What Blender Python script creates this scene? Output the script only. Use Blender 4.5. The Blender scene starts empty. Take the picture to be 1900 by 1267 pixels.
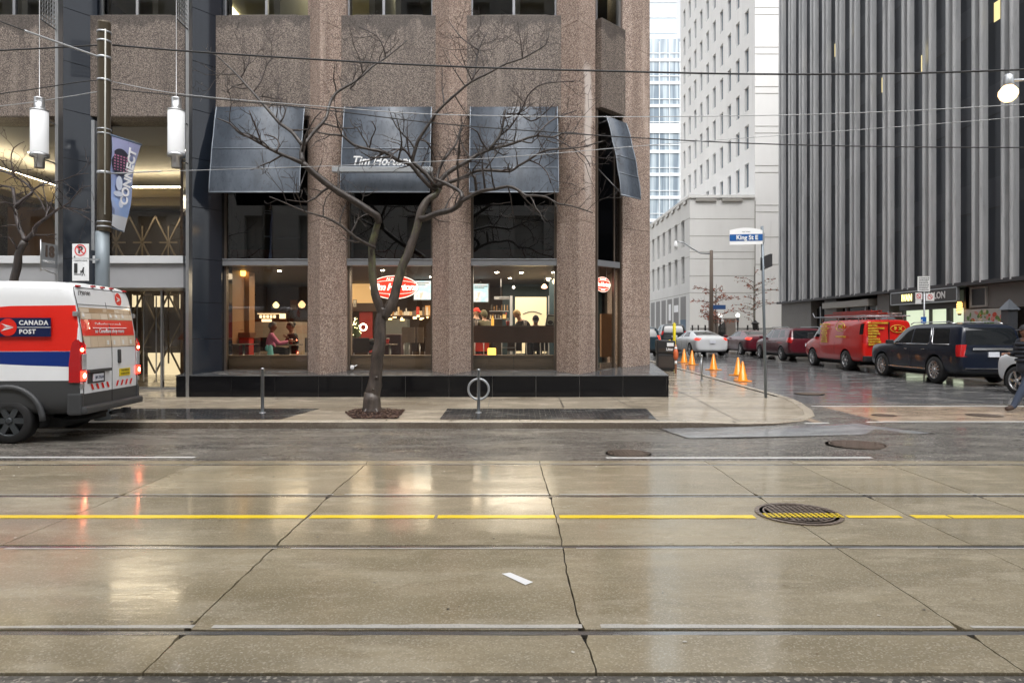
import bpy, bmesh, math, random
from mathutils import Vector, Matrix, noise
R = math.radians
C = bpy.context.scene.collection
# ---------------- camera, sky, sun, exposure ----------------
cam = bpy.data.objects.new('camera', bpy.data.cameras.new('camera')); C.objects.link(cam)
cam.location = (0, 0, 1.6); cam.rotation_euler = (R(90), 0, 0)
cam.data.lens = 24.0; cam.data.sensor_width = 36
cam.data.shift_x = 0.0037; cam.data.shift_y = -0.0105
cam.data.clip_end = 3000; cam.data.clip_start = 0.05
S = bpy.context.scene; S.camera = cam
W = bpy.data.worlds.new('World'); S.world = W; W.use_nodes = True
nt = W.node_tree; bg = nt.nodes['Background']
sky = nt.nodes.new('ShaderNodeTexSky'); sky.sky_type = 'NISHITA'; sky.sun_disc = False
SUN_EL, SUN_AZ = 58, 172
sky.sun_elevation = R(SUN_EL); sky.sun_rotation = R(SUN_AZ)
sky.air_density = 1.0; sky.dust_density = 5.0; sky.ozone_density = 1.0
hs = nt.nodes.new('ShaderNodeHueSaturation'); hs.inputs['Saturation'].default_value = 0.16; hs.inputs['Value'].default_value = 1.25
nt.links.new(sky.outputs[0], hs.inputs['Color']); nt.links.new(hs.outputs[0], bg.inputs['Color'])
bg.inputs['Strength'].default_value = 0.15
sl = bpy.data.lights.new('sun', 'SUN'); sl.energy = 1.0; sl.angle = R(100); sl.color = (1, .97, .93)
so = bpy.data.objects.new('sun', sl); C.objects.link(so)
so.rotation_euler = (R(90 - SUN_EL), 0, R(180 - SUN_AZ)); so.location = (0, -20, 50)
S.view_settings.view_transform = 'Standard'; S.view_settings.look = 'None'
S.view_settings.exposure = 0.95; S.view_settings.gamma = 1
rnd = random.Random(7)
# ---------------- pixel helpers (photo is 1900 wide, f = 1267 px) ----------------
F = 1267.0; CX = 943.0; CY = 613.5
def P(px, py, Y): return Vector(((px - CX) * Y / F, Y, 1.6 - (py - CY) * Y / F))
def PX(px, Y): return (px - CX) * Y / F
def PZ(py, Y): return 1.6 - (py - CY) * Y / F
def clamp(a, lo=0., hi=1.): return max(lo, min(hi, a))
CURB = 11.85
def road_z(x, y):
    z = 0.0
    if y > 15: z += .013 * (y - 15)
    w = clamp((6.0 - x) / 2.5)
    if 8.4 < y < 15: z -= .10 * w * clamp((y - 8.4) / 3.45)
    if y < 3.2: z -= .012
    return z
def walk_z(x, y):
    if y < 15.24: z = .024 + (y - CURB) * .096 / 3.39
    else: z = .12 + .013 * (y - 15.24)
    d = clamp((x - 3.2) / 2.6) * clamp((14.8 - y) / 2.5)
    return z * (1 - d) + (road_z(x, y) + .012) * d
def GP(px, py, fn=road_z, z0=0):
    dx = (px - CX) / F; dz = -(py - CY) / F; t = 3.0
    while t < 200:
        if 1.6 + dz * t <= fn(dx * t, t) + z0: break
        t += .01
    return Vector((dx * t, t, fn(dx * t, t) + z0))
# ---------------- materials ----------------
class NT:
    def __init__(s, name):
        s.m = bpy.data.materials.new(name); s.m.use_nodes = True; s.t = s.m.node_tree
        s.b = s.t.nodes['Principled BSDF']; s.out = s.t.nodes['Material Output']
        s.tc = s.t.nodes.new('ShaderNodeTexCoord')
    def n(s, typ, **kw):
        o = s.t.nodes.new(typ)
        for k, v in kw.items():
            if k.startswith('_'): setattr(o, k[1:], v)
            else: s.put(o.inputs[k.replace('__', ' ')], v)
        return o
    def put(s, sock, v):
        if isinstance(v, bpy.types.NodeSocket): s.t.links.new(v, sock)
        elif isinstance(v, bpy.types.Node): s.t.links.new(v.outputs[0], sock)
        else:
            if isinstance(v, tuple) and len(v) == 3 and sock.type == 'RGBA': v = v + (1,)
            sock.default_value = v
    def coord(s, sc=(1, 1, 1), which='Object'):
        m = s.n('ShaderNodeMapping', Scale=sc); s.t.links.new(s.tc.outputs[which], m.inputs['Vector']); return m.outputs[0]
    def noise(s, scale, sc=(1, 1, 1), detail=4, rough=.6): return s.n('ShaderNodeTexNoise', Vector=s.coord(sc), Scale=scale, Detail=detail, Roughness=rough).outputs['Fac']
    def voro(s, scale, sc=(1, 1, 1), out='Color'): return s.n('ShaderNodeTexVoronoi', Vector=s.coord(sc), Scale=scale).outputs[out]
    def ramp(s, fac, a, b, ca=(0, 0, 0), cb=(1, 1, 1)):
        r = s.n('ShaderNodeValToRGB', Fac=fac); e = r.color_ramp.elements
        e[0].position = a; e[1].position = b; e[0].color = tuple(ca) + (1,); e[1].color = tuple(cb) + (1,); return r.outputs[0]
    def mix(s, fac, a, b, mode='MIX'):
        m = s.t.nodes.new('ShaderNodeMix'); m.data_type = 'RGBA'; m.blend_type = mode
        s.put(m.inputs['Factor'], fac); s.put(m.inputs['A'], a); s.put(m.inputs['B'], b); return m.outputs['Result']
    def maprange(s, v, a, b, c, d): return s.n('ShaderNodeMapRange', Value=v, From__Min=a, From__Max=b, To__Min=c, To__Max=d).outputs[0]
    def bump(s, h, strength=.3, dist=.01, normal=None):
        b = s.n('ShaderNodeBump', Height=h, Strength=strength, Distance=dist)
        if normal: s.put(b.inputs['Normal'], normal)
        return b.outputs[0]
    def set(s, **kw):
        for k, v in kw.items(): s.put(s.b.inputs[k.replace('__', ' ')], v)
        return s.m
def flat(name, col, rough=.5, metal=0., var=.12, scale=6., bump=0., coat=0., coatr=.05, spec=.5, sc=(1, 1, 1), rvar=.0):
    t = NT(name); c2 = tuple(min(1, c * (1 + var)) for c in col); c1 = tuple(c * (1 - var) for c in col)
    nz = t.noise(scale, sc)
    kw = dict(Base__Color=t.mix(nz, c1, c2), Roughness=rough if not rvar else t.maprange(nz, .3, .7, max(.02, rough - rvar), rough + rvar), Metallic=metal)
    if coat: kw.update(Coat__Weight=coat, Coat__Roughness=coatr)
    if bump: kw['Normal'] = t.bump(t.noise(scale * 6, sc), bump, .01)
    kw['Specular__IOR__Level'] = spec
    b = t.b
    for k, v in list(kw.items()):
        key = k.replace('__', ' ')
        t.put(b.inputs[key], v)
    return t.m
def emit(name, col, st, base=(.5, .5, .5)):
    t = NT(name); return t.set(Base__Color=base, Emission__Color=col, Emission__Strength=st, Roughness=.4)
def glass(name, tint=(.8, .85, .85), refl=1.0, rough=.01, extra=.04):
    t = NT(name); fr = t.n('ShaderNodeFresnel', IOR=1.5)
    fac = t.n('ShaderNodeMath', _operation='MULTIPLY_ADD'); t.put(fac.inputs[0], fr.outputs[0]); fac.inputs[1].default_value = refl; fac.inputs[2].default_value = extra
    tr = t.n('ShaderNodeBsdfTransparent', Color=tint); gl = t.n('ShaderNodeBsdfGlossy', Color=(1, 1, 1), Roughness=rough)
    mx = t.t.nodes.new('ShaderNodeMixShader'); t.put(mx.inputs[0], fac.outputs[0]); t.put(mx.inputs[1], tr); t.put(mx.inputs[2], gl)
    t.t.links.new(mx.outputs[0], t.out.inputs[0]); t.t.nodes.remove(t.b); return t.m
def wet_ground(name, c1, c2, speck, sp_scale, wet=(.12, .45), base_r=.75, grain=.5, coatw=.9, streak=(.35, 1, 1), tint=None, bumpd=.004, spk=.45, stain=.35):
    t = NT(name)
    big = t.noise(.55, (.5, 1, 1), 5, .65); mid = t.noise(2.6, streak, 6, .7)
    col = t.mix(t.ramp(big, .35, .68), c1, c2)
    col = t.mix(t.maprange(mid, .3, .75, .0, .45), col, tuple(c * .62 for c in c1))
    v = t.voro(sp_scale); sv = t.ramp(t.n('ShaderNodeSeparateColor', Color=v).outputs[0], .72, .98)
    col = t.mix(t.mix(1.0, sv, (spk, spk, spk), 'MULTIPLY'), col, speck)
    dk = t.ramp(t.n('ShaderNodeSeparateColor', Color=v).outputs[1], .0, .30, (.55, .55, .55), (1, 1, 1))
    col = t.mix(grain, col, t.mix(1.0, col, dk, 'MULTIPLY'))
    st1 = t.noise(3.2, (1, 1, 1), 6, .72); col = t.mix(t.ramp(st1, .60, .72, (0, 0, 0), (stain, stain, stain)), col, tuple(c * .45 for c in c1))
    st2 = t.noise(1.7, (.6, 1.6, 1), 5, .7); col = t.mix(t.ramp(st2, .56, .74, (0, 0, 0), (.38, .38, .38)), col, tuple(min(1, c * 1.25) for c in c2))
    if tint: col = t.mix(t.ramp(t.noise(.9, (.3, 1, 1), 3), .55, .75), col, tint)
    wn = t.noise(1.1, (.4, 1.0, 1), 7, .68)
    wr = t.maprange(wn, .42, .60, wet[0], wet[1])
    fine = t.noise(sp_scale * .8, (1, 1, 1), 3)
    nb = t.bump(fine, grain * .6, bumpd); cb = t.bump(t.noise(30, (.07, 1, 1), 3), .22, .004, t.bump(fine, t.maprange(wn, .4, .62, .01, .22), bumpd * .5))
    dry = t.noise(1.9, (.45, 1.1, 1), 7, .72)
    return t.set(Base__Color=t.mix(t.maprange(dry, .52, .60, 0, .22), col, t.mix(.5, col, (.62, .58, .5))), Roughness=base_r, Normal=nb, Coat__Weight=t.maprange(dry, .50, .62, coatw, coatw * .45), Coat__Roughness=wr, Coat__IOR=1.52, Coat__Normal=cb)
M = {}
for _i, _k in enumerate((1.0, .90, 1.07)):
    _c = lambda a, b, c: (a * _k, b * _k, c * (_k if _i else 1))
    M['concrete' + str(_i)] = wet_ground('wet_concrete' + str(_i), _c(.225, .182, .105), _c(.40, .338, .225), (.52, .475, .38), 120, (.05 + .02 * _i, .20 + .05 * _i), grain=.35)
M['concrete'] = wet_ground('wet_concrete', (.23, .19, .13), (.31, .268, .195), (.47, .43, .36), 130, (.05, .22), grain=.35)
M['asphalt'] = wet_ground('wet_asphalt', (.064, .058, .049), (.112, .102, .087), (.34, .31, .265), 62, (.12, .36), grain=1.0, bumpd=.010, spk=.9, coatw=.75)
M['asphalt_side'] = wet_ground('wet_asphalt_side', (.080, .080, .083), (.115, .115, .118), (.2, .2, .2), 110, (.05, .16), grain=.3, stain=.12)
M['patch'] = wet_ground('asphalt_patch', (.19, .20, .21), (.25, .26, .27), (.4, .4, .4), 110, (.08, .22), grain=.6)
M['cross'] = wet_ground('crossing_concrete', (.34, .245, .165), (.42, .32, .22), (.5, .42, .34), 80, (.06, .22))
M['sidewalk'] = wet_ground('wet_sidewalk', (.30, .245, .17), (.42, .365, .28), (.5, .45, .38), 110, (.03, .18), grain=.4, stain=.6)
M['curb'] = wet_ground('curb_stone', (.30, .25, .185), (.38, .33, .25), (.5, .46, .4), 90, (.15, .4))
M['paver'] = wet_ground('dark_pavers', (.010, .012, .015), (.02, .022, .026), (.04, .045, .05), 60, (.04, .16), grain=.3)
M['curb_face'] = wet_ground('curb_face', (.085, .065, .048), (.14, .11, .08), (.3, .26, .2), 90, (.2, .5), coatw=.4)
M['undersoil'] = flat('joint_dirt', (.030, .024, .018), .6)
M['rail'] = flat('rail_steel', (.42, .42, .42), .25, .9, .2, 3, rvar=.1, sc=(.2, 1, 1))
M['groove'] = flat('rail_groove', (.03, .022, .017), .5)
M['edge_sheen'] = wet_ground('painted_edge_sheen', (.42, .40, .36), (.60, .58, .54), (.55, .53, .5), 110, (.05, .2))  # lighter colour stands in for sky sheen on the wet slab edges
def paint_mat(name, col, wear=.42):
    t = NT(name); n = t.noise(18, (1, 1, 1), 6, .75)
    f = t.ramp(n, wear - .06, wear + .03)
    return t.set(Base__Color=t.mix(f, (.24, .20, .13), t.mix(t.noise(3, (1, 1, 1), 5, .7), tuple(c * .85 for c in col), col)), Roughness=.5, Coat__Weight=.7, Coat__Roughness=.2)
M['yellow_paint'] = paint_mat('yellow_paint', (.97, .70, .015), .34)
M['white_paint'] = paint_mat('white_paint', (.82, .82, .80), .39)
def granite(name, c1, c2, light, dark, scale=70, rough=.6, stain=True, extra=None):
    t = NT(name); v = t.n('ShaderNodeSeparateColor', Color=t.voro(scale)); v2 = t.n('ShaderNodeSeparateColor', Color=t.voro(scale * 1.9))
    col = t.mix(t.ramp(t.noise(.8, (1, 1, .5), 4), .3, .7), c1, c2)
    col = t.mix(t.ramp(v.outputs[0], .70, .80), col, light)
    col = t.mix(t.ramp(v.outputs[1], .72, .85), col, dark)
    col = t.mix(t.ramp(v2.outputs[2], .86, .9), col, tuple(min(1, c * 1.4) for c in light))
    if stain:
        st = t.noise(1.6, (1.6, 1.6, .16), 5, .62)
        col = t.mix(t.ramp(st, .52, .68, (0, 0, 0), (.42, .42, .42)), col, tuple(c * .52 for c in c1))
        st2 = t.noise(1.1, (2.0, 2.0, .22), 5, .6)
        col = t.mix(t.ramp(st2, .60, .72, (0, 0, 0), (.5, .5, .5)), col, tuple(min(1, c * 1.35) for c in light))
    g = t.n('ShaderNodeSeparateXYZ'); t.t.links.new(t.n('ShaderNodeNewGeometry').outputs['Position'], g.inputs[0])
    mul = lambda a, b: t.mix(1.0, a, b, 'MULTIPLY')
    if extra == 'wet_sill':     # damp scallops hanging from the window sill
        e = t.n('ShaderNodeMath', _operation='MULTIPLY_ADD'); t.put(e.inputs[0], t.noise(1.3, (1, 1, .0), 5, .7)); e.inputs[1].default_value = 1.5; t.put(e.inputs[2], g.outputs[2])
        col = t.mix(t.ramp(t.maprange(e.outputs[0], 9.35, 9.50, 0, 1), .2, .8, (0, 0, 0), (.62, .62, .62)), col, tuple(c * .35 for c in c1))
    if extra == 'streak':       # pale lime run on the right pier
        w = t.n('ShaderNodeMath', _operation='MULTIPLY_ADD'); t.put(w.inputs[0], t.noise(2.2, (0, 0, .5), 5, .7)); w.inputs[1].default_value = .25; t.put(w.inputs[2], g.outputs[0])
        a = t.mix(1.0, t.ramp(t.maprange(w.outputs[0], 1.84, 1.90, 0, 1), 0, 1), t.ramp(t.maprange(w.outputs[0], 2.02, 2.08, 1, 0), 0, 1), 'MULTIPLY')
        b = mul(t.ramp(t.maprange(g.outputs[2], 4.2, 5.6, 0, 1), 0, 1), t.ramp(t.maprange(g.outputs[2], 7.5, 7.8, 1, 0), 0, 1))
        col = t.mix(mul(mul(a, b), (.75, .75, .75)), col, (.62, .56, .52))
    return t.set(Base__Color=col, Roughness=rough, Normal=t.bump(t.voro(scale, out='Distance'), .35, .006))
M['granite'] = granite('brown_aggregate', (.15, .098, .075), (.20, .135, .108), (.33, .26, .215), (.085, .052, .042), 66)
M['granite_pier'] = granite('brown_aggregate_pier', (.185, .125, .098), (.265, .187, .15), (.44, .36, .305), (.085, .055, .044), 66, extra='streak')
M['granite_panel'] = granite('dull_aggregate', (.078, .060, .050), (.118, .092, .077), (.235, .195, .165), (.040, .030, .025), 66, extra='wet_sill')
def black_granite():
    t = NT('black_granite'); n = t.noise(140, (1, 1, 1), 2)
    return t.set(Base__Color=t.mix(n, (.006, .009, .014), (.022, .028, .040)), Roughness=.07, Specular__IOR__Level=.5)
M['black'] = black_granite()
M['plinth'] = NT('plinth_granite').set(Base__Color=(.007, .007, .008), Roughness=.1, Specular__IOR__Level=.35)
M['joint'] = flat('mortar', (.22, .21, .20), .7)
M['steel'] = flat('brushed_steel', (.5, .51, .52), .3, .9, .08, 8)
M['dsteel'] = flat('dark_steel', (.09, .09, .095), .4, .6)
M['galv'] = flat('galvanised', (.42, .44, .46), .42, .7, .15, 12)
M['alu'] = flat('grey_aluminium', (.30, .31, .33), .35, .6, .1, 4)
M['bronze'] = flat('bronze_frame', (.13, .105, .085), .4, .5)
M['glass'] = glass('shop_glass', (.86, .86, .84), 1.0, .005, .03)
M['glass_up'] = glass('upper_glass', (.30, .32, .33), 1.1, .01, .05)
M['glass_dark'] = NT('dark_glass').set(Base__Color=(.012, .014, .018), Roughness=.05, Specular__IOR__Level=.8)
M['black_plastic'] = flat('black_plastic', (.018, .018, .02), .45)
M['rubber'] = flat('tyre_rubber', (.014, .014, .015), .65, bump=.2)
M['white'] = flat('white_enamel', (.78, .79, .80), .35, 0, .03)
M['bark'] = None
def bark(name, c1, c2, moss=None):
    t = NT(name); n = t.noise(9, (1, 1, .3), 6, .7); col = t.mix(t.ramp(n, .35, .65), c1, c2)
    if moss:
        m = t.n('ShaderNodeMath', _operation='MULTIPLY'); t.put(m.inputs[0], t.ramp(t.noise(5, (1, 1, .4), 5), .47, .6)); 
        g = t.n('ShaderNodeSeparateXYZ'); t.t.links.new(t.n('ShaderNodeNewGeometry').outputs['Position'], g.inputs[0])
        t.put(m.inputs[1], t.maprange(g.outputs[2], 2.2, 3.0, 0, 1)); col = t.mix(m.outputs[0], col, moss)
    return t.set(Base__Color=col, Roughness=.55, Normal=t.bump(t.noise(26, (1, 1, .3), 5, .75), .9, .02), Coat__Weight=.35, Coat__Roughness=.25)
M['bark'] = bark('tree_bark', (.018, .012, .009), (.075, .055, .042), (.12, .125, .05))
M['limb'] = bark('limb_bark', (.012, .008, .006), (.050, .036, .028))
M['twig'] = bark('twig_bark', (.014, .008, .007), (.040, .022, .018))
# ---------------- object helpers ----------------
def top_matrix(p):
    while p.parent: p = p.parent
    return Matrix.LocRotScale(p.location, p.rotation_euler, p.scale)
def setp(o, label=None, cat=None, group=None, kind=None):
    if label: o['label'] = label
    if cat: o['category'] = cat
    if group: o['group'] = group
    if kind: o['kind'] = kind
    return o
def thing(name, label, cat, loc=(0, 0, 0), rz=0, group=None):
    o = bpy.data.objects.new(name, None); C.objects.link(o); o.location = loc; o.rotation_euler = (0, 0, rz); o.empty_display_size = .2
    return setp(o, label, cat, group)
def link(name, me, parent=None, world=True):
    o = bpy.data.objects.new(name, me); C.objects.link(o)
    if parent:
        o.parent = parent
        if world: me.transform(top_matrix(parent).inverted())
    return o
def dup(root, loc, rz, label=None, group=None):
    r = root.copy(); C.objects.link(r); r.location = loc; r.rotation_euler = (0, 0, rz)
    if label: r['label'] = label
    if group: r['group'] = group
    for ch in list(root.children):
        c = ch.copy(); C.objects.link(c); c.parent = r
        for g in list(ch.children):
            d = g.copy(); C.objects.link(d); d.parent = c
    return r
class MB:
    def __init__(s): s.v = []; s.f = []; s.mi = []; s.sm = []
    def add(s, vs, fs, mi=0, smooth=False):
        b = len(s.v); s.v += [tuple(v) for v in vs]
        for f in fs: s.f.append(tuple(b + i for i in f)); s.mi.append(mi); s.sm.append(smooth)
        return s
    def quad(s, a, b, c, d, mi=0): return s.add([a, b, c, d], [(0, 1, 2, 3)], mi)
    def box(s, x0, x1, y0, y1, z0, z1, mi=0):
        if x0 > x1: x0, x1 = x1, x0
        if y0 > y1: y0, y1 = y1, y0
        if z0 > z1: z0, z1 = z1, z0
        vs = [(x, y, z) for x in (x0, x1) for y in (y0, y1) for z in (z0, z1)]
        return s.add(vs, [(0, 1, 3, 2), (4, 6, 7, 5), (0, 4, 5, 1), (2, 3, 7, 6), (0, 2, 6, 4), (1, 5, 7, 3)], mi)
    def obox(s, c, u, v, w, mi=0):      # centre and three half vectors
        c, u, v, w = map(Vector, (c, u, v, w))
        vs = [c + u * i + v * j + w * k for i in (-1, 1) for j in (-1, 1) for k in (-1, 1)]
        return s.add(vs, [(0, 1, 3, 2), (4, 6, 7, 5), (0, 4, 5, 1), (2, 3, 7, 6), (0, 2, 6, 4), (1, 5, 7, 3)], mi)
    def prism(s, poly, z0, z1, mi=0):
        n = len(poly); f0 = z0 if callable(z0) else (lambda x, y: z0); f1 = z1 if callable(z1) else (lambda x, y: z1)
        vs = [(x, y, f0(x, y)) for x, y in poly] + [(x, y, f1(x, y)) for x, y in poly]
        fs = [tuple(range(n - 1, -1, -1)), tuple(range(n, 2 * n))] + [(i, (i + 1) % n, n + (i + 1) % n, n + i) for i in range(n)]
        return s.add(vs, fs, mi)
    def tube(s, pts, rs, seg=8, mi=0, cap=True, smooth=True):
        pts = [Vector(p) for p in pts]; n = len(pts)
        if not isinstance(rs, (list, tuple)): rs = [rs] * n
        vs = []; prev = None
        for i, p in enumerate(pts):
            t = (pts[min(i + 1, n - 1)] - pts[max(i - 1, 0)]).normalized()
            if prev is None:
                a = Vector((0, 0, 1)) if abs(t.z) < .9 else Vector((1, 0, 0)); u = t.cross(a).normalized()
            else: u = (prev - t * prev.dot(t)).normalized()
            prev = u; w = t.cross(u)
            vs += [p + (u * math.cos(2 * math.pi * k / seg) + w * math.sin(2 * math.pi * k / seg)) * rs[i] for k in range(seg)]
        fs = [(i * seg + k, i * seg + (k + 1) % seg, (i + 1) * seg + (k + 1) % seg, (i + 1) * seg + k) for i in range(n - 1) for k in range(seg)]
        s.add(vs, fs, mi, smooth)
        if cap:
            b = len(s.v) - len(vs); s.f.append(tuple(b + k for k in range(seg - 1, -1, -1))); s.f.append(tuple(b + (n - 1) * seg + k for k in range(seg)))
            s.mi += [mi, mi]; s.sm += [False, False]
        return s
    def lathe(s, prof, c=(0, 0, 0), axis='z', seg=20, mi=0, smooth=True, cap=True):
        vs = []; c = Vector(c)
        for r, h in prof:
            for k in range(seg):
                a = 2 * math.pi * k / seg; x, y = r * math.cos(a), r * math.sin(a)
                vs.append(c + (Vector((x, y, h)) if axis == 'z' else Vector((h, x, y)) if axis == 'x' else Vector((y, h, x))))
        n = len(prof); fs = [(i * seg + k, i * seg + (k + 1) % seg, (i + 1) * seg + (k + 1) % seg, (i + 1) * seg + k) for i in range(n - 1) for k in range(seg)]
        s.add(vs, fs, mi, smooth); b = len(s.v) - len(vs)
        if cap and prof[0][0] > 1e-4: s.f.append(tuple(b + k for k in range(seg - 1, -1, -1))); s.mi.append(mi); s.sm.append(False)
        if cap and prof[-1][0] > 1e-4: s.f.append(tuple(b + (n - 1) * seg + k for k in range(seg))); s.mi.append(mi); s.sm.append(False)
        return s
    def mesh(s, name, mats):
        me = bpy.data.meshes.new(name); me.from_pydata(s.v, [], s.f)
        for m in (mats if isinstance(mats, (list, tuple)) else [mats]): me.materials.append(m)
        me.polygons.foreach_set('material_index', s.mi); me.polygons.foreach_set('use_smooth', s.sm); me.validate(); me.update(); return me
    def build(s, name, mats, parent=None, world=True, bev=0): 
        me = s.mesh(name, mats)
        bm = bmesh.new(); bm.from_mesh(me)
        if bev: bmesh.ops.bevel(bm, geom=[e for e in bm.edges if e.is_manifold and e.calc_face_angle(0) > .5], offset=bev, segments=2, affect='EDGES', profile=.6)
        bmesh.ops.recalc_face_normals(bm, faces=bm.faces); bm.to_mesh(me); bm.free()
        return link(name, me, parent, world)
def raw(mb, name, mats, parent=None, world=True):
    return link(name, mb.mesh(name, mats), parent, world)
def bake(ob):
    dg = bpy.context.evaluated_depsgraph_get(); dg.update(); me = bpy.data.meshes.new_from_object(ob.evaluated_get(dg), depsgraph=dg); return me
def text_mesh(s, size, o, u, v, ext=.004, bold=0., shear=0., align='CENTER', sx=1.0, spacing=1.0):
    cu = bpy.data.curves.new('t', 'FONT'); cu.body = s; cu.size = size; cu.extrude = ext; cu.offset = bold; cu.shear = shear
    cu.align_x = align; cu.align_y = 'CENTER'; cu.space_character = spacing; cu.resolution_u = 3
    ob = bpy.data.objects.new('t', cu); C.objects.link(ob); me = bake(ob)
    bpy.data.objects.remove(ob); bpy.data.curves.remove(cu)
    u = Vector(u).normalized(); v = Vector(v).normalized(); n = u.cross(v)
    m = Matrix((tuple(u * sx) + (0,), tuple(v) + (0,), tuple(n) + (0,), (0, 0, 0, 1))).transposed(); m.translation = Vector(o)
    me.transform(m); return me
def text(s, size, mat, name, parent, o, u=(1, 0, 0), v=(0, 0, 1), world=True, **kw):
    me = text_mesh(s, size, o, u, v, **kw); me.materials.clear(); me.materials.append(mat); me.name = name
    return link(name, me, parent, world)
def holes_wall(mb, o, u, Wd, z0, z1, n, holes, depth, mi=0, mi_rev=None):
    """wall in the plane through o (u horizontal, z up), n outward; holes (a,b,c,d)= u range, z range; reveals go back by depth"""
    o, u, n = Vector(o), Vector(u).normalized(), Vector(n).normalized()
    us = sorted(set([0, Wd] + [h[0] for h in holes] + [h[1] for h in holes])); zs = sorted(set([z0, z1] + [h[2] for h in holes] + [h[3] for h in holes]))
    pt = lambda a, z, d=0: o + u * a + Vector((0, 0, z)) - n * d
    for a, b in zip(us, us[1:]):
        run = None
        for c, d in zip(zs, zs[1:]):
            inside = any(h[0] <= (a + b) / 2 <= h[1] and h[2] <= (c + d) / 2 <= h[3] for h in holes)
            if not inside: mb.quad(pt(a, c), pt(b, c), pt(b, d), pt(a, d), mi)
    mr = mi if mi_rev is None else mi_rev
    for a, b, c, d in holes:
        mb.quad(pt(a, c), pt(b, c), pt(b, c, depth), pt(a, c, depth), mr); mb.quad(pt(a, d), pt(b, d), pt(b, d, depth), pt(a, d, depth), mr)
        mb.quad(pt(a, c), pt(a, d), pt(a, d, depth), pt(a, c, depth), mr); mb.quad(pt(b, c), pt(b, d), pt(b, d, depth), pt(b, c, depth), mr)
# ================= ground =================
def grid_sheet(name, xs, ys, fn, mat, dz=0, hole=None, kind='structure'):
    mb = MB(); nx, ny = len(xs), len(ys)
    vs = [(x, y, fn(x, y) + dz) for y in ys for x in xs]
    fs = [(j * nx + i, j * nx + i + 1, (j + 1) * nx + i + 1, (j + 1) * nx + i) for j in range(ny - 1) for i in range(nx - 1) if not (hole and hole((xs[i] + xs[i + 1]) / 2, (ys[j] + ys[j + 1]) / 2))]
    mb.add(vs, fs, 0, True); o = raw(mb, name, mat); setp(o, kind=kind); return o
def frange(a, b, n): return [a + (b - a) * i / n for i in range(n + 1)]
SL0, SL1 = 3.20, 8.41        # concrete track slab
xs = [-600, -200, -60] + frange(-30, 3.5, 12) + frange(4, 7, 6) + [8, 9, 10, 12, 14, 16, 20, 30, 60, 200, 600]
mb_ys_front = [-600, -100, -20, -5, 0, 1.5, 3.2]
grid_sheet('ground', [-900, 900], [-900, 3.19], lambda x, y: -.012, M['asphalt'])
grid_sheet('road', xs, frange(8.405, 15, 12), road_z, M['asphalt'])
grid_sheet('side_street', [2, 6, 8, 10, 12, 15, 20, 60, 900], [15, 25, 60, 150, 900], road_z, M['asphalt_side'])
grid_sheet('far_ground', [-900, 2], [15, 25, 60, 150, 900], road_z, M['asphalt_side'], -.03)
mb = MB(); mb.quad((-900, 3.19, -.04), (900, 3.19, -.04), (900, 8.41, -.04), (-900, 8.41, -.04)); setp(raw(mb, 'slab_bedding', M['undersoil']), kind='structure')
# slabs in rows, cut by wandering joints
rows = [(3.20, 3.595), (3.665, 5.035), (5.105, 6.575), (6.645, 8.125), (8.185, 8.405)]
joints = [-11.9, -9.9, -7.9, -5.85, -3.77, -1.73, .40, 2.42, 3.46, 4.55, 6.6, 8.6, 10.7, 12.8, 15]
def jx(j, y): return j + .03 * noise.noise(Vector((j * 3.1, y * .8, 2))) + .010 * noise.noise(Vector((j * 9, y * 12, 5)))
def jgap(j, y):
    g = .0035 + .006 * abs(noise.noise(Vector((j * 5, y * 4, 9))))
    if j in (3.46,): g *= .8
    for yr in (3.63, 6.61): 
        if abs(y - yr) < .12: g += .022 * (1 - abs(y - yr) / .12)
    return g
mb = MB()
for ri, (y0, y1) in enumerate(rows):
    js = [-300] + joints + [300]
    for a, b in zip(js, js[1:]):
        n = 14 if ri < 4 else 3
        L = [(jx(a, y) + jgap(a, y), y) for y in frange(y0, y1, n)]; Rr = [(jx(b, y) - jgap(b, y), y) for y in frange(y0, y1, n)]
        # ragged long edges
        m = 26
        x0, x1 = L[0][0], Rr[0][0]; xe = [x0 + (x1 - x0) * k / m for k in range(1, m)] if b - a < 20 else []
        bot = [(x, y0 + .006 * noise.noise(Vector((x * 6, y0, 3)))) for x in xe]; top = [(x, y1 + .006 * noise.noise(Vector((x * 6, y1, 3)))) for x in reversed(xe)]
        poly = [L[0]] + bot + Rr + top + list(reversed(L))[:-1]
        tilt = .0015 * noise.noise(Vector((a * 7, y0, 1)))
        mb.prism(poly, -.05, 0.0 + tilt, rnd.choice([0, 0, 1, 2]))
slab = mb.build('track_slab', [M['concrete0'], M['concrete1'], M['concrete2']], bev=.0025); setp(slab, kind='structure')
for (ya, lab) in ((3.632, 'wet steel rail nearest the viewer, in the beige concrete'), (5.072, 'steel rail between the white dash and the yellow line'), (6.612, 'steel rail just beyond the yellow line'), (8.157, 'steel rail farthest from the viewer, beside the asphalt lane')):
    t = thing('tram_rail', lab, 'rail', (0, ya, 0), 0, 'rails of the tram track')
    mb = MB(); mb.box(-300, 300, ya - .034, ya + .008, -.035, -.001); mb.build('rail_head', M['rail'], t)
    mb = MB(); mb.box(-300, 300, ya + .0085, ya + .032, -.035, -.014); mb.build('flange_groove', M['groove'], t)
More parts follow.
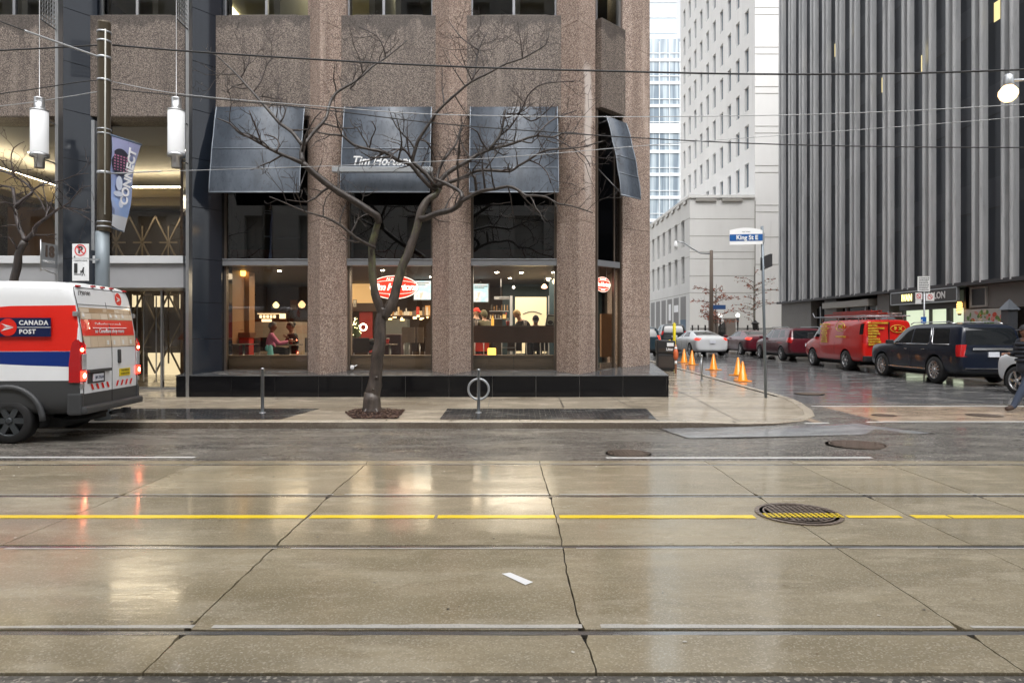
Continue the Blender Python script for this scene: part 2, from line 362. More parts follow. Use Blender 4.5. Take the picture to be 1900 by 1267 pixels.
# sky sheen of the wet slab edges beside the rails, painted as pale flat strips
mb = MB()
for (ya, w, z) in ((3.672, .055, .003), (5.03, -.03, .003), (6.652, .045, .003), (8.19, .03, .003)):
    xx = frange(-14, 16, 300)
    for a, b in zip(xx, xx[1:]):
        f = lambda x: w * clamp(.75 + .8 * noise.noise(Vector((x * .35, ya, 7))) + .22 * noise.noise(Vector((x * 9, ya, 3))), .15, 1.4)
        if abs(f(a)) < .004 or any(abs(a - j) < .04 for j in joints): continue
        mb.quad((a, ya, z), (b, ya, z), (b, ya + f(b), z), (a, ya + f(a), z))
setp(raw(mb, 'painted_sheen_strip', M['edge_sheen']), kind='structure')
# road markings
def strip(name, x0, x1, y, w, mat, fn=road_z, dz=.004, seg=40, jag=.004, seed=0):
    mb = MB(); xx = frange(x0, x1, seg)
    for a, b in zip(xx, xx[1:]):
        e = lambda x, s: y + s * w / 2 + jag * noise.noise(Vector((x * 5, s * 4, seed)))
        mb.quad((a, e(a, -1), fn(a, e(a, -1)) + dz), (b, e(b, -1), fn(b, e(b, -1)) + dz), (b, e(b, 1), fn(b, e(b, 1)) + dz), (a, e(a, 1), fn(a, e(a, 1)) + dz))
    return setp(raw(mb, name, mat), kind='structure')
MHX = GP(1482, 954)[0]
for i, (a, b) in enumerate([(-40, -4.42), (PX(207, 5.87) - 1.0, PX(568, 5.87)), (PX(576, 5.87), PX(806, 5.87)), (PX(812, 5.87), PX(1030, 5.87)), (PX(1038, 5.87), PX(1400, 5.87)), (PX(1572, 5.87), PX(1672, 5.87)), (PX(1694, 5.87), PX(1760, 5.87)), (PX(1764, 5.87), 40)]):
    strip('yellow_line', a, b, 5.87, .10 if i != 5 else .075, M['yellow_paint'], seg=50, seed=i, jag=.008)
g = lambda px, py: GP(px, py)
strip('white_line', -30, PX(362, 8.66), 8.66, .10, M['white_paint'])
strip('white_line', PX(1125, 8.62), PX(1618, 8.62), 8.62, .095, M['white_paint'])
a, b, c, d = [GP(*q) for q in ((931, 1066), (947, 1063), (989, 1081), (975, 1087))]
mb = MB(); mb.add([(q.x, q.y, .0045) for q in (a, b, c, d)], [(0, 1, 2, 3)]); setp(raw(mb, 'white_dash', M['white']), kind='structure')
# concrete crossing band across the side street mouth, with its white lines
x0 = 6.0
def poly_sheet(name, pts, mat, fn, dz, n=1, kind='structure'):
    mb = MB(); mb.add([(x, y, fn(x, y) + dz) for x, y in pts], [tuple(range(len(pts)))]); return setp(raw(mb, name, mat), kind=kind)
def band(name, ya, yb, xa, xb, mat, dz, nx=24, ny=4, fn=road_z):
    mb = MB(); X = frange(xa, xb, nx); 
    A = ya if callable(ya) else (lambda x: ya); B = yb if callable(yb) else (lambda x: yb)
    vs = []; 
    for j in range(ny + 1):
        for x in X:
            y = A(x) + (B(x) - A(x)) * j / ny; vs.append((x, y, fn(x, y) + dz))
    mb.add(vs, [(j * (nx + 1) + i, j * (nx + 1) + i + 1, (j + 1) * (nx + 1) + i + 1, (j + 1) * (nx + 1) + i) for j in range(ny) for i in range(nx)], 0, True)
    return setp(raw(mb, name, mat), kind='structure')
band('crossing', lambda x: 12.0 - .004 * (x - 5), 14.35, 5.4, 40, M['cross'], .004)
band('crossing_line', lambda x: 11.93 - .004 * (x - 5), lambda x: 12.03 - .004 * (x - 5), 5.2, 40, M['white_paint'], .008)
band('crossing_line', 14.35, 14.47, 6.4, 40, M['white_paint'], .008)
band('asphalt_patch', 10.75, 11.68, lambda: 0 if False else 2.55, 6.3, M['patch'], .004) if False else None
mbp = MB()
pp = [GP(1213, 797), GP(1258, 818), GP(1640, 814), GP(1560, 791), GP(1480, 791), GP(1430, 796)]
ppx = [(q.x, q.y) for q in pp]
poly_sheet('asphalt_patch', [(2.6, 11.84), (2.75, 10.55), (6.6, 10.60), (6.0, 11.75), (4.6, 11.84)], M['patch'], road_z, .005)
mb = MB()
for (p, q) in (((2.62, 11.8), (2.76, 10.52)), ((2.76, 10.52), (6.62, 10.58)), ((6.62, 10.58), (6.1, 11.7))):
    p, q = Vector(p), Vector(q); n = 14; dn = Vector((-(q - p).y, (q - p).x)).normalized() * .014
    for k in range(n):
        a = p + (q - p) * k / n; b = p + (q - p) * (k + 1) / n
        f = lambda v: (v.x, v.y, road_z(v.x, v.y) + .0095)
        mb.quad(f(a - dn), f(b - dn), f(b + dn), f(a + dn))
setp(raw(mb, 'tar_seam', M['groove']), kind='structure')
# small litter: leaf scraps, pale chips and gum spots lying about
rl = random.Random(12); mb = MB()
for i in range(420):
    if i < 260: x, y = rl.uniform(-9, 12), 3.3 + 8.3 * rl.random() ** 1.3; fz = road_z(x, y) + .004
    else: x, y = rl.uniform(-9, 5.5), rl.uniform(CURB + .2, 15.1); fz = walk_z(x, y) + .006
    if min(abs(y - q) for q in (3.63, 5.07, 6.61, 8.157)) < .06: continue
    r_ = rl.uniform(.004, .016) * (1 if y < 9 else 1.3); n_ = rl.choice([4, 5, 6]); a0_ = rl.random() * 6; sq = rl.uniform(.35, 1)
    mb.add([(x + r_ * rl.uniform(.6, 1.3) * math.cos(a0_ + 6.283 * k_ / n_), y + r_ * sq * rl.uniform(.6, 1.3) * math.sin(a0_ + 6.283 * k_ / n_), fz + rl.uniform(0, .003)) for k_ in range(n_)], [tuple(range(n_))], rl.choice([0, 0, 1, 2, 3]))
setp(raw(mb, 'street_litter', [flat('scrap_dark', (.03, .022, .015), .6), flat('scrap_brown', (.12, .07, .03), .6), flat('scrap_pale', (.55, .52, .46), .6), flat('scrap_grey', (.10, .095, .09), .6)]), 'tiny leaf scraps, chips and gum spots scattered on the wet paving', 'litter', None, 'stuff')
# ---- sidewalk ----
edge = [(-60, CURB), (3.3, CURB), (4.1, CURB + .03), (4.7, CURB + .12), (5.3, CURB + .42), (5.75, CURB + .95), (6.0, CURB + 1.6), (6.2, 14.4), (6.25, 15.2), (6.25, 17), (6.25, 24), (6.25, 40), (6.25, 120)]
def edge_pts():
    out = []
    for (a, b) in zip(edge, edge[1:]):
        n = max(1, int((Vector(b) - Vector(a)).length / (.4 if a[0] > 3 and a[1] < 20 else 6)))
        out += [(a[0] + (b[0] - a[0]) * k / n, a[1] + (b[1] - a[1]) * k / n) for k in range(n)]
    return out + [edge[-1]]
E = edge_pts()
mb = MB()
X = frange(-60, 3.0, 14) + frange(3.3, 6.0, 9) ; 
def edge_y(x):
    if x <= 3.3: return CURB
    for a, b in zip(edge, edge[1:]):
        if a[0] <= x <= b[0] and b[0] > a[0]: return a[1] + (b[1] - a[1]) * (x - a[0]) / (b[0] - a[0])
    return 13.45
CW = .16
for a, b in zip(X, X[1:]):
    ys_ = lambda x: [edge_y(x) + CW + (15.3 - edge_y(x) - CW) * k / 8 for k in range(9)]
    A, B = ys_(a), ys_(b)
    for k in range(8): mb.add([(a, A[k], walk_z(a, A[k])), (b, B[k], walk_z(b, B[k])), (b, B[k + 1], walk_z(b, B[k + 1])), (a, A[k + 1], walk_z(a, A[k + 1]))], [(0, 1, 2, 3)], 0, True)
XX = [-60, 2, 3.5, 4.5, 5.3, 6.0]
for a, b in zip(XX, XX[1:]):
    for c, d in zip([15.3, 15.8, 16.5, 18, 24, 40], [15.8, 16.5, 18, 24, 40, 120]):
        mb.add([(x, y, walk_z(x, y)) for x, y in ((a, c), (b, c), (b, d), (a, d))], [(0, 1, 2, 3)], 0, True)
for c, d in zip(frange(13.45, 15.3, 8), frange(13.45, 15.3, 8)[1:]):
    f = lambda y: 6.0 + .2 * clamp((y - 13.45) / 1.5) - CW * .3
    mb.add([(6.0, c, walk_z(6, c)), (f(c), c, walk_z(f(c), c)), (f(d), d, walk_z(f(d), d)), (6.0, d, walk_z(6, d))], [(0, 1, 2, 3)], 0, True)
setp(raw(mb, 'sidewalk', M['sidewalk']), kind='structure')
mb = MB()
def inward(i):
    a = Vector(E[max(0, i - 1)]); b = Vector(E[min(len(E) - 1, i + 1)]); d = (b - a).normalized(); return Vector((-d.y, d.x))
for i in range(len(E) - 1):
    quads = []
    for k in (i, i + 1):
        p = Vector(E[k]); n = inward(k); q = p + n * (CW + .02)
        zt = walk_z(p.x, p.y) + .004; wob = .004 * noise.noise(Vector((p.x * 2, p.y * 2, 0)))
        quads.append([(p.x, p.y, road_z(p.x, p.y) - .05), (p.x, p.y, zt - .018 + wob), (p.x + n.x * .02, p.y + n.y * .02, zt + wob), (q.x, q.y, walk_z(q.x, q.y) + .005)])
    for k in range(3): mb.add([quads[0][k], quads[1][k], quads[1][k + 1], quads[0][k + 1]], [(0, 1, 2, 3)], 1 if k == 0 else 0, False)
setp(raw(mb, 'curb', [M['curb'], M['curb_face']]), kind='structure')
# right side sidewalk in front of the finned building
mb = MB()
for c, d in zip([13, 20, 30, 50, 120], [20, 30, 50, 120, 200]):
    mb.add([(x, y, road_z(x, y) + .13) for x, y in ((14.85, c), (60, c), (60, d), (14.85, d))], [(0, 1, 2, 3)])
    mb.add([(14.85, c, road_z(9, c) - .02), (14.85, d, road_z(9, d) - .02), (14.85, d, road_z(9, d) + .13), (14.85, c, road_z(9, c) + .13)], [(0, 1, 2, 3)])
setp(raw(mb, 'sidewalk_far', M['sidewalk']), kind='structure')
# pavement joints
mb = MB()
def line(p, q, w=.018, dz=.003, n=12, fn=walk_z):
    p, q = Vector(p), Vector(q); dn = Vector((-(q - p).y, (q - p).x)).normalized() * w / 2
    for k in range(n):
        a = p + (q - p) * k / n; b = p + (q - p) * (k + 1) / n; f = lambda v: (v.x, v.y, fn(v.x, v.y) + dz)
        mb.quad(f(a - dn), f(b - dn), f(b + dn), f(a + dn))
line((-30, 13.62), (3.0, 13.62)); line((-30, CURB + .2), (3.0, CURB + .2))
for x in (-9.4, -7.9, -6.4, -4.9, -3.4, -1.9, -.4, 1.12, 2.6): line((x, 13.62), (x, 15.24), .01)
for x in (1.1,): line((x, 13.62), (x + .02, 15.24), .02)
line((2.45, 13.7), (2.62, CURB + .1)); line((2.45, 13.7), (2.3, 15.24))
line((2.5, 13.7), (5.95, 13.7), .016); line((4.1, CURB + .2), (4.1, 17)); line((3.6, 15.3), (6.2, 15.3))
for y in (16.8, 18.3, 19.8, 21.3, 22.8, 24.3, 27, 30): line((3.5, y), (6.1, y), .015)
for x in (3.95, -2.13, -1.0, .2): line((x, CURB + .01), (x, CURB + .16), .02, .012, 2)
setp(raw(mb, 'pavement_joint', M['groove']), kind='structure')
def wquad(pxs, name, mat, dz):
    pts = [GP(a, b, walk_z) for a, b in pxs]; return pts
for pts in ([(-25, 13.4), (-25, CURB + .24), (-4.02, CURB + .24), (-3.7, 13.4)], [(-1.2, 13.4), (-1.22, CURB + .24), (2.62, CURB + .24), (2.72, 13.4)]):
    mb = MB(); (ax, ay), (bx, by), (cx_, cy_), (dx_, dy_) = pts
    n = 6; v = [(bx + (ax - bx) * k / n, by + (ay - by) * k / n) for k in range(n + 1)]; w = [(cx_ + (dx_ - cx_) * k / n, cy_ + (dy_ - cy_) * k / n) for k in range(n + 1)]
    # individual setts
    for r in range(16):
        y0, y1 = by + (ay - by) * r / 16, by + (ay - by) * (r + 1) / 16
        xl = bx + (ax - bx) * (r + .5) / 16; xr = cx_ + (dx_ - cx_) * (r + .5) / 16; x = xl
        xstart = max(xl, -14)
        x = xstart - (r % 2) * .1
        while x < xr:
            a, b = max(x, xl) + .004, min(x + .2, xr) - .002
            if b - a > .02: zz = walk_z(a, y0) + .005 + rnd.uniform(-.0015, .0015); mb.add([(a, y0 + .004, zz), (b, y0 + .004, zz + rnd.uniform(-.001, .001)), (b, y1, zz + .003), (a, y1, zz + .003)], [(0, 1, 2, 3)])
            x += .2
    setp(raw(mb, 'dark_pavers', M['paver']), kind='structure')
# manholes
def manhole(px, py, r, label, spoke=True, fn=road_z, dz=.006, col='iron'):
    p = GP(px, py, fn); t = thing('manhole_cover', label, 'manhole cover', (p.x, p.y, fn(p.x, p.y) + dz), 0, None)
    mb = MB(); n = 32
    mb.lathe([(0.0001, .0), (r * .86, .0), (r * .86, .006), (r * .9, .006), (r * .9, .0), (r, .0)], seg=n, smooth=False); mb.build('cover', M['iron'], t, False)
    mb = MB()
    k = int(r / .045)
    for i in range(-k, k + 1):
        for j in range(-k, k + 1):
            x, y = i * .045, j * .045
            if x * x + y * y < (r * .8) ** 2: mb.box(x - .015, x + .015, y - .015, y + .015, .001, .007)
    mb.build('tread', M['iron'], t, False); return t
M['iron'] = flat('cast_iron', (.19, .145, .115), .5, .1, .3, 20, coat=.6, coatr=.15)
mh = manhole(1482, 954, .33, 'large round iron manhole cover crossed by the yellow line', dz=.008)
mb = MB()
for i in range(64):
    a0 = 2 * math.pi * i / 64; 
    if i % 2: mb.obox((.345 * math.cos(a0), .345 * math.sin(a0), 0), (.016 * math.cos(a0), .016 * math.sin(a0), 0), (-.012 * math.sin(a0), .012 * math.cos(a0), 0), (0, 0, .004))
mb.lathe([(.325, -.002), (.325, .002), (.362, .002), (.362, -.002)], seg=48, cap=False, smooth=False); mb.build('toothed_rim', M['iron'], mh, False)
mb = MB(); yy = 5.87 - mh.location.y
for i in range(-7, 8):
    for k in (-1, 0, 1): mb.box(i * .045 - .015, i * .045 + .015, yy + k * .045 - .016, yy + k * .045 + .016, .0075, .0085)
mb.build('paint_streak', M['yellow_paint'], mh, False)
manhole(1592, 826, .42, 'large round manhole cover in the asphalt lane right of the corner')
manhole(1166, 842, .30, 'brown round manhole cover at the left end of the white line')
manhole(1640, 771, .22, 'small brown manhole cover in the crossing nearer the corner')
manhole(1826, 771, .31, 'manhole cover in the crossing near the walking person')
manhole(1502, 731, .35, 'round manhole cover in the side street behind the street sign pole')
# ================= the brown office building =================
A0 = 1.59; STEP = 2.915
arr = [A0 - STEP * k for k in range(7)]
bld = thing('office_building', 'brown stone office building on the corner with awnings and a street-level cafe', 'building', (-4, 16, 0))
YG = 16.15
def pier(poly, z0, z1, mat, seams):
    mb = MB(); zs = [z0] + [z for z in seams if z0 < z < z1] + [z1]
    for a, b in zip(zs, zs[1:]): mb.prism(poly, a + (.003 if a > z0 else 0), b - (.003 if b < z1 else 0))
    return mb.build('pier', mat, bld, bev=.006)
for k in range(7):
    a = arr[k]; gran = k >= 3
    poly = [(a, 15.38), (a + .45, 15.98), (a + .45, 16.6), (a - .45, 16.6), (a - .45, 15.98)]
    seams = [1.41, 2.24, 3.23, 4.4, 5.5, 6.6, 7.7, 8.9, 10, 11.2] if gran else [1.95, 4.1, 6.3, 8.6, 10.8]
    pier(poly, (.55 if k <= 3 else .05), 30, M['black'] if gran else M['granite_pier'], seams)
    if gran:
        mb = MB(); mb.box(a - .035, a + .035, 15.22, 15.385, .1 if k > 3 else .12, 30); mb.build('steel_fin', M['steel'], bld, bev=.004)
storeys = [(6.58, 8.92)] + [(8.92 + 1.95 + 3.9 * i, 8.92 + 3.9 * (i + 1)) for i in range(5)]
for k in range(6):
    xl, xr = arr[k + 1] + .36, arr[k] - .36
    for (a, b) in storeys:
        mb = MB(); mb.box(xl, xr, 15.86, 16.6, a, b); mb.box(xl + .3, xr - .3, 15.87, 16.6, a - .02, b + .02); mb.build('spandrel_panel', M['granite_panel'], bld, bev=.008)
# chamfered corner bay and end pier
U = Vector((.707, .707)); N = Vector((.707, -.707)); c0 = Vector((2.06, 16.12)); L4 = 1.0
def ch(s, d, z=None):
    q = c0 + U * s + N * d; return (q.x, q.y) if z is None else (q.x, q.y, z)
for (a, b) in storeys:
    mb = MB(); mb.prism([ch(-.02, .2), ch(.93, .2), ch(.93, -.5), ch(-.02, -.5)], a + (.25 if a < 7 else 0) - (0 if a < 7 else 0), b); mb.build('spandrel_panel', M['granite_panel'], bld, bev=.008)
pier([(2.76, 16.84), (2.80, 16.72), (3.06, 16.84), (3.60, 17.35), (3.62, 19), (2.76, 19)], .55, 30, M['granite_pier'], [1.95, 4.1, 6.3, 8.6])
mb = MB(); mb.box(3.2, 3.6, 19, 44, .2, 30); mb.box(-30, 3.2, 25.5, 44, .1, 30); mb.build('rear_wall', M['granite_panel'], bld)
mb = MB(); mb.box(-30, 3.2, 16.7, 43.9, 29, 29.9); mb.box(-30, -16, 16, 25.5, .1, 29); mb.build('roof', M['granite_panel'], bld)
# plinth
mb = MB(); mb.prism([(-7.40, 15.27), (3.56, 15.27), (3.72, 17.9), (-7.40, 17.9)], 0.02, lambda x, y: .56 + (y - 15.27) * .07); mb.build('plinth_core', M['joint'], bld)
mb = MB(); x = -7.42; jn = []
xj = [-7.42, -7.1] + [A0 - 2 * STEP + .972 * k for k in range(-2, 9)] + [3.58]
xj = sorted(set(round(v, 3) for v in xj))
for a, b in zip(xj, xj[1:]):
    mb.box(a + .006, b - .006, 15.24, 15.30, .05, .582)
mb.box(-7.44, -7.38, 15.31, 17.9, .02, .58); mb.box(3.55, 3.60, 15.31, 17.6, .02, .58)
mb.build('plinth', M['plinth'], bld, bev=.002)
mb = MB(); mb.prism([(-7.43, 15.235), (3.585, 15.235), (3.745, 17.8), (-7.43, 17.8)], lambda x, y: .585 + (y - 15.24) * .065, lambda x, y: .605 + (y - 15.24) * .065)
M['ledge'] = wet_ground('wet_black_ledge', (.03, .034, .04), (.05, .055, .062), (.09, .095, .1), 60, (.05, .15), grain=.2)
mb.build('ledge', M['ledge'], bld, bev=.003)
def chslab(mb, x0, x1, y0, y1, z0, z1):
    c = y0 - 14.28; mb.prism([(x0, y0), (c, y0), (x1, x1 + 14.28), (x1, y1), (x0, y1)], z0, z1)
# cafe windows
def window(xl, xr, k):
    fr = MB(); y = YG
    fr.box(xl, xl + .05, y - .04, y + .10, .64, 6.58); fr.box(xr - .05, xr, y - .04, y + .10, .64, 6.58)
    fr.box(xl + .05, xr - .05, y - .06, y + .10, .64, .685)
    w = fr.build('window', M['bronze'], bld, bev=.003)
    tb = MB(); tb.box(xl - .02, xr + .02, y - .13, y + .14, 3.13, 3.275); tb.box(xl - .02, xr + .02, y - .15, y - .12, 3.262, 3.285); tb.build('transom', M['alu'], w, bev=.004)
    gl = MB(); gl.quad((xl + .05, y + .02, .685), (xr - .05, y + .02, .685), (xr - .05, y + .02, 3.13), (xl + .05, y + .02, 3.13)); raw(gl, 'pane', M['glass'], w)
    gl = MB(); gl.quad((xl + .05, y + .02, 3.275), (xr - .05, y + .02, 3.275), (xr - .05, y + .02, 6.58), (xl + .05, y + .02, 6.58)); raw(gl, 'pane', M['glass_up'], w)
    kb = MB(); n = 2
    for i in range(n):
        a = xl + (xr - xl) * i / n; b = xl + (xr - xl) * (i + 1) / n; kb.box(a + .004, b - .004, y + .16, y + .20, .66, 1.0)
    kb.box(xl, xr, y + .10, y + .24, 1.0, 1.02)
    kb.build('kick_panel', M['kick'], w, bev=.002)
M['kick'] = flat('taupe_laminate', (.34, .28, .225), .45, 0, .2, 5, sc=(.3, 1, 6))
for k in range(3): window(arr[k + 1] + .45, arr[k] - .45, k)
fr = MB()
def chbox(mb, s0, s1, d0, d1, z0, z1, mi=0): mb.prism([ch(s0, d1), ch(s1, d1), ch(s1, d0), ch(s0, d0)], z0, z1, mi)
chbox(fr, -.02, .03, -.06, .06, .62, 6.8); chbox(fr, L4 - .05, L4 + .02, -.06, .05, .62, 6.8); chbox(fr, .03, L4 - .05, -.06, .05, .62, .69); chbox(fr, .70, .74, -.04, .03, .69, 6.8)
w4 = fr.build('window', M['bronze'], bld, bev=.003)
tb = MB(); chbox(tb, .0, .88, -.05, .07, 3.13, 3.27); tb.build('transom', M['alu'], w4)
for z0, z1, m in ((.69, 3.13, 'glass'), (3.27, 6.83, 'glass_up')):
    gl = MB(); gl.quad(ch(.03, .01, z0), ch(L4 - .05, .01, z0), ch(L4 - .05, .01, z1), ch(.03, .01, z1)); raw(gl, 'pane', M[m], w4)
# upper office windows
M['blind'] = flat('roller_blind', (.62, .58, .45), .8)
for k in range(6):
    xl, xr = arr[k + 1] + .45, arr[k] - .45
    for (a, b), (c, d) in zip(storeys, storeys[1:]):
        fr = MB(); z0, z1 = b, c; y = 16.15
        fr.box(xl, xl + .04, y, y + .08, z0, z1); fr.box(xr - .04, xr, y, y + .08, z0, z1); fr.box(xl + .04, xr - .04, y, y + .08, z0, z0 + .04); fr.box(xl + .04, xr - .04, y, y + .08, z1 - .04, z1)
        xm = xl + (xr - xl) * (.49 if k == 2 else .5 if k == 0 else .42); fr.box(xm - .03, xm + .03, y - .01, y + .08, z0 + .04, z1 - .04)
        w = fr.build('window', M['steel' if k == 3 else 'alu'], bld)
        for p, q in ((xl + .04, xm - .03), (xm + .03, xr - .04)):
            gl = MB(); gl.quad((p, y + .03, z0 + .04), (q, y + .03, z0 + .04), (q, y + .03, z1 - .04), (p, y + .03, z1 - .04)); raw(gl, 'pane', M['glass'] if k in (2, 3) else M['glass_off'] if 'glass_off' in M else M['glass'], w)
for (a, b), (c, d) in zip(storeys, storeys[1:]):
    fr = MB(); chbox(fr, 0, .04, -.05, .03, b, c); chbox(fr, L4 - .12, L4, -.05, .04, b, c); w = fr.build('window', M['steel'], bld)
    gl = MB(); gl.quad(ch(.04, .0, b), ch(L4 - .12, .0, b), ch(L4 - .12, .0, c), ch(.04, .0, c)); raw(gl, 'pane', M['glass'], w)
# office floors seen from below
M['office_ceiling'] = flat('office_ceiling', (.55, .50, .33), .8)
M['office_wall'] = flat('office_wall', (.20, .19, .16), .8)
M['tube_light'] = emit('tube_light', (1, .93, .62), 3.5)
mb = MB(); chslab(mb, -16, 3.15, 16.62, 25.4, 11.35, 11.5); mb.build('office_ceiling', M['office_ceiling'], bld)
mb = MB(); chslab(mb, -16, 3.15, 16.62, 25.4, 6.70, 6.82); mb.box(-16, 3.15, 24.8, 25.4, 6.83, 11.34)
for x in (-11.9, -8.7, -5.72, -3.4, -2.76, .15): mb.box(x, x + .14, 16.7, 24.7, 6.83, 11.34)
mb.build('office_partition', M['office_wall'], bld)
for (x0, y0, x1, y1) in ((-5.3, 18.0, -5.3, 24), (-3.1, 19.5, -3.1, 24), (-12.6, 18, -12.6, 22), (2.3, 18.2, 2.3, 20), (-8.4, 19, -8.4, 24)):
    mb = MB(); mb.box(x0 - .09, x0 + .09, y0, y1, 11.30, 11.345); mb.build('ceiling_tube', M['tube_light'], bld)
# black cladding left of the cafe beside the frame of bay 1 already in the pier; awnings
M['awning'] = NT('awning_vinyl')
def awn_mat():
    t = NT('awning_vinyl'); n = t.noise(3.0, (1, 1, .35), 5, .6); n2 = t.noise(16, (1, 1, .5), 4, .7)
    col = t.mix(t.ramp(n, .35, .65), (.048, .060, .078), (.085, .104, .132)); col = t.mix(t.ramp(n2, .56, .62, (0, 0, 0), (.5, .5, .5)), col, (.035, .042, .055))
    return t.set(Base__Color=col, Roughness=t.maprange(n2, .4, .62, .42, .62), Coat__Weight=.15, Coat__Roughness=.35)
M['awning'] = awn_mat()
M['trim'] = flat('awning_trim', (.22, .25, .29), .4, .3)
def awning(O, u, n, wd, ztop, zbot, proj, bulge=.035):
    """O top-left on the wall; u along, n outward"""
    u = Vector((u[0], u[1], 0)); n = Vector((n[0], n[1], 0)); O = Vector((O[0], O[1], 0)); K = 18
    prof = []
    for i in range(K + 1):
        s = i / K; sag = bulge * abs(math.sin(math.pi * min(s * 3 % 1.0001, 1))) * .35 + bulge * math.sin(math.pi * s)
        prof.append((.04 + proj * s + sag, ztop + (zbot - ztop) * s))
    mb = MB(); vs = []
    for d, z in prof: vs += [O + n * d + Vector((0, 0, z)), O + u * wd + n * d + Vector((0, 0, z))]
    for d, z in prof: vs += [O + n * (d - .012) + Vector((0, 0, z)), O + u * wd + n * (d - .012) + Vector((0, 0, z))]
    m = 2 * (K + 1)
    fs = [(2 * i, 2 * i + 1, 2 * i + 3, 2 * i + 2) for i in range(K)] + [(m + 2 * i, m + 2 * i + 2, m + 2 * i + 3, m + 2 * i + 1) for i in range(K)]
    fs += [(2 * i, 2 * i + 2, m + 2 * i + 2, m + 2 * i) for i in range(K)] + [(2 * i + 1, m + 2 * i + 1, m + 2 * i + 3, 2 * i + 3) for i in range(K)]
    mb.add(vs, fs, 0, True); aw = raw(mb, 'awning', M['awning'], bld)
    tr = MB()
    for sx in (0, wd): tr.tube([O + u * sx + n * d + Vector((0, 0, z)) for d, z in prof], .012, 6)
    tr.tube([O + n * prof[-1][0] + Vector((0, 0, zbot)), O + u * wd + n * prof[-1][0] + Vector((0, 0, zbot))], .018, 6)
    for i in (K // 2 - 0, int(K * .76)): 
        d, z = prof[i]; tr.tube([O + n * (d + .004) + Vector((0, 0, z)), O + u * wd + n * (d + .004) + Vector((0, 0, z))], .010, 6)
    tr.build('awning_trim', M['trim'], aw)
    ar = MB()
    for sx in (.02, wd - .02):
        ar.tube([O + u * sx - n * .25 + Vector((0, 0, zbot + .75)), O + u * sx + n * prof[-1][0] + Vector((0, 0, zbot + .02))], .014, 6)
        ar.tube([O + u * sx - n * .25 + Vector((0, 0, ztop - .15)), O + u * sx + n * prof[1][0] + Vector((0, 0, ztop - .1))], .014, 6)
    ar.build('awning_arm', M['dsteel'], aw)
    return aw
Ya = 15.82
aws = []
for px0, px1 in ((403, 566), (640, 801), (873, 1034)):
    aws.append(awning((PX(px0, Ya), Ya), (1, 0), (0, -1), PX(px1, Ya) - PX(px0, Ya), 6.77, 4.72, .40))
a4 = awning(ch(.10, .20), U, N, .80, 6.64, 4.73, .42, .05)
# sign shelf and lettering on the middle awning
mb = MB(); xs0, xs1 = PX(617, 15.15), PX(803, 15.15); mb.box(xs0, xs1, 15.08, 15.22, PZ(320, 15.15), PZ(311, 15.15)); mb.box(xs0 + .06, xs0 + .1, 15.22, 15.9, PZ(319, 15.15), PZ(312, 15.15)); mb.box(xs1 - .1, xs1 - .06, 15.22, 15.9, PZ(319, 15.15), PZ(312, 15.15))
mb.build('sign_shelf', M['galv'], aws[1], bev=.004)
M['sign_white'] = flat('sign_white', (.8, .81, .82), .35, 0, .02)
text('Tim Hortons', .285, M['sign_white'], 'raised_lettering', aws[1], (PX(708, 15.14), 15.14, PZ(301, 15.14) + .02), shear=.30, bold=.004, ext=.015, sx=.88, spacing=1.0)
# ---- lobby side: fascia, doors ----
M['fascia'] = flat('fascia_grey', (.42, .43, .45), .35, .3, .06, 3)
M['fascia_top'] = flat('fascia_white', (.62, .64, .66), .35, .1, .04, 3)
for k in (3, 4, 5):
    xl, xr = arr[k + 1] + .30, arr[k] - .42
    mb = MB(); mb.box(xl, xr, 15.98, 17.2, 2.60, 3.20); mb.prism([(xl, 15.93), (xr, 15.93), (xr, 17.2), (xl, 17.2)], 3.2, lambda x, y: 3.26 + min(.09, (y - 15.93))); mb.build('door_canopy', M['fascia'], bld, bev=.01)
    mb = MB(); mb.box(xl, xr, 15.90, 15.95, 3.17, 3.345); mb.build('canopy_rim', M['fascia_top'], bld, bev=.006)
    xl, xr = arr[k + 1] + .45, arr[k] - .45
    fr = MB(); fr.box(xl, xl + .06, 16.2, 16.32, 3.35, 6.58); fr.box(xr - .06, xr, 16.2, 16.32, 3.35, 6.58)
    w = fr.build('lobby_window', M['steel'], bld)
    gl = MB(); gl.quad((xl + .06, 16.26, 3.35), (xr - .06, 16.26, 3.35), (xr - .06, 16.26, 6.58), (xl + .06, 16.26, 6.58)); raw(gl, 'pane', M['glass'], w)
    d = MB(); 
    for x in (xl, xl + (xr - xl) / 2 - .025, xr - .05): d.box(x, x + .05, 16.95, 17.05, .12, 2.62)
    d.box(xl + .05, xl + (xr - xl) / 2 - .025, 16.96, 17.04, .12, .2); d.box(xl + (xr - xl) / 2 + .025, xr - .05, 16.96, 17.04, .12, .2)
    dd = d.build('entrance_door', M['steel'], bld)
    gl = MB(); gl.quad((xl + .05, 17, .2), (xr - .05, 17, .2), (xr - .05, 17, 2.6), (xl + .05, 17, 2.6)); raw(gl, 'pane', M['glass'], dd)
    h = MB()
    for x in (xl + (xr - xl) / 2 - .09, xl + (xr - xl) / 2 + .09, xl + (xr - xl) * .22, xl + (xr - xl) * .30): h.tube([(x, 16.88, .35), (x, 16.88, 2.45)], .016, 8)
    h.build('door_handle', M['steel'], dd)
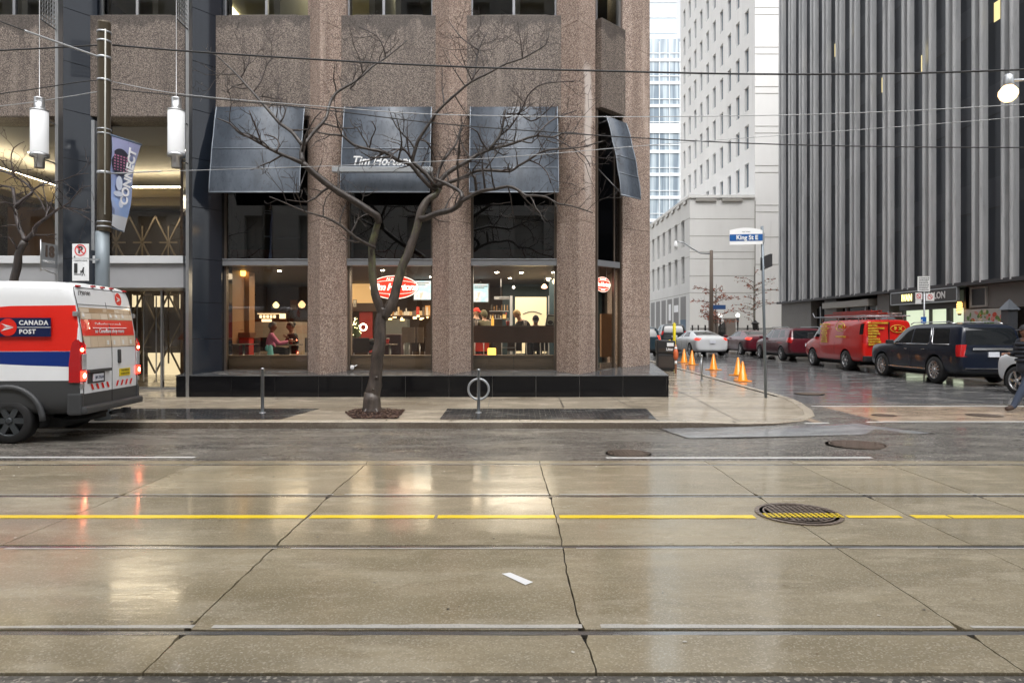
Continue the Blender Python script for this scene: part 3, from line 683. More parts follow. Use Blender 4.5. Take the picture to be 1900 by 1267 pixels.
# lobby interior
M['lobby_ceil'] = flat('lobby_ceiling', (.20, .19, .17), .7, 0, .03)
M['lobby_warm'] = flat('lobby_warm_panel', (.50, .40, .22), .5, 0, .05)
M['lobby_dark'] = flat('lobby_dark_wood', (.045, .033, .024), .4)
M['lobby_brown'] = flat('lobby_brown_stone', (.22, .13, .075), .35, 0, .2, 3)
M['cove'] = emit('cove_light', (1, .85, .58), 18)
M['gold'] = flat('lattice_bronze', (.20, .16, .11), .35, .7)
mb = MB(); mb.box(-16, -7.0, 16.62, 24, 6.56, 6.69); mb.build('lobby_ceiling', M['lobby_ceil'], bld)
mb = MB(); mb.box(-13.9, -7.3, 21.3, 23.9, 5.55, 6.05); mb.box(-13.9, -7.3, 21.2, 21.29, 5.48, 5.60); mb.box(-13.9, -7.3, 21.12, 21.25, 5.72, 5.80)
mb.box(-14.6, -13.91, 16.7, 24, 5.5, 6.05); mb.build('lobby_beam', M['lobby_warm'], bld)
mb = MB(); mb.box(-13.8, -7.1, 21.32, 21.5, 6.06, 6.10); mb.box(-14.2, -14.0, 17, 21.4, 6.06, 6.10); mb.build('cove_strip', M['cove'], bld)
mb = MB(); mb.box(-16, -8.7, 22.0, 22.2, .1, 5.45); mb.box(-8.72, -8.62, 18.2, 22, .1, 5.4); mb.build('lobby_wall', M['lobby_dark'], bld)
mb = MB(); mb.box(-7.15, -7.0, 16.7, 18.1, .1, 6.5); mb.box(-8.7, -7.0, 18.11, 18.18, .1, 6.5); mb.box(-15.4, -13.95, 21.0, 21.9, .1, 5.4); mb.build('lobby_side_wall', M['lobby_brown'], bld)
mb = MB(); mb.box(-16, -7.2, 16.7, 22, .10, .13); mb.build('lobby_floor', M['lobby_brown'], bld)
mb = MB()
for i in range(8):
    x = -13.6 + i * .8
    for z in (.3, 1.9, 3.5):
        if True:
            for s in (-1, 1): mb.obox((x, 20.9, z + .8), (.4, 0, .8 * s), (0, .02, 0), (.02, 0, -.01 * s))
            mb.obox((x, 20.9, z + .8), (.28, 0, 0), (0, .015, 0), (0, 0, .02)); mb.obox((x, 20.9, z + .8), (.02, 0, 0), (0, .015, 0), (0, 0, .5))
mb.build('bronze_lattice', M['gold'], bld)
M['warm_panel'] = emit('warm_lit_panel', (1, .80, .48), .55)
M['down'] = emit('downlight', (1, .93, .8), 14)
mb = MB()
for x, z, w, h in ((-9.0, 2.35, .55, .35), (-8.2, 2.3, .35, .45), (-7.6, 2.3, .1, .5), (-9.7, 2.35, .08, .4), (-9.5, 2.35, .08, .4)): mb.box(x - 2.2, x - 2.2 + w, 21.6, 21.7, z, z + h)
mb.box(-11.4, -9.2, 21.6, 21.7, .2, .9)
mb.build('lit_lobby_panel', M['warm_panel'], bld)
mb = MB()
for x, y in ((-8.9, 19.5), (-8.7, 19.6), (-8.5, 19.5), (-8.6, 19.8), (-13.3, 19), (-13.1, 19.1), (-12.9, 19), (-9.9, 18)): mb.lathe([(.0001, 6.545), (.055, 6.545), (.055, 6.56)], (x, y, 0), seg=10)
mb.build('lobby_downlight', M['down'], bld)
# ---- cafe shell ----
M['cafe_wall'] = flat('cafe_brown_wall', (.085, .05, .032), .5, 0, .15, 2)
M['cafe_tan'] = flat('cafe_tan_panel', (.26, .15, .08), .4, 0, .12, 2)
M['cafe_floor'] = flat('cafe_floor', (.12, .08, .06), .3)
M['cafe_ceil'] = flat('cafe_ceiling', (.10, .085, .075), .6)
M['cafe_teal'] = flat('cafe_teal_wall', (.03, .06, .075), .5)
M['cafe_red'] = flat('cafe_red', (.45, .035, .025), .4)
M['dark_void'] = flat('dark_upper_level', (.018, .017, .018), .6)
mb = MB(); chslab(mb, -6.95, 3.1, 16.62, 24.6, .40, .50); mb.box(-8.6, -6.951, 18.2, 24.6, .40, .50); mb.build('cafe_floor', M['cafe_floor'], bld)
mb = MB(); chslab(mb, -6.95, 2.9, 16.40, 24.6, 3.14, 3.26); mb.box(-8.6, -6.951, 18.2, 24.6, 3.14, 3.26); mb.build('cafe_ceiling', M['cafe_ceil'], bld)
mb = MB(); mb.box(-8.6, -.2, 24.0, 24.3, .5, 3.14); mb.box(-8.6, -8.5, 18.2, 24, .5, 3.14); mb.box(-8.5, -6.96, 18.2, 18.25, .5, 3.14); mb.build('cafe_back_wall', M['cafe_wall'], bld)
mb = MB(); mb.box(-.19, 3.1, 22.6, 22.8, .5, 3.14); mb.build('cafe_teal_wall', M['cafe_teal'], bld)
mb = MB()
for z0, z1 in ((.5, 1.07), (1.08, 1.62), (1.63, 2.15), (2.16, 3.13)): mb.box(-6.95, -6.84, 16.7, 17.7, z0, z1)
mb.box(-6.95, -6.72, 17.71, 18.1, .5, 3.13); mb.build('cafe_side_wall', M['cafe_tan'], bld)
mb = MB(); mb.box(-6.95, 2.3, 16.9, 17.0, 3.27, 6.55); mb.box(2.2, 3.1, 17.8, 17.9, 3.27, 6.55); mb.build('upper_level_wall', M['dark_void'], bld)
mb = MB(); mb.box(-6.7, 1.95, 16.45, 16.5, 3.28, 3.55); mb.build('upper_level_skirting', flat('maroon_band', (.10, .02, .02), .6), bld)
M['lamp_small'] = emit('pinpoint_light', (1, .85, .6), 40)
mb = MB()
for x, y in ((-5.9, 17.6), (-4.9, 20.5), (-4.6, 18.3), (-3.2, 17.4), (-2.2, 19.5), (-.3, 18), (.35, 18.1), (.05, 20), (1.2, 18), (-1.5, 21), (-5.4, 22), (1.6, 21)): mb.lathe([(.0001, 3.125), (.045, 3.125), (.045, 3.14)], (x, y, 0), seg=10)
mb.build('cafe_downlight', M['lamp_small'], bld)
def area(name, loc, sx, sy, e, col, rot=(0, 0, 0)):
    l = bpy.data.lights.new(name, 'AREA'); l.shape = 'RECTANGLE'; l.size = sx; l.size_y = sy; l.energy = e; l.color = col
    o = bpy.data.objects.new(name, l); C.objects.link(o); o.location = loc; o.rotation_euler = rot; return o
area('cafe_light', (-4.9, 18.6, 3.08), 2.6, 2.2, 60, (1, .78, .52))
area('cafe_light', (-2.0, 19.2, 3.08), 2.4, 3, 85, (1, .78, .54))
area('cafe_light', (.6, 19.4, 3.08), 2.4, 3.4, 80, (1, .86, .68))
area('lobby_light', (-10, 19.3, 5.4), 4, 2, 75, (1, .86, .66))
area('office_light', (-4.8, 20, 11.2), 1.5, 4, 26, (1, .93, .65))
# ================= finned dark building across the side street =================
FX = 17.5; FY0, FY1 = 14.0, 44.6; MOD = 1.533; ZB = 3.45; ZT = 34
fin = thing('finned_tower', 'dark tower on the right with pairs of pale vertical concrete fins', 'building', (22, 30, 0))
def fin_mat():
    t = NT('weathered_fin'); n = t.noise(2.2, (1, 1, .12), 6, .65); n2 = t.noise(7, (1, 1, .1), 5, .7)
    col = t.mix(t.ramp(n, .3, .7), (.35, .362, .375), (.52, .53, .54)); col = t.mix(t.ramp(n2, .55, .72, (0, 0, 0), (.55, .55, .55)), col, (.16, .16, .165))
    return t.set(Base__Color=col, Roughness=.6)
M['fin'] = fin_mat()
def dark_glass_var():
    t = NT('tower_glass'); n = t.noise(.35, (1, 1, 1), 3); return t.set(Base__Color=t.mix(n, (.008, .010, .014), (.026, .032, .044)), Roughness=.28, Specular__IOR__Level=.4)
M['tglass'] = dark_glass_var()
M['tspan'] = flat('tower_spandrel', (.032, .037, .047), .35, 0, .2, 1.2)
M['tbody'] = flat('tower_body', (.05, .05, .055), .6)
mb = MB(); mb.box(FX + .35, FX + 25, FY0, FY1, ZB - .05, ZT); mb.box(FX + .02, FX + .35, FY0, FY1, ZB - .12, ZB + .02); mb.build('tower_wall', M['tbody'], fin)
yk = [23.74 + MOD * k for k in range(-6, 14)]
for y in yk:
    if FY0 < y < FY1:
        w = MB(); zz = [ZB + .02]; mm_ = []; ye = min(FY1, y + MOD); xg = FX + .27
        for i in range(9): zz += [4.0 + 3.4 * i + 2.06, 4.0 + 3.4 * i + 2.12, 4.0 + 3.4 * i + 3.2]; mm_ += [0, 2, 1]
        vv = []; [vv.extend([(xg, y + .5, z), (xg, ye, z)]) for z in zz]
        w.add(vv, [], 0)
        for i in range(len(mm_)): w.f.append((2 * i, 2 * i + 1, 2 * i + 3, 2 * i + 2)); w.mi.append(mm_[i]); w.sm.append(False)
        raw(w, 'window_strip', [M['tglass'], M['tspan'], M['black_plastic']], fin)
for y in yk:
    for d in (0, .42):
        if FY0 < y + d < FY1:
            f = MB(); a = y + d
            f.prism([(FX + .35, a), (FX + .06, a), (FX, a + .05), (FX, a + .10), (FX + .06, a + .15), (FX + .35, a + .15)], ZB - .03 - (.0 if d else .02), ZT)
            f.build('fin', M['fin'], fin)
M['lit_win'] = emit('lit_window_panel', (1, .82, .38), .55, (.3, .25, .1))
random.seed(3)
mb = MB()
for (px, py) in ((1545, 95), (1705, 120), (1632, 160), (1604, 172), (1840, 25), (1500, 110), (1460, 5), (1580, 60), (1720, 100)):
    y = FX * F / (px - 945); z = PZ(py, y); mb = MB(); mb.box(FX + .255, FX + .268, y - .12, y + .18, z - .25, z + .45); mb.build('lit_office_window', M['lit_win'], fin)
# street level of that tower
M['shop_dark'] = flat('shopfront_dark', (.045, .042, .042), .45)
M['shop_grey'] = flat('shopfront_grey', (.16, .155, .15), .6, 0, .15, 2)
M['shop_beige'] = flat('shop_fascia_beige', (.30, .29, .27), .6)
M['cream_lit'] = emit('lit_salon_room', (.86, 1.0, .72), .40, (.6, .6, .5))
def yx(px, X=FX + .3): return X * F / (px - CX)
XW = FX + .35
mb = MB()
for a, b in ((1450, 1505), (1530, 1552), (1628, 1650)):
    ya, yb = yx(b), yx(a); mb.box(XW - .05, XW + 3, ya, yb, .1, ZB - .13)
mb.box(XW + 1.2, XW + 3, FY0, FY1, .1, ZB - .13); mb.build('ground_floor_wall', M['shop_grey'], fin)
mb = MB(); mb.box(XW - .25, XW + .3, yx(1618), yx(1532), PZ(566, 30) + .1, ZB - .3); mb.build('shop_fascia', M['shop_beige'], fin, bev=.01)
mb = MB(); mb.box(XW + .3, XW + .36, yx(1625), yx(1445), .2, 2.9); mb.build('shop_glazing', M['glass_dark'], fin)
mb = MB()
for px in (1470, 1515, 1562, 1598, 1618): y = yx(px); mb.box(XW + .2, XW + .3, y, y + .12, .2, 3.0)
mb.build('shop_mullion', M['alu'], fin)
# salon
ys0, ys1 = yx(1778), yx(1652)
salon = thing('salon_sign', 'dark salon sign board with pale and yellow letters above the lit shop', 'shop sign', (XW - .3, (ys0 + ys1) / 2, 3))
SX = XW - .32; sy0, sy1 = SX * F / (1775 - CX), SX * F / (1654 - CX)
mb = MB(); mb.box(SX, SX + .14, sy0, sy1, 2.78, 3.29); mb.build('board', M['shop_dark'], salon, bev=.01)
mb = MB()
for z0, z1 in ((2.75, 2.79), (3.28, 3.32)): mb.box(SX - .02, SX + .1, sy0 - .02, sy1 + .02, z0, z1)
mb.box(SX - .02, SX + .1, sy0 - .05, sy0 - .005, 2.79, 3.28); mb.box(SX - .02, SX + .1, sy1 + .005, sy1 + .05, 2.79, 3.28); mb.build('frame', M['galv'], salon)
M['yel_letter'] = emit('yellow_letters', (1, .85, .3), 1.4, (.9, .8, .3)); M['pale_letter'] = flat('pale_letters', (.7, .7, .7), .5)
ym = lambda px: SX * F / (px - CX)
text('IVAN', .40, M['yel_letter'], 'lettering', salon, (SX - .012, ym(1683), 3.03), (0, -1, 0), (0, 0, 1), bold=.014, sx=.85)
text('HAIR', .34, M['pale_letter'], 'lettering', salon, (SX - .012, ym(1709), 3.03), (0, -1, 0), (0, 0, 1), bold=.010, sx=.8)
text('SALON', .38, M['pale_letter'], 'lettering', salon, (SX - .012, ym(1738), 3.03), (0, -1, 0), (0, 0, 1), bold=.012, sx=.95)
mb = MB(); mb.box(XW + .2, XW + .25, yx(1785), yx(1670), .4, 2.62); mb.build('lit_salon_front', M['cream_lit'], fin)
mb = MB()
for px in (1672, 1720, 1752, 1758): y = yx(px); mb.box(XW + .1, XW + .199, y, y + .10, .3, 2.75)
mb.box(XW + .08, XW + .199, yx(1786), yx(1758) - .1, 1.75, 1.9); mb.box(XW + .05, XW + .199, yx(1790), yx(1665), 2.5, 2.76); mb.box(XW, XW + 1.2, yx(1796), yx(1786), .1, 3.3)
mb.build('salon_mullion', M['shop_dark'], fin)
M['notice'] = flat('notice_black', (.03, .03, .03), .5)
mb = MB(); y0 = yx(1748)
rr = random.Random(2)
for i, z in enumerate((1.66, 1.56, 1.46, 1.33)):
    y = y0
    while y < yx(1728): w = rr.uniform(.05, .14); mb.box(XW + .192, XW + .199, y, y + w, z, z + .055); y += w + .03
mb.build('window_lettering', M['notice'], fin)
bp = thing('barber_light', 'glowing amber striped barber pole beside the lit salon window', 'barber pole', (XW - .1, yx(1783), 2.3))
M['amber'] = emit('amber_glass', (1, .55, .15), 1.6, (.8, .5, .2))
mb = MB(); mb.lathe([(.06, 2.28), (.09, 2.32), (.10, 2.45), (.10, 2.66), (.07, 2.74)], (XW - .1, yx(1783), 0), seg=16); mb.build('lamp_glass', M['amber'], bp)
mb = MB()
for i in range(4): mb.tube([(XW - .1 + .105 * math.cos(a), yx(1783) + .105 * math.sin(a), 2.34 + i * .09 + .02 * a) for a in [k * .5 for k in range(13)]], .012, 5)
mb.lathe([(.05, 2.2), (.07, 2.28)], (XW - .1, yx(1783), 0), seg=12); mb.lathe([(.07, 2.74), (.03, 2.80)], (XW - .1, yx(1783), 0), seg=12); mb.build('bracket', M['dsteel'], bp)
# framed dark opening, flower mural, piers with pyramid lamps further right
mb = MB(); ya, yb = yx(1900) - 6, yx(1790); mb.box(XW, XW + 1.0, ya, yb, 2.45, ZB - .13); mb.build('stone_band', M['shop_grey'], fin)
mb = MB(); ya, yb = yx(1828), yx(1803)
for a, b, c, d in ((ya - .08, yb + .08, 2.50, 2.56), (ya - .08, yb + .08, 3.20, 3.26), (ya - .08, ya, 2.56, 3.20), (yb, yb + .08, 2.56, 3.20)): mb.box(XW - .06, XW - .002, a, b, c, d)
mb.build('vent_frame', M['shop_beige'], fin); mb = MB(); mb.box(XW - .03, XW - .002, ya, yb, 2.56, 3.20); mb.build('vent_louvre', M['black_plastic'], fin)
mural = thing('flower_mural', 'painted panel of pink and red flowers and green leaves on the grey wall', 'mural', (XW - .05, yx(1830), 1.5))
mb = MB(); ya, yb = yx(1868), yx(1789); mb.box(XW - .04, XW + .05, ya, yb, .75, 2.42); mb.build('panel', flat('mural_ground', (.42, .41, .39), .6), mural)
mcols = [flat('mural_' + n, c, .6) for n, c in (('red', (.5, .06, .03)), ('pink', (.55, .22, .20)), ('leaf', (.10, .20, .05)), ('light_leaf', (.30, .36, .10)), ('cream', (.6, .5, .38)))]
mb = MB(); rr = random.Random(5)
for i in range(110):
    y = rr.uniform(ya + .15, yb - .15); z = rr.uniform(1.35, 2.32) - .25 * ((y - (ya + yb) / 2) / (yb - ya) * 2) ** 2; r = rr.uniform(.03, .14); mi = rr.choice([0, 1, 2, 2, 3, 3, 4]); n = 9
    sq = rr.uniform(.4, 1); an = rr.uniform(0, 3)
    pts = [(XW - .042 - i * .0001, y + r * math.cos(a) * math.cos(an) - r * sq * math.sin(a) * math.sin(an), min(2.40, z + r * math.cos(a) * math.sin(an) + r * sq * math.sin(a) * math.cos(an))) for a in [2 * math.pi * k / n for k in range(n)]]
    mb.add(pts, [tuple(range(n))], mi)
raw(mb, 'flowers', mcols, mural)
M['slate'] = flat('slate_lamp', (.06, .065, .075), .5)
for px, z0, lab in ((1873, 2.32, 'dark pyramid topped post beside the flower mural'), (1648, 2.12, 'dark pyramid topped post behind the red van')):
    x = XW - .55; y = x * F / (px - CX); t = thing('pyramid_post', lab, 'post', (x, y, .15)); 
    mb = MB(); mb.box(x - .17, x + .17, y - .17, y + .17, .12, z0); mb.build('post', M['slate'], t, bev=.01)
    mb = MB(); mb.add([(x - .23, y - .23, z0), (x + .23, y - .23, z0), (x + .23, y + .23, z0), (x - .23, y + .23, z0), (x, y, z0 + .38)], [(0, 1, 4), (1, 2, 4), (2, 3, 4), (3, 0, 4), (3, 2, 1, 0)]); mb.build('cap', flat('slate_cap', (.12, .135, .155), .4), t)
# ================= white stone buildings =================
def stone_mat(name, c1, c2):
    t = NT(name); b = t.n('ShaderNodeTexBrick', Vector=t.coord((1, 1, 1)), Scale=1.0, Color1=c1, Color2=c2, Mortar=tuple(c * .8 for c in c1)); b.inputs['Mortar Size'].default_value = .012
    n = t.noise(.4, (1, 1, .3), 5); return t.m, t, n
def pale(name, c, streak=(.30, .29, .27)):
    t = NT(name); n = t.noise(.5, (1, 1, .25), 5, .6); n2 = t.noise(.12, (1, 1, 1), 3)
    col = t.mix(t.ramp(n, .35, .65), tuple(v * .93 for v in c), c); col = t.mix(t.ramp(t.noise(1.3, (1, 1, .08), 4), .62, .8, (0, 0, 0), (.4, .4, .4)), col, streak)
    return t.set(Base__Color=col, Roughness=.75)
M['pale'] = pale('pale_limestone', (.70, .70, .69)); M['pale2'] = pale('pale_limestone_low', (.60, .60, .585))
M['win_pale'] = NT('pale_window').set(Base__Color=(.10, .13, .16), Roughness=.08, Specular__IOR__Level=.9)
M['seam'] = flat('stone_seam', (.26, .25, .23), .8)
YF = 60.0; XL = PX(1280, YF); XT = PX(1401, YF)
def white_building(name, lab, X0, X1, YA, YB, z0, z1, cols, rows_, ww, wh, mat, yc0, dy):
    t = thing(name, lab, 'building', ((X0 + X1) / 2, YA + 10, 0))
    holes = [(yc0 + dy * i - YA - ww / 2, yc0 + dy * i - YA + ww / 2, z, z + wh) for i in range(cols) for z in rows_]
    mb = MB(); holes_wall(mb, (X0, YA, 0), (0, 1, 0), YB - YA, z0, z1, (-1, 0, 0), holes, .3)
    mb.quad((X0, YA, z0), (X1, YA, z0), (X1, YA, z1), (X0, YA, z1)); mb.quad((X0, YA, z1), (X1, YA, z1), (X1, YB, z1), (X0, YB, z1)); mb.quad((X0, YB, z0), (X1, YB, z0), (X1, YB, z1), (X0, YB, z1)); mb.quad((X1, YA, z0), (X1, YB, z0), (X1, YB, z1), (X1, YA, z1))
    o = raw(mb, 'wall', mat, t)
    return t, holes
r_lo = [PZ(478.5, 62.4) - 2.45 - .0, 0]
low, hl = white_building('stone_office_block', 'low pale stone block with a flat parapet at the end of the side street', XL, PX(1400.5, YF), YF, 100, .3, 13.3, 14, [PZ(478.5, 62.4) - 2.35, PZ(408.4, 62.4) - 2.5], 1.1, 2.45, M['pale2'], 62.4, 2.55)
for i, (a, b, c, d) in enumerate(hl):
    mb = MB(); mb.box(XL + .26, XL + .3, YF + a, YF + b, c, d); w = mb.build('window', M['win_pale'], low)
    mb = MB(); mb.box(XL + .2, XL + .255, YF + a, YF + b, c + .7, c + .78); mb.box(XL + .2, XL + .255, YF + a, YF + a + .08, c, d); mb.build('window_bar', M['alu'], w)
mb = MB()
for i in range(6):
    y = 61.3 + 2.62 * i; mb.box(XL - .012, XL + .02, y, y + 1.9, .4, 4.7)
mb.build('ground_floor_opening', flat('dim_shop_opening', (.13, .12, .115), .3), low)
mb = MB(); mb.box(XL - .03, XL - .013, 64.0, 65.6, 3.35, 4.0); mb.box(XL - .03, XL - .013, 66.9, 67.8, 2.6, 4.2); mb.build('white_notice', M['white'], low)
mb = MB(); mb.box(XL - .03, XL - .013, 61.3, 63.2, .4, 2.6); mb.build('blue_hoarding', flat('blue_hoarding', (.06, .11, .17), .5), low)
mb = MB(); mb.box(XL - .12, PX(1400, YF), YF - .15, 100, 13.25, 13.5)
for i in range(16): mb.box(XL - .14, XL - .11, 61 + i * 2.3, 61.9 + i * 2.3, 12.95, 13.2)
mb.build('parapet', M['pale2'], low)
mb = MB()
for i in range(16): mb = MB(); mb.box(XL - .02, XL + .03, 60.9 + i * 2.3, 62.1 + i * 2.3, 12.9, 13.2); mb.build('parapet_slot', M['seam'], low)
for i in range(2): mb = MB(); mb.box(XL + .5 + i * 2.3, XL + 2.3 + i * 2.3, YF - .165, YF + .03, 12.95, 13.2); mb.build('parapet_slot', M['seam'], low)
mb = MB()
for z in (4.9, 7.9, 8.5, 11.4, 9.9, 6.4): mb.box(XL - .02, PX(1400, YF), YF - .012, YF + .02, z, z + .035); 
for z in (4.9, 8.1, 11.5): mb.box(XL - .012, XL + .02, YF, 99, z, z + .035)
mb.build('stone_course', M['seam'], low)
tow, ht = white_building('stone_tower', 'tall pale stone tower with narrow windows behind the low stone block', XT, 45, YF, 86, .3, 62, 10, [13.0 - 1.9 + 3.47 * i + .0 for i in range(11)], 1.05, 2.2, M['pale'], 62.1, 2.45)
k = 0
for i, (a, b, c, d) in enumerate(ht):
    if c < 13.4: continue
    y = YF + (a + b) / 2
    if 613.5 - (c - 1.6) * F / y < -40: continue
    k += 1
    mb = MB(); mb.box(XT + .24, XT + .3, YF + a, YF + b, c, d); w = mb.build('window', M['win_pale'], tow)
mb = MB()
for i in range(12):
    z = 12.0 + 3.47 * i
    for dz in (0, .6): mb.box(XT - .015, 30, YF - .02, YF + .02, z + dz, z + dz + .04)
for z in (4.0, 5.2, 7.4, 9.8): mb.box(XT + .05, 30, YF - .02, YF + .02, z, z + .04)
mb.box(XT - .03, XT + .04, YF - .03, YF - .015, .4, 13); mb.build('stone_course', M['seam'], tow)
mb = MB(); mb.box(XT + .2, XT + .35, 60.1, 85.9, 12.5, 61); mb.build('window_backing', M['win_pale'], tow)
# glass tower far behind
M['far_glass'] = None
def far_glass():
    t = NT('far_curtain_glass'); n = t.noise(.18, (3.5, 1, .25), 4, .7); v = t.noise(.5, (2.5, 1, .08), 3)
    col = t.mix(t.ramp(v, .42, .58), (.17, .22, .27), (.42, .49, .54)); return t.set(Base__Color=col, Roughness=.25, Specular__IOR__Level=.8)
M['far_glass'] = far_glass(); M['far_white'] = flat('far_white_band', (.66, .70, .73), .6, 0, .02)
gt = thing('glass_tower', 'blue grey glass tower with white floor bands far behind the stone tower', 'building', (25, 120, 0))
YG2 = 120; XR = PX(1262, YG2)
for i in range(13):
    z = 1.6 + 4.02 * i - 1; mb = MB(); mb.box(8, XR, YG2, YG2 + 25, z + .55, z + 4.02); mb.build('glazed_floor', M['far_glass'], gt)
    mb = MB(); mb.box(7.95, XR + .05, YG2 - .15, YG2 + 25, z + (.0 if i != 9 else -.5), z + (.54 if i != 9 else 1.2)); mb.box(8, XR, YG2 - .1, YG2 - .01, z + 1.4, z + 1.52); mb.build('floor_band', M['far_white'], gt)
mb = MB()
for i in range(12): mb.box(XR - .12 - 1.8 * i, XR - 1.8 * i, YG2 - .13, YG2 - .005, .6, 52.3)
mb.build('glazing_bar', M['far_white'], gt)
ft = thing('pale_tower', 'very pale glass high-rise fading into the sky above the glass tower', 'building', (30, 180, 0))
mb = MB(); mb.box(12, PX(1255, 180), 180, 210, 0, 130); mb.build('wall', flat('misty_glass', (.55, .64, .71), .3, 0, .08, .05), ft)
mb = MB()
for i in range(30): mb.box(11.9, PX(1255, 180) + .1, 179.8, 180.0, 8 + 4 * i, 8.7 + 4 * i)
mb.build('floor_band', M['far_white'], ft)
# facing building across the main road, behind the viewer (mirrored in the wet glass)
ob = thing('facing_building', 'pale stone building on the viewer side of the road, seen mirrored in the shop windows', 'building', (0, -12, 0))
mb = MB(); hs_ = [(x, x + 1.7, 1.5 + 4.2 * j, 4.2 + 4.2 * j) for x in [2 + 3.2 * i for i in range(24)] for j in range(6)]
holes_wall(mb, (-40, -8, 0), (1, 0, 0), 80, 0, 27, (0, 1, 0), hs_, .4); mb.box(-40, 40, -20, -8.5, 0, 26.9); raw(mb, 'wall', M['pale2'], ob)
# ================= street objects =================
def lantern(px, lab):
    Y = 14.72; x = PX(px, Y); t = thing('hanging_lantern', lab, 'lantern', (x, Y, PZ(35, Y)), 0, 'white cylinder lanterns on the office building')
    mb = MB(); mb.lathe([(.168, PZ(285, Y)), (.172, PZ(284, Y)), (.172, PZ(208, Y)), (.168, PZ(207, Y))], (x, Y, 0), seg=28); mb.build('lamp_shade', M['lantern'], t)
    mb = MB(); mb.lathe([(.12, PZ(207, Y)), (.18, PZ(207, Y)), (.18, PZ(204.5, Y)), (.105, PZ(204, Y)), (.10, PZ(184, Y)), (.105, PZ(182, Y)), (.02, PZ(181, Y)), (.006, PZ(180, Y)), (.006, PZ(0, Y))], (x, Y, 0), seg=20); mb.build('top_cap', M['steel'], t)
    mb = MB(); mb.lathe([(.09, PZ(312, Y)), (.10, PZ(311, Y)), (.10, PZ(292, Y)), (.18, PZ(291.5, Y)), (.185, PZ(285.5, Y)), (.12, PZ(285, Y))], (x, Y, 0), seg=20); mb.build('bottom_cap', M['steel'], t)
    mb = MB(); xf = round((x + 4.24 + .0) / STEP) * STEP - 4.24
    for z in (PZ(218, Y), PZ(293, Y), PZ(35, Y)): mb.tube([(x, Y, z), (x, 15.24, z)], .016, 6)
    mb.build('bracket_arm', M['dsteel'], t)
    mb = MB(); za, zb = PZ(35, Y), PZ(35, Y) + .92; nx, nz = 6, 9
    y0, y1 = Y + .02, 15.24
    for i in range(nx + 1): yy = y0 + (y1 - y0) * i / nx; mb.box(x - .006, x + .006, yy - .012, yy + .012, za, zb)
    for j in range(nz + 1): zz = za + (zb - za) * j / nz; mb.box(x - .005, x + .005, y0, y1, zz - .016, zz + .016)
    mb.build('perforated_panel', M['steel'], t); return t
M['lantern'] = emit('lantern_glass', (1, 1, 1), .08, (.8, .82, .84))
lantern(73, 'white cylinder lantern hanging at the far left of the office building')
lantern(327, 'white cylinder lantern hanging between the entrance and the cafe windows')
# 18 sign
t = thing('number_sign', 'square steel sign with the number 18 bracketed to the black column', 'sign', (-10.07, 15.2, 3))
Ys = 15.2; xa, xb = PX(76, 14.75), PX(105, 15.25)
mb = MB(); mb.obox(((xa + xb) / 2, 14.98, (PZ(452, 15) + PZ(496, 15)) / 2), ((xb - xa) / 2, .23, 0), (.01, -.012, 0), (0, 0, (PZ(452, 15) - PZ(496, 15)) / 2)); mb.build('plate', M['galv'], t)
M['num'] = flat('sign_brown', (.10, .075, .06), .4)
u = Vector(((xb - xa) / 2, .23, 0)).normalized(); c = Vector(((xa + xb) / 2, 14.98, PZ(468, 15))) + u.cross(Vector((0, 0, 1))) * .02
text('18', .34, M['num'], 'numerals', t, c, u, bold=.014)
text('KING ST E', .08, M['white'], 'small_lettering', t, c - Vector((0, 0, .22)), u)
mb = MB(); mb.tube([(xa, 14.74, PZ(447, 15)), (xa, 14.74, PZ(505, 15))], .012, 6); mb.tube([(xa, 14.74, PZ(500, 15)), (xb, 15.25, PZ(508, 15))], .012, 6); mb.build('bracket', M['steel'], t)
# utility pole
YP = 12.05; xp = PX(193, YP); zg = walk_z(xp, YP)
pole = thing('utility_pole', 'thick brown and grey metal pole with straps and cables behind the postal van', 'utility pole', (xp, YP, zg))
r = 11.3 * YP / F
mb = MB(); mb.lathe([(r * 1.2, zg), (r * 1.12, zg + .6), (r * 1.06, PZ(505, YP)), (r * 1.02, PZ(430, YP))], (xp - .03, YP, 0), seg=24); mb.build('lower_shaft', flat('pole_grey', (.20, .235, .26), .5, .3, .25, 5, sc=(1, 1, .3)), pole)
mb = MB(); mb.lathe([(r * 1.06, PZ(430, YP)), (r, PZ(300, YP)), (r * .97, PZ(46, YP)), (r * 1.0, PZ(45, YP)), (r * 1.0, PZ(42, YP)), (.0001, PZ(41.5, YP))], (xp, YP, 0), seg=24); mb.build('upper_shaft', flat('pole_brown', (.085, .068, .045), .45, .3, .25, 4, sc=(1, 1, .2)), pole)
for py, h in ((61, 1.6), (78, 1.6), (108, 2), (150, 1.6), (241, 1), (249, 1), (321, 2.4), (412, 1), (421, 1)):
    mb = MB(); mb.lathe([(r * 1.04, PZ(py + h, YP)), (r * 1.08, PZ(py + h, YP)), (r * 1.08, PZ(py - h, YP)), (r * 1.04, PZ(py - h, YP))], (xp, YP, 0), seg=20); mb.build('strap', M['galv'], pole)
mb = MB(); mb.box(xp - .19, xp - .135, YP - .06, YP + .02, PZ(465, YP), PZ(225, YP)); mb.build('cable_duct', M['galv'], pole)
mb = MB(); mb.tube([(xp + .1, YP - .13, PZ(60, YP)), (xp + .09, YP - .13, PZ(400, YP))], .012, 6); mb.build('conduit', flat('pale_conduit', (.5, .5, .46), .5), pole)
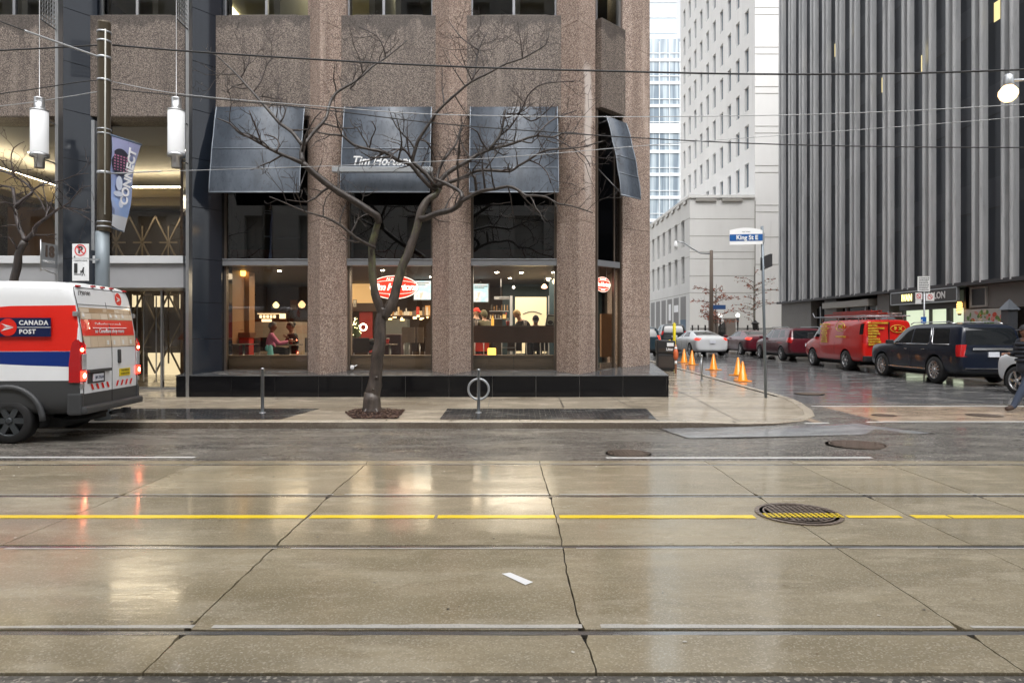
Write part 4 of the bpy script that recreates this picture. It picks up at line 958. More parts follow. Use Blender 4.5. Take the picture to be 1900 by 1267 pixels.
# banner
bn = thing('street_banner', 'blue and purple hanging banner with upright white lettering on the brown pole', 'banner', (xp + .12, YP, 4))
Ztop = PZ(250, YP); q0 = Vector((xp + .13, YP + .02, Ztop)); 
def pxsolve(px, Z): # point at height Z whose picture column is px, going back from the pole
    return None
bt0 = P(207, 253, YP + .02); bt1 = P(259, 270, 12.65); bb0 = P(205, 418, YP + .02); bb1 = P(231, 431, 12.45)
def banner_mat():
    t = NT('banner_print'); uv = t.tc.outputs['Generated']; sep = t.n('ShaderNodeSeparateXYZ'); t.t.links.new(uv, sep.inputs[0])
    col = t.ramp(sep.outputs[2], .12, .9, (.30, .46, .80), (.34, .36, .58))
    col = t.mix(t.ramp(t.noise(2.6, (1, 1, 1), 3), .45, .6, (0, 0, 0), (.7, .7, .7)), col, (.35, .42, .62))
    col = t.mix(t.ramp(t.noise(5, (1, 1, .5), 2), .58, .66, (0, 0, 0), (.6, .6, .6)), col, (.05, .05, .12))
    col = t.mix(t.ramp(sep.outputs[2], .16, .165, (1, 1, 1), (0, 0, 0)), col, (.62, .66, .72)); return t.set(Base__Color=col, Roughness=.5)
mb = MB(); n = 10; vs = []
for j in range(n + 1):
    s = j / n
    for i in range(6):
        w = i / 5; p = (bt0.lerp(bb0, s)).lerp(bt1.lerp(bb1, s), w); p += Vector((.02 * math.sin(3 * s * 3 + w * 2), -.02 * math.sin(s * 5), 0)); vs.append(p)
n0 = len(vs); vs += [v + Vector((.0, .004, 0)) for v in vs]
fs = [(j * 6 + i, j * 6 + i + 1, (j + 1) * 6 + i + 1, (j + 1) * 6 + i) for j in range(n) for i in range(5)]; fs += [tuple(n0 + k for k in reversed(f)) for f in fs]
mb.add(vs, fs, 0, True); bc = raw(mb, 'banner_cloth', banner_mat(), bn)
um = (bt1 - bt0).normalized(); vm = ((bt0 + bt1) / 2 - (bb0 + bb1) / 2).normalized(); vm = (vm - um * vm.dot(um)).normalized()
def bpt(w, s, off=.012): p = (bt0.lerp(bb0, s)).lerp(bt1.lerp(bb1, s), w); return p + um.cross(vm) * (off + .012)
edge_dir = (bpt(.80, .18) - bpt(.74, .58)).normalized()
nn = um.cross(vm).normalized(); side = edge_dir.cross(nn)
text('CONNECT', .215, flat('banner_white', (.85, .86, .9), .5, 0, .02), 'lettering', bc, bpt(.70, .395, .02), edge_dir, nn.cross(edge_dir), bold=.008, sx=1.0)
mb = MB(); dm = flat('banner_dome', (.03, .03, .05), .5); 
cc = bpt(.34, .26); K = 24; ring = [cc + um * .20 * math.cos(a) + vm * (.24 if math.sin(a) > 0 else .55) * math.sin(a) * (1 if math.sin(a) > 0 else .45) for a in [2 * math.pi * k / K for k in range(K)]]
mb.add(ring, [tuple(range(K))]); raw(mb, 'dome_print', dm, bc)
mb = MB()
for i in range(5):
    for j in range(6):
        q = cc + um * (-.13 + .065 * i) + vm * (.10 - .05 * j) + nn * .004; s = .020 - .001 * j
        mb.add([q - um * s - vm * s * .7, q + um * s - vm * s * .7, q + um * s + vm * s * .7, q - um * s + vm * s * .7], [(0, 1, 2, 3)])
raw(mb, 'dome_grid_print', flat('banner_pink', (.45, .18, .30), .5), bc)
mb = MB()
for w_, s_, a, b in ((.33, .50, .07, .13), (.31, .62, .10, .05), (.5, .72, .05, .07)):
    q = bpt(w_, s_); ring = [q + um * a * math.cos(x) + vm * b * math.sin(x) for x in [2 * math.pi * k / 16 for k in range(16)]]; mb.add(ring, [tuple(range(16))])
raw(mb, 'pale_print', flat('banner_pale', (.6, .66, .8), .5), bc)
mb = MB(); mb.tube([Vector((xp, YP, bt0.z + .02)), bt0 + Vector((0, 0, .02)), bt1 + (bt1 - bt0) * .08 + Vector((0, 0, .02))], .016, 6); mb.tube([Vector((xp, YP, bb0.z)), bb0.lerp(bb1, .9)], .012, 6); mb.tube([Vector((xp, YP, bt0.z + .02)), Vector((xp, YP, bb0.z))], .012, 6); mb.build('banner_arm', flat('banner_arm_blue', (.12, .18, .28), .4, .3), bn)
# parking signs
def sign_plate(t, x, y, z0, z1, w, mat, name='plate'):
    mb = MB(); mb.box(x - w / 2, x + w / 2, y - .004, y + .004, z0, z1); return mb.build(name, mat, t, bev=.003)
M['sign_face'] = flat('sign_face_white', (.72, .73, .73), .4, 0, .03); M['sign_red'] = flat('sign_red', (.62, .03, .03), .4); M['sign_black'] = flat('sign_black', (.02, .02, .02), .5)
Yk = 12.0
t = thing('parking_sign', 'white no parking and loading zone plates strapped to the pole left side', 'sign', (PX(158, Yk), Yk, 2.5))
x = PX(158, Yk); sign_plate(t, x, Yk - .13, PZ(480.5, Yk), PZ(454, Yk), .29, M['sign_face']); sign_plate(t, x, Yk - .13, PZ(522, Yk), PZ(481.5, Yk), .29, M['sign_face'])
def ring(mb, c, r, w, n=24, y=0, ax=(1, 0, 0), up=(0, 0, 1)):
    c, ax, up = Vector(c), Vector(ax), Vector(up); vs = []
    for k in range(n): a = 2 * math.pi * k / n; d = ax * math.cos(a) + up * math.sin(a); vs += [c + d * (r - w), c + d * r]
    mb.add(vs, [(2 * k, 2 * k + 1, (2 * k + 3) % (2 * n), (2 * k + 2) % (2 * n)) for k in range(n)])
cz = PZ(466, Yk); yy = Yk - .138
text('P', .16, M['sign_black'], 'symbol', t, (x, yy, cz), bold=.006, ext=.001)
mb = MB(); ring(mb, (x, yy - .003, cz), .10, .018); d = Vector((.07, 0, -.07)); n_ = Vector((.007, 0, .007)); c = Vector((x, yy - .0035, cz)); mb.quad(c - d - n_, c + d - n_, c + d + n_, c - d + n_); raw(mb, 'prohibition_ring', M['sign_red'], t)
mb = MB(); mb.add([(x - .12, yy, PZ(478, Yk)), (x - .09, yy, PZ(475.6, Yk)), (x - .09, yy, PZ(480, Yk))], [(0, 1, 2)])
mb.box(x - .11, x - .05, yy - .001, yy, PZ(508, Yk), PZ(490, Yk)); mb.box(x - .11, x + .02, yy - .001, yy, PZ(511, Yk), PZ(509.5, Yk))
mb.box(x + .0, x + .025, yy - .001, yy, PZ(508, Yk), PZ(503, Yk)); mb.box(x + .03, x + .06, yy - .001, yy, PZ(507, Yk), PZ(500, Yk)); mb.lathe([(.0001, -.001), (.014, -.001), (.014, 0)], (x + .055, yy, PZ(498.5, Yk)), 'y', 10); mb.obox((x + .04, yy, PZ(510, Yk)), (.012, 0, .03), (0, .001, 0), (.005, 0, -.002)); mb.obox((x + .065, yy, PZ(509.5, Yk)), (-.012, 0, .03), (0, .001, 0), (.005, 0, .002))
mb.build('loading_symbol', M['sign_black'], t)
text('LOADING ZONE', .032, M['sign_black'], 'small_lettering', t, (x, yy, PZ(485, Yk)), ext=.001)
mb = MB(); mb.box(x, xp, Yk - .10, Yk - .08, PZ(484, Yk), PZ(481, Yk)); mb.build('sign_strap', M['galv'], t)
# street sign pole at the corner
pb = GP(1421, 738, walk_z); Yc = pb.y; xs_ = pb.x
sp = thing('street_sign_pole', 'slim galvanised pole at the kerb corner carrying the blue and white street name sign', 'street sign', pb)
mb = MB(); mb.tube([pb, (PX(1417, Yc), Yc, PZ(560, Yc)), (PX(1414, Yc), Yc, PZ(420, Yc))], .031, 12); mb.build('pole', flat('pole_blue_grey', (.17, .20, .225), .45, .4, .15, 12), sp)
xa, xb = PX(1352, Yc), PX(1413, Yc); n = 12
def arch(x): return PZ(428, Yc) + (PZ(423.5, Yc) - PZ(428, Yc)) * math.sin(math.pi * (x - xa) / (xb - xa))
pts = [(xa, PZ(455, Yc)), (xb, PZ(453.5, Yc))] + [(xb + (xa - xb) * k / n, arch(xb + (xa - xb) * k / n)) for k in range(n + 1)]
mb = MB(); m_ = len(pts); mb.add([(p[0], Yc - .07, p[1]) for p in pts] + [(p[0], Yc - .05, p[1]) for p in pts], [tuple(range(m_)), tuple(range(2 * m_ - 1, m_ - 1, -1))] + [(i, (i + 1) % m_, m_ + (i + 1) % m_, m_ + i) for i in range(m_)])
pl = mb.build('name_plate', flat('plate_white', (.85, .86, .87), .35, 0, .01), sp)
mb = MB(); mb.quad((xa, Yc - .073, PZ(448.5, Yc)), (xb, Yc - .073, PZ(447.5, Yc)), (xb, Yc - .073, PZ(434.8, Yc)), (xa, Yc - .073, PZ(436, Yc))); raw(mb, 'blue_band', flat('plate_blue', (.015, .10, .32), .35, 0, .02), pl)
text('King St E', .135, M['white'], 'lettering', pl, ((xa + xb) / 2 + .02, Yc - .078, PZ(441.8, Yc)), bold=.004, ext=.002, sx=.98)
text('OLD TOWN', .032, M['sign_black'], 'small_lettering', pl, ((xa + xb) / 2, Yc - .075, PZ(431, Yc)), ext=.001)
mb = MB(); ax_, bx_ = P(1411, 480, Yc + .1), P(1430, 472, Yc + .5); mb.add([P(1411, 478, Yc - .05), P(1430.5, 470.5, Yc + .45), P(1430.5, 494, Yc + .45), P(1411, 502, Yc - .05)] , [(0, 1, 2, 3)]); b_ = [v + Vector((.03, -.01, 0)) for v in [P(1411, 478, Yc - .05), P(1430.5, 470.5, Yc + .45), P(1430.5, 494, Yc + .45), P(1411, 502, Yc - .05)]]
mb.add(b_, [(3, 2, 1, 0)]); mb.build('cross_street_plate_back', M['dsteel'], sp)
mb = MB(); mb.box(xb - .02, xb + .05, Yc - .05, Yc + .02, PZ(450, Yc), PZ(433, Yc)); mb.tube([(PX(1417, Yc), Yc, PZ(500, Yc)), P(1420, 486, Yc + .2)], .012, 6); mb.build('clamp', M['galv'], sp)
# bike ring posts
def ring_post(base, h, rr_, rot, lab, lean=0, ringz=None, pr=.03):
    t = thing('bike_post', lab, 'bike stand', base, rot); mb = MB()
    mb.lathe([(pr, 0), (pr, h - .02), (pr * 1.15, h - .02), (pr * 1.15, h), (.0001, h + .01)], seg=14); mb.lathe([(.0001, 0), (pr * 2, 0), (pr * 2, .012), (pr, .012)], seg=14); mb.build('post', M['galv'], t, False)
    if rr_:
        mb = MB(); K = 28; mb.tube([(rr_ * math.cos(2 * math.pi * k / K), 0, ringz + rr_ * math.sin(2 * math.pi * k / K)) for k in range(K + 1)], .022, 8, cap=False); mb.build('ring', M['galv'], t, False)
    return t
b = GP(888, 766, walk_z); k = b.y / F; ring_post(b, 81 * k, 19 * k, 0, 'grey bike post with a round ring on the dark pavers', ringz=44 * k)
b = GP(487, 766, walk_z); k = b.y / F; ring_post(b, 83 * k, 0, 0, 'plain grey post without ring left of the tree')
b = GP(1302, 706, walk_z); k = b.y / F; ring_post(b, 47 * k, 14.5 * k, R(70), 'bike post with an edge-on ring on the side street pavement', ringz=27 * k)
# trash bin
def bin_():
    b = GP(1234, 687, walk_z); t = thing('litter_bin', 'big black plastic litter bin with white labels on the side street pavement', 'litter bin', b, R(-8)); mb = MB()
    w, d, h = .29, .40, 1.12
    mb.prism([(-w, -d), (w, -d), (w, d), (-w, d)], .05, .58); mb.build('lower_body', M['black_plastic'], t, False, bev=.03)
    mb = MB(); mb.prism([(-w - .02, -d - .03), (w + .02, -d - .03), (w + .02, d + .03), (-w - .02, d + .03)], .60, lambda x, y: 1.05 - .06 * x); mb.build('hood', M['black_plastic'], t, False, bev=.04)
    mb = MB(); mb.prism([(-w + .03, -d + .03), (w - .03, -d + .03), (w - .03, d - .03), (-w + .03, d - .03)], 0, .06); mb.build('foot', M['black_plastic'], t, False)
    mb = MB(); mb.box(-.24, -.02, -d - .034, -d - .028, .66, .78); mb.box(.04, .24, -d - .034, -d - .028, .62, .92); mb.build('slot', M['groove'], t, False)
    mb = MB(); mb.box(.03, .25, -d - .040, -d - .0345, .84, .96); mb.build('label', M['white'], t, False)
    text('Litter', .13, M['white'], 'lettering', t, (.12, -d - .037, .74), world=False, ext=.002, bold=.003, sx=.8)
    mb = MB(); mb.box(-.25, .25, -d - .012, -d - .0, .12, .50); mb.box(-.22, .22, -d - .02, -d - .012, .16, .46); mb.build('door', flat('bin_brown', (.05, .04, .035), .4), t, False)
bin_()
# orange wrapped post beside the bin
b = GP(1254, 692, walk_z); t = thing('marker_post', 'thin post wrapped in orange and white tape beside the litter bin', 'post', b); k = b.y / F
mb = MB(); mb.lathe([(.035, 0), (.035, 52 * k), (.0001, 53 * k)], seg=12); mb.build('post', flat('old_orange', (.45, .20, .12), .5), t, False)
mb = MB(); mb.lathe([(.055, 25 * k), (.085, 30 * k), (.085, 38 * k), (.055, 44 * k)], seg=14); mb.build('wrap', flat('wrap_red', (.55, .12, .04), .5), t, False)
mb = MB(); mb.lathe([(.04, 17 * k), (.043, 17 * k), (.043, 22 * k), (.04, 22 * k)], seg=12); mb.lathe([(.04, 44 * k), (.045, 44 * k), (.045, 48 * k), (.04, 48 * k)], seg=12); mb.build('white_band', M['white'], t, False)
# hydrant with yellow marker
b = Vector((PX(1247.5, 26), 26, walk_z(6, 26))); t = thing('yellow_hydrant', 'bright yellow hydrant with its tall marker post behind the litter bin', 'hydrant', b)
M['yel'] = flat('safety_yellow', (.75, .62, .02), .4, 0, .05)
mb = MB(); mb.lathe([(.11, 0), (.11, .1), (.085, .12), (.085, .72), (.13, .74), (.13, .80), (.10, .86), (.05, .95), (.03, 1.0)], (-.12, -.1, 0), seg=16); mb.lathe([(.05, -.2), (.05, .2)], (-.12, -.1, .62), 'x', 10); mb.lathe([(.06, -.18), (.06, .0)], (-.12, -.1, .60), 'y', 10); mb.build('hydrant_body', M['yel'], t, False)
mb = MB(); mb.lathe([(.06, 0), (.06, 1.6), (.0001, 1.66)], (.09, .05, 0), seg=12); mb.build('marker', M['yel'], t, False)
# cones
M['cone'] = flat('cone_orange', (.85, .27, .008), .35, 0, .06, coat=.5)
def cone_proto(loc, h, lab):
    t = thing('traffic_cone', lab, 'traffic cone', loc, 0, 'orange traffic cones along the kerb'); mb = MB(); mb.lathe([(.30 * h, .035 * h), (.24 * h, .06 * h), (.055 * h, .97 * h), (.03 * h, 1.0 * h)], seg=20); mb.build('cone_body', M['cone'], t, False)
    mb = MB(); s = .36 * h; mb.box(-s, s, -s, s, 0, .04 * h); mb.build('base', M['cone'], t, False, bev=.01); return t
spots = [((1378, 707), 'orange traffic cone nearest the viewer'), ((1369.5, 696), 'orange cone half hidden just behind the nearest one'), ((1324, 686), 'orange cone standing alone between the bike post and the pair'), ((1284, 676.5), 'orange cone fourth from the viewer, left of the bike post'), ((1269.5, 672.5), 'farthest orange cone, behind the marker post')]
cp = None
for i, ((px, py), lab) in enumerate(spots):
    q = GP(px, py); 
    if cp is None: cp = cone_proto(q, .60, lab)
    else: dup(cp, q, rnd.uniform(0, 1), lab)
# far street lamp
YL = 50; xl_ = PX(1320, YL); t = thing('street_lamp', 'brown street lamp pole with a curved pale arm before the low stone block', 'street lamp', (xl_, YL, .5))
mb = MB(); mb.lathe([(.17, .4), (.12, PZ(465, YL)), (.0001, PZ(464, YL))], (xl_, YL, 0), seg=12); mb.build('pole', flat('lamp_brown', (.12, .09, .07), .6), t)
mb = MB(); mb.tube([P(1318, 471, YL), P(1300, 470, YL), P(1283, 460, YL), P(1268, 450, YL), P(1256, 448, YL)], .05, 8); mb.build('lamp_arm', M['galv'], t)
mb = MB(); mb.lathe([(.0001, PZ(462, YL)), (.12, PZ(460, YL)), (.16, PZ(456, YL)), (.12, PZ(451, YL)), (.05, PZ(447, YL))], (PX(1254, YL), YL, 0), seg=14); mb.build('lamp_head', M['white'], t)
mb = MB(); mb.box(PX(1322, YL), PX(1345, YL), YL - .2, YL - .17, PZ(574, YL), PZ(566, YL)); mb.build('blue_plate', flat('plate_blue2', (.03, .08, .22), .4), t)
# lit globe lamp at the right edge
YR = 13.0; c = P(1871, 174, YR); t = thing('lit_street_lamp', 'lit round street lamp reaching in from the right edge', 'street lamp', (c.x + 1.5, YR, 0))
M['bulb'] = emit('lit_globe', (1, .66, .30), 1.5)
mb = MB(); mb.lathe([(.0001, -.165), (.07, -.15), (.13, -.10), (.165, -.02), (.16, .05), (.11, .12), (.08, .15)], c, seg=24); mb.build('globe', M['bulb'], t)
mb = MB(); mb.lathe([(.085, .15), (.09, .17), (.085, .33), (.05, .37), (.0001, .38)], c, seg=18); mb.build('socket', M['galv'], t)
mb = MB(); mb.tube([c + Vector((.05, 0, .25)), c + Vector((.6, 0, .27)), c + Vector((1.5, 0, .35))], .025, 8); mb.build('lamp_arm', M['galv'], t)
mb = MB(); mb.lathe([(.13, 0), (.09, c.z + 1.0)], (c.x + 1.58, YR, 0), seg=14); mb.build('pole', M['galv'], t)
# parking signs before the salon
Yq = 21.5; Xq = 14.95; px_ = 1715; Yq = Xq * F / (px_ - CX) ; base = Vector((Xq, Yq, .25))
t = thing('parking_sign', 'post with three white parking plates in front of the salon', 'sign', base)
mb = MB(); mb.tube([base, (Xq, Yq, PZ(520, Yq))], .03, 8); mb.build('post', M['galv'], t)
def plate(px0, px1, py0, py1, txt=None):
    mb = MB(); mb.box(PX(px0, Yq), PX(px1, Yq), Yq - .06, Yq - .045, PZ(py1, Yq), PZ(py0, Yq)); return mb.build('plate', M['sign_face'], t, bev=.004)
plate(1701, 1724, 513, 541); plate(1697, 1709, 543, 556); plate(1697, 1708, 556.5, 564); plate(1716, 1732, 544, 558.5)
mb = MB(); rr = random.Random(9)
for i in range(8):
    z = PZ(516 + i * 3.1, Yq); x = PX(1704, Yq)
    while x < PX(1720, Yq): w = rr.uniform(.02, .06); mb.box(x, x + w, Yq - .064, Yq - .061, z - .016, z + .010); x += w + .015
mb.build('printed_lines', M['sign_black'], t)
mb = MB(); ring(mb, (PX(1703, Yq), Yq - .065, PZ(549.5, Yq)), .085, .02); ring(mb, (PX(1724, Yq), Yq - .065, PZ(551, Yq)), .09, .02)
for cx_ in (PX(1703, Yq), PX(1724, Yq)):
    c = Vector((cx_, Yq - .066, PZ(550, Yq))); d = Vector((.06, 0, -.06)); n_ = Vector((.008, 0, .008)); mb.quad(c - d - n_, c + d - n_, c + d + n_, c - d + n_)
raw(mb, 'prohibition_ring', M['sign_red'], t)
t = thing('blue_sign', 'small blue square sign with a white mark on the parking sign post', 'sign', (Xq, Yq - .05, 1.8))
mb = MB(); mb.box(PX(1706, Yq), PX(1716, Yq), Yq - .10, Yq - .085, PZ(600, Yq), PZ(588, Yq)); mb.build('plate', flat('sign_blue', (.02, .12, .42), .4), t)
mb = MB(); q = P(1711, 594, Yq - .104); mb.add([q + Vector((-.06, 0, -.06)), q + Vector((0, 0, -.02)), q + Vector((.02, 0, -.07)), q + Vector((.02, 0, .05)), q + Vector((.05, 0, .07)), q + Vector((-.02, 0, .02))], [(0, 1, 2, 3, 4, 5)]); raw(mb, 'mark', M['white'], t)
# far gate, pillars, fence, lamps, trees
YE = 56.
M['blackiron'] = flat('black_iron', (.02, .02, .022), .5)
for px0, px1, pyt, lab in ((1319, 1333, 591, 'grey stone gate pillar under the left globe lamp'), (1348, 1365, 590, 'wider stone gate pillar between the two globe lamps')):
    t = thing('gate_pillar', lab, 'pillar', (PX((px0 + px1) / 2, YE), YE, .5)); mb = MB(); a, b = PX(px0, YE), PX(px1, YE); mb.box(a, b, YE, YE + .7, .4, PZ(pyt + 2.5, YE)); mb.box(a - .08, b + .08, YE - .08, YE + .78, PZ(pyt + 2.4, YE), PZ(pyt, YE)); mb.build('pillar', flat('pillar_stone', (.22, .19, .17), .8, 0, .2, 2), t)
for px, lab in ((1336.5, 'white globe lamp left of the wider gate pillar'), (1369, 'white globe lamp right of the wider gate pillar')):
    c = P(px, 585, YE - .3); t = thing('globe_lamp', lab, 'lamp', (c.x, c.y, .5)); mb = MB(); mb.lathe([(.0001, -.18), (.12, -.14), (.18, 0), (.12, .14), (.0001, .18)], c, seg=14); mb.build('globe', emit('globe_white', (1, .97, .9), .8, (.9, .9, .88)), t)
    mb = MB(); mb.lathe([(.05, -1.9), (.05, -1.0), (.08, -.6), (.12, -.2), (.05, -.17)], c, seg=10); mb.build('stand', M['blackiron'], t)
t = thing('iron_fence', 'black iron railing along the yard at the end of the side street', 'fence', (PX(1360, YE), YE, .5)); mb = MB()
for i in range(90):
    x = PX(1283, YE) + i * .085 * 1.0; 
    if x < PX(1448, YE) and not (PX(1332, YE) < x < PX(1348, YE)): mb.box(x - .012, x + .012, YE + .2, YE + .24, .5, PZ(608, YE))
for z in (PZ(610, YE), PZ(622, YE)): mb.box(PX(1283, YE), PX(1448, YE), YE + .2, YE + .24, z, z + .04)
mb.build('railing', M['blackiron'], t); mb = MB()
for px in (1286, 1297, 1310, 1389, 1408): x = PX(px, YE); mb.box(x - .05, x + .05, YE + .15, YE + .27, .5, PZ(603, YE))
mb.build('fence_post', M['blackiron'], t)
t = thing('iron_gate', 'black arched iron gate between the two stone pillars', 'gate', (PX(1340, YE), YE, .5)); mb = MB(); K = 10
for k in range(K): x = PX(1333.5 + 14 * k / K, YE); zt = PZ(606 - 10 * (k / K) ** 1.5, YE); mb.box(x, x + .045, YE + .3, YE + .34, .5, zt)
mb.tube([(PX(1333.5 + 14 * k / K, YE), YE + .32, PZ(606 - 10 * (k / K) ** 1.5, YE)) for k in range(K + 1)], .03, 6); mb.box(PX(1333.5, YE), PX(1347.5, YE), YE + .33, YE + .35, .5, 1.5); mb.build('gate_leaf', M['blackiron'], t)
t = thing('iron_lantern', 'square black iron lantern on the railing near the second bare tree', 'lantern', (PX(1400, YE), YE, 1)); mb = MB(); x = PX(1400, YE); mb.lathe([(.22, PZ(612, YE)), (.25, PZ(602, YE)), (.38, PZ(600, YE)), (.15, PZ(597, YE)), (.04, PZ(594, YE))], (x, YE - .2, 0), seg=6, smooth=False); mb.lathe([(.06, .5), (.06, PZ(612, YE))], (x, YE - .2, 0), seg=8); mb.build('lantern_body', M['blackiron'], t)
# =============== trees ===============
def branch(mb, pts, r0, r1, seg=8, mi=0):
    pts = [Vector(p) for p in pts]; out = []; N_ = len(pts)
    for i in range(N_ - 1):     # catmull-rom
        p0, p1, p2, p3 = pts[max(i - 1, 0)], pts[i], pts[i + 1], pts[min(i + 2, N_ - 1)]; L = max(2, int((p2 - p1).length / .12))
        for k in range(L):
            u_ = k / L; out.append(.5 * ((2 * p1) + (-p0 + p2) * u_ + (2 * p0 - 5 * p1 + 4 * p2 - p3) * u_ * u_ + (-p0 + 3 * p1 - 3 * p2 + p3) * u_ ** 3))
    out.append(pts[-1]); m = len(out)
    rs = [(r0 + (r1 - r0) * i / (m - 1)) * (1 + .16 * noise.noise(out[i] * 6) + .08 * noise.noise(out[i] * 17)) for i in range(m)]
    if r0 > .02: out = [p + Vector((noise.noise(p * 4), noise.noise(p * 4 + Vector((9, 0, 0))), 0)) * r0 * .25 for p in out]
    mb.tube(out, rs, seg, mi); return out, rs
def twigs(mb, out, rs, rg, dens, ln, depth=2, start=.15, up=.35, mi=0, cnt=None):
    n = len(out); acc = 0
    for i in range(int(n * start), n - 1):
        acc += (out[i + 1] - out[i]).length * dens
        while acc > 1:
            acc -= rg.uniform(.7, 1.3)
            d = (out[i + 1] - out[i]).normalized(); a = Vector((rg.gauss(0, 1), rg.gauss(0, .8), rg.gauss(up, .8))); a = (a - d * a.dot(d)).normalized()
            dr = (d * rg.uniform(.1, .9) + a).normalized(); L = ln * rg.uniform(.35, 1.25); r = min(rs[i] * .62, .012 * L / .5 + .0045); K = 5; p = out[i].copy(); pp = [p]
            for k in range(K): dr = (dr + Vector((rg.gauss(0, .20), rg.gauss(0, .18), rg.gauss(.07, .18)))).normalized(); p = p + dr * L / K; pp.append(p.copy())
            rr_ = [max(.0034, r * (1 - .7 * k / K)) for k in range(K + 1)]
            mb.tube(pp, rr_, 4, mi, cap=False)
            if depth > 1: twigs(mb, pp, rr_, rg, dens * 1.35, L * .50, depth - 1, .2, up, mi)
YT = 12.95
tree = thing('street_tree', 'bare forked tree with spreading branches in the pavement pit before the cafe', 'tree', (PX(690, YT), YT, .05))
rg = random.Random(11)
def T(lst, y0=0, y1=0):
    n = len(lst); return [P(a, b, YT + y0 + (y1 - y0) * i / max(1, n - 1)) for i, (a, b) in enumerate(lst)]
k = YT / F
mb = MB()
branch(mb, T([(688, 775), (690, 755), (693, 725), (697, 690), (702, 650), (706, 615), (709, 585), (711, 570)]), 13.5 * k, 9.6 * k, 14)
mb.lathe([(.24, -.05), (.20, .03), (.175, .12), (.165, .25), (.15, .4)], (PX(690, YT), YT, 0.03), seg=14)
for a_ in range(5): an = a_ * 1.25 + .4; branch(mb, [Vector((PX(690, YT) + .05 * math.cos(an), YT + .05 * math.sin(an), .32)), Vector((PX(690, YT) + .14 * math.cos(an), YT + .14 * math.sin(an), .12)), Vector((PX(690, YT) + .27 * math.cos(an), YT + .27 * math.sin(an), .02))], .05, .03, 6)
branch(mb, T([(711, 590), (722, 572), (732, 549), (744, 504), (756, 474), (768, 441), (777, 411), (783, 387), (792, 372), (803, 365), (810, 361), (816, 350)], 0, .2), 9.6 * k, 5.6 * k, 12)
branch(mb, T([(709, 588), (703, 565), (696, 545), (691, 500), (689, 465), (693, 440), (699, 422), (703, 408), (697, 399)], 0, -.25), 8.2 * k, 5.4 * k, 12)
for (px, py, r) in ((699, 700, .03), (690, 737, .032), (693, 722, .025)): 
    c = P(px, py, YT - .12); mb.lathe([(.0001, -.04), (r * .8, -.03), (r, 0), (r * .7, .03), (.0001, .035)], c, 'y', 8)
trunk = mb.build('trunk', M['bark'], tree)
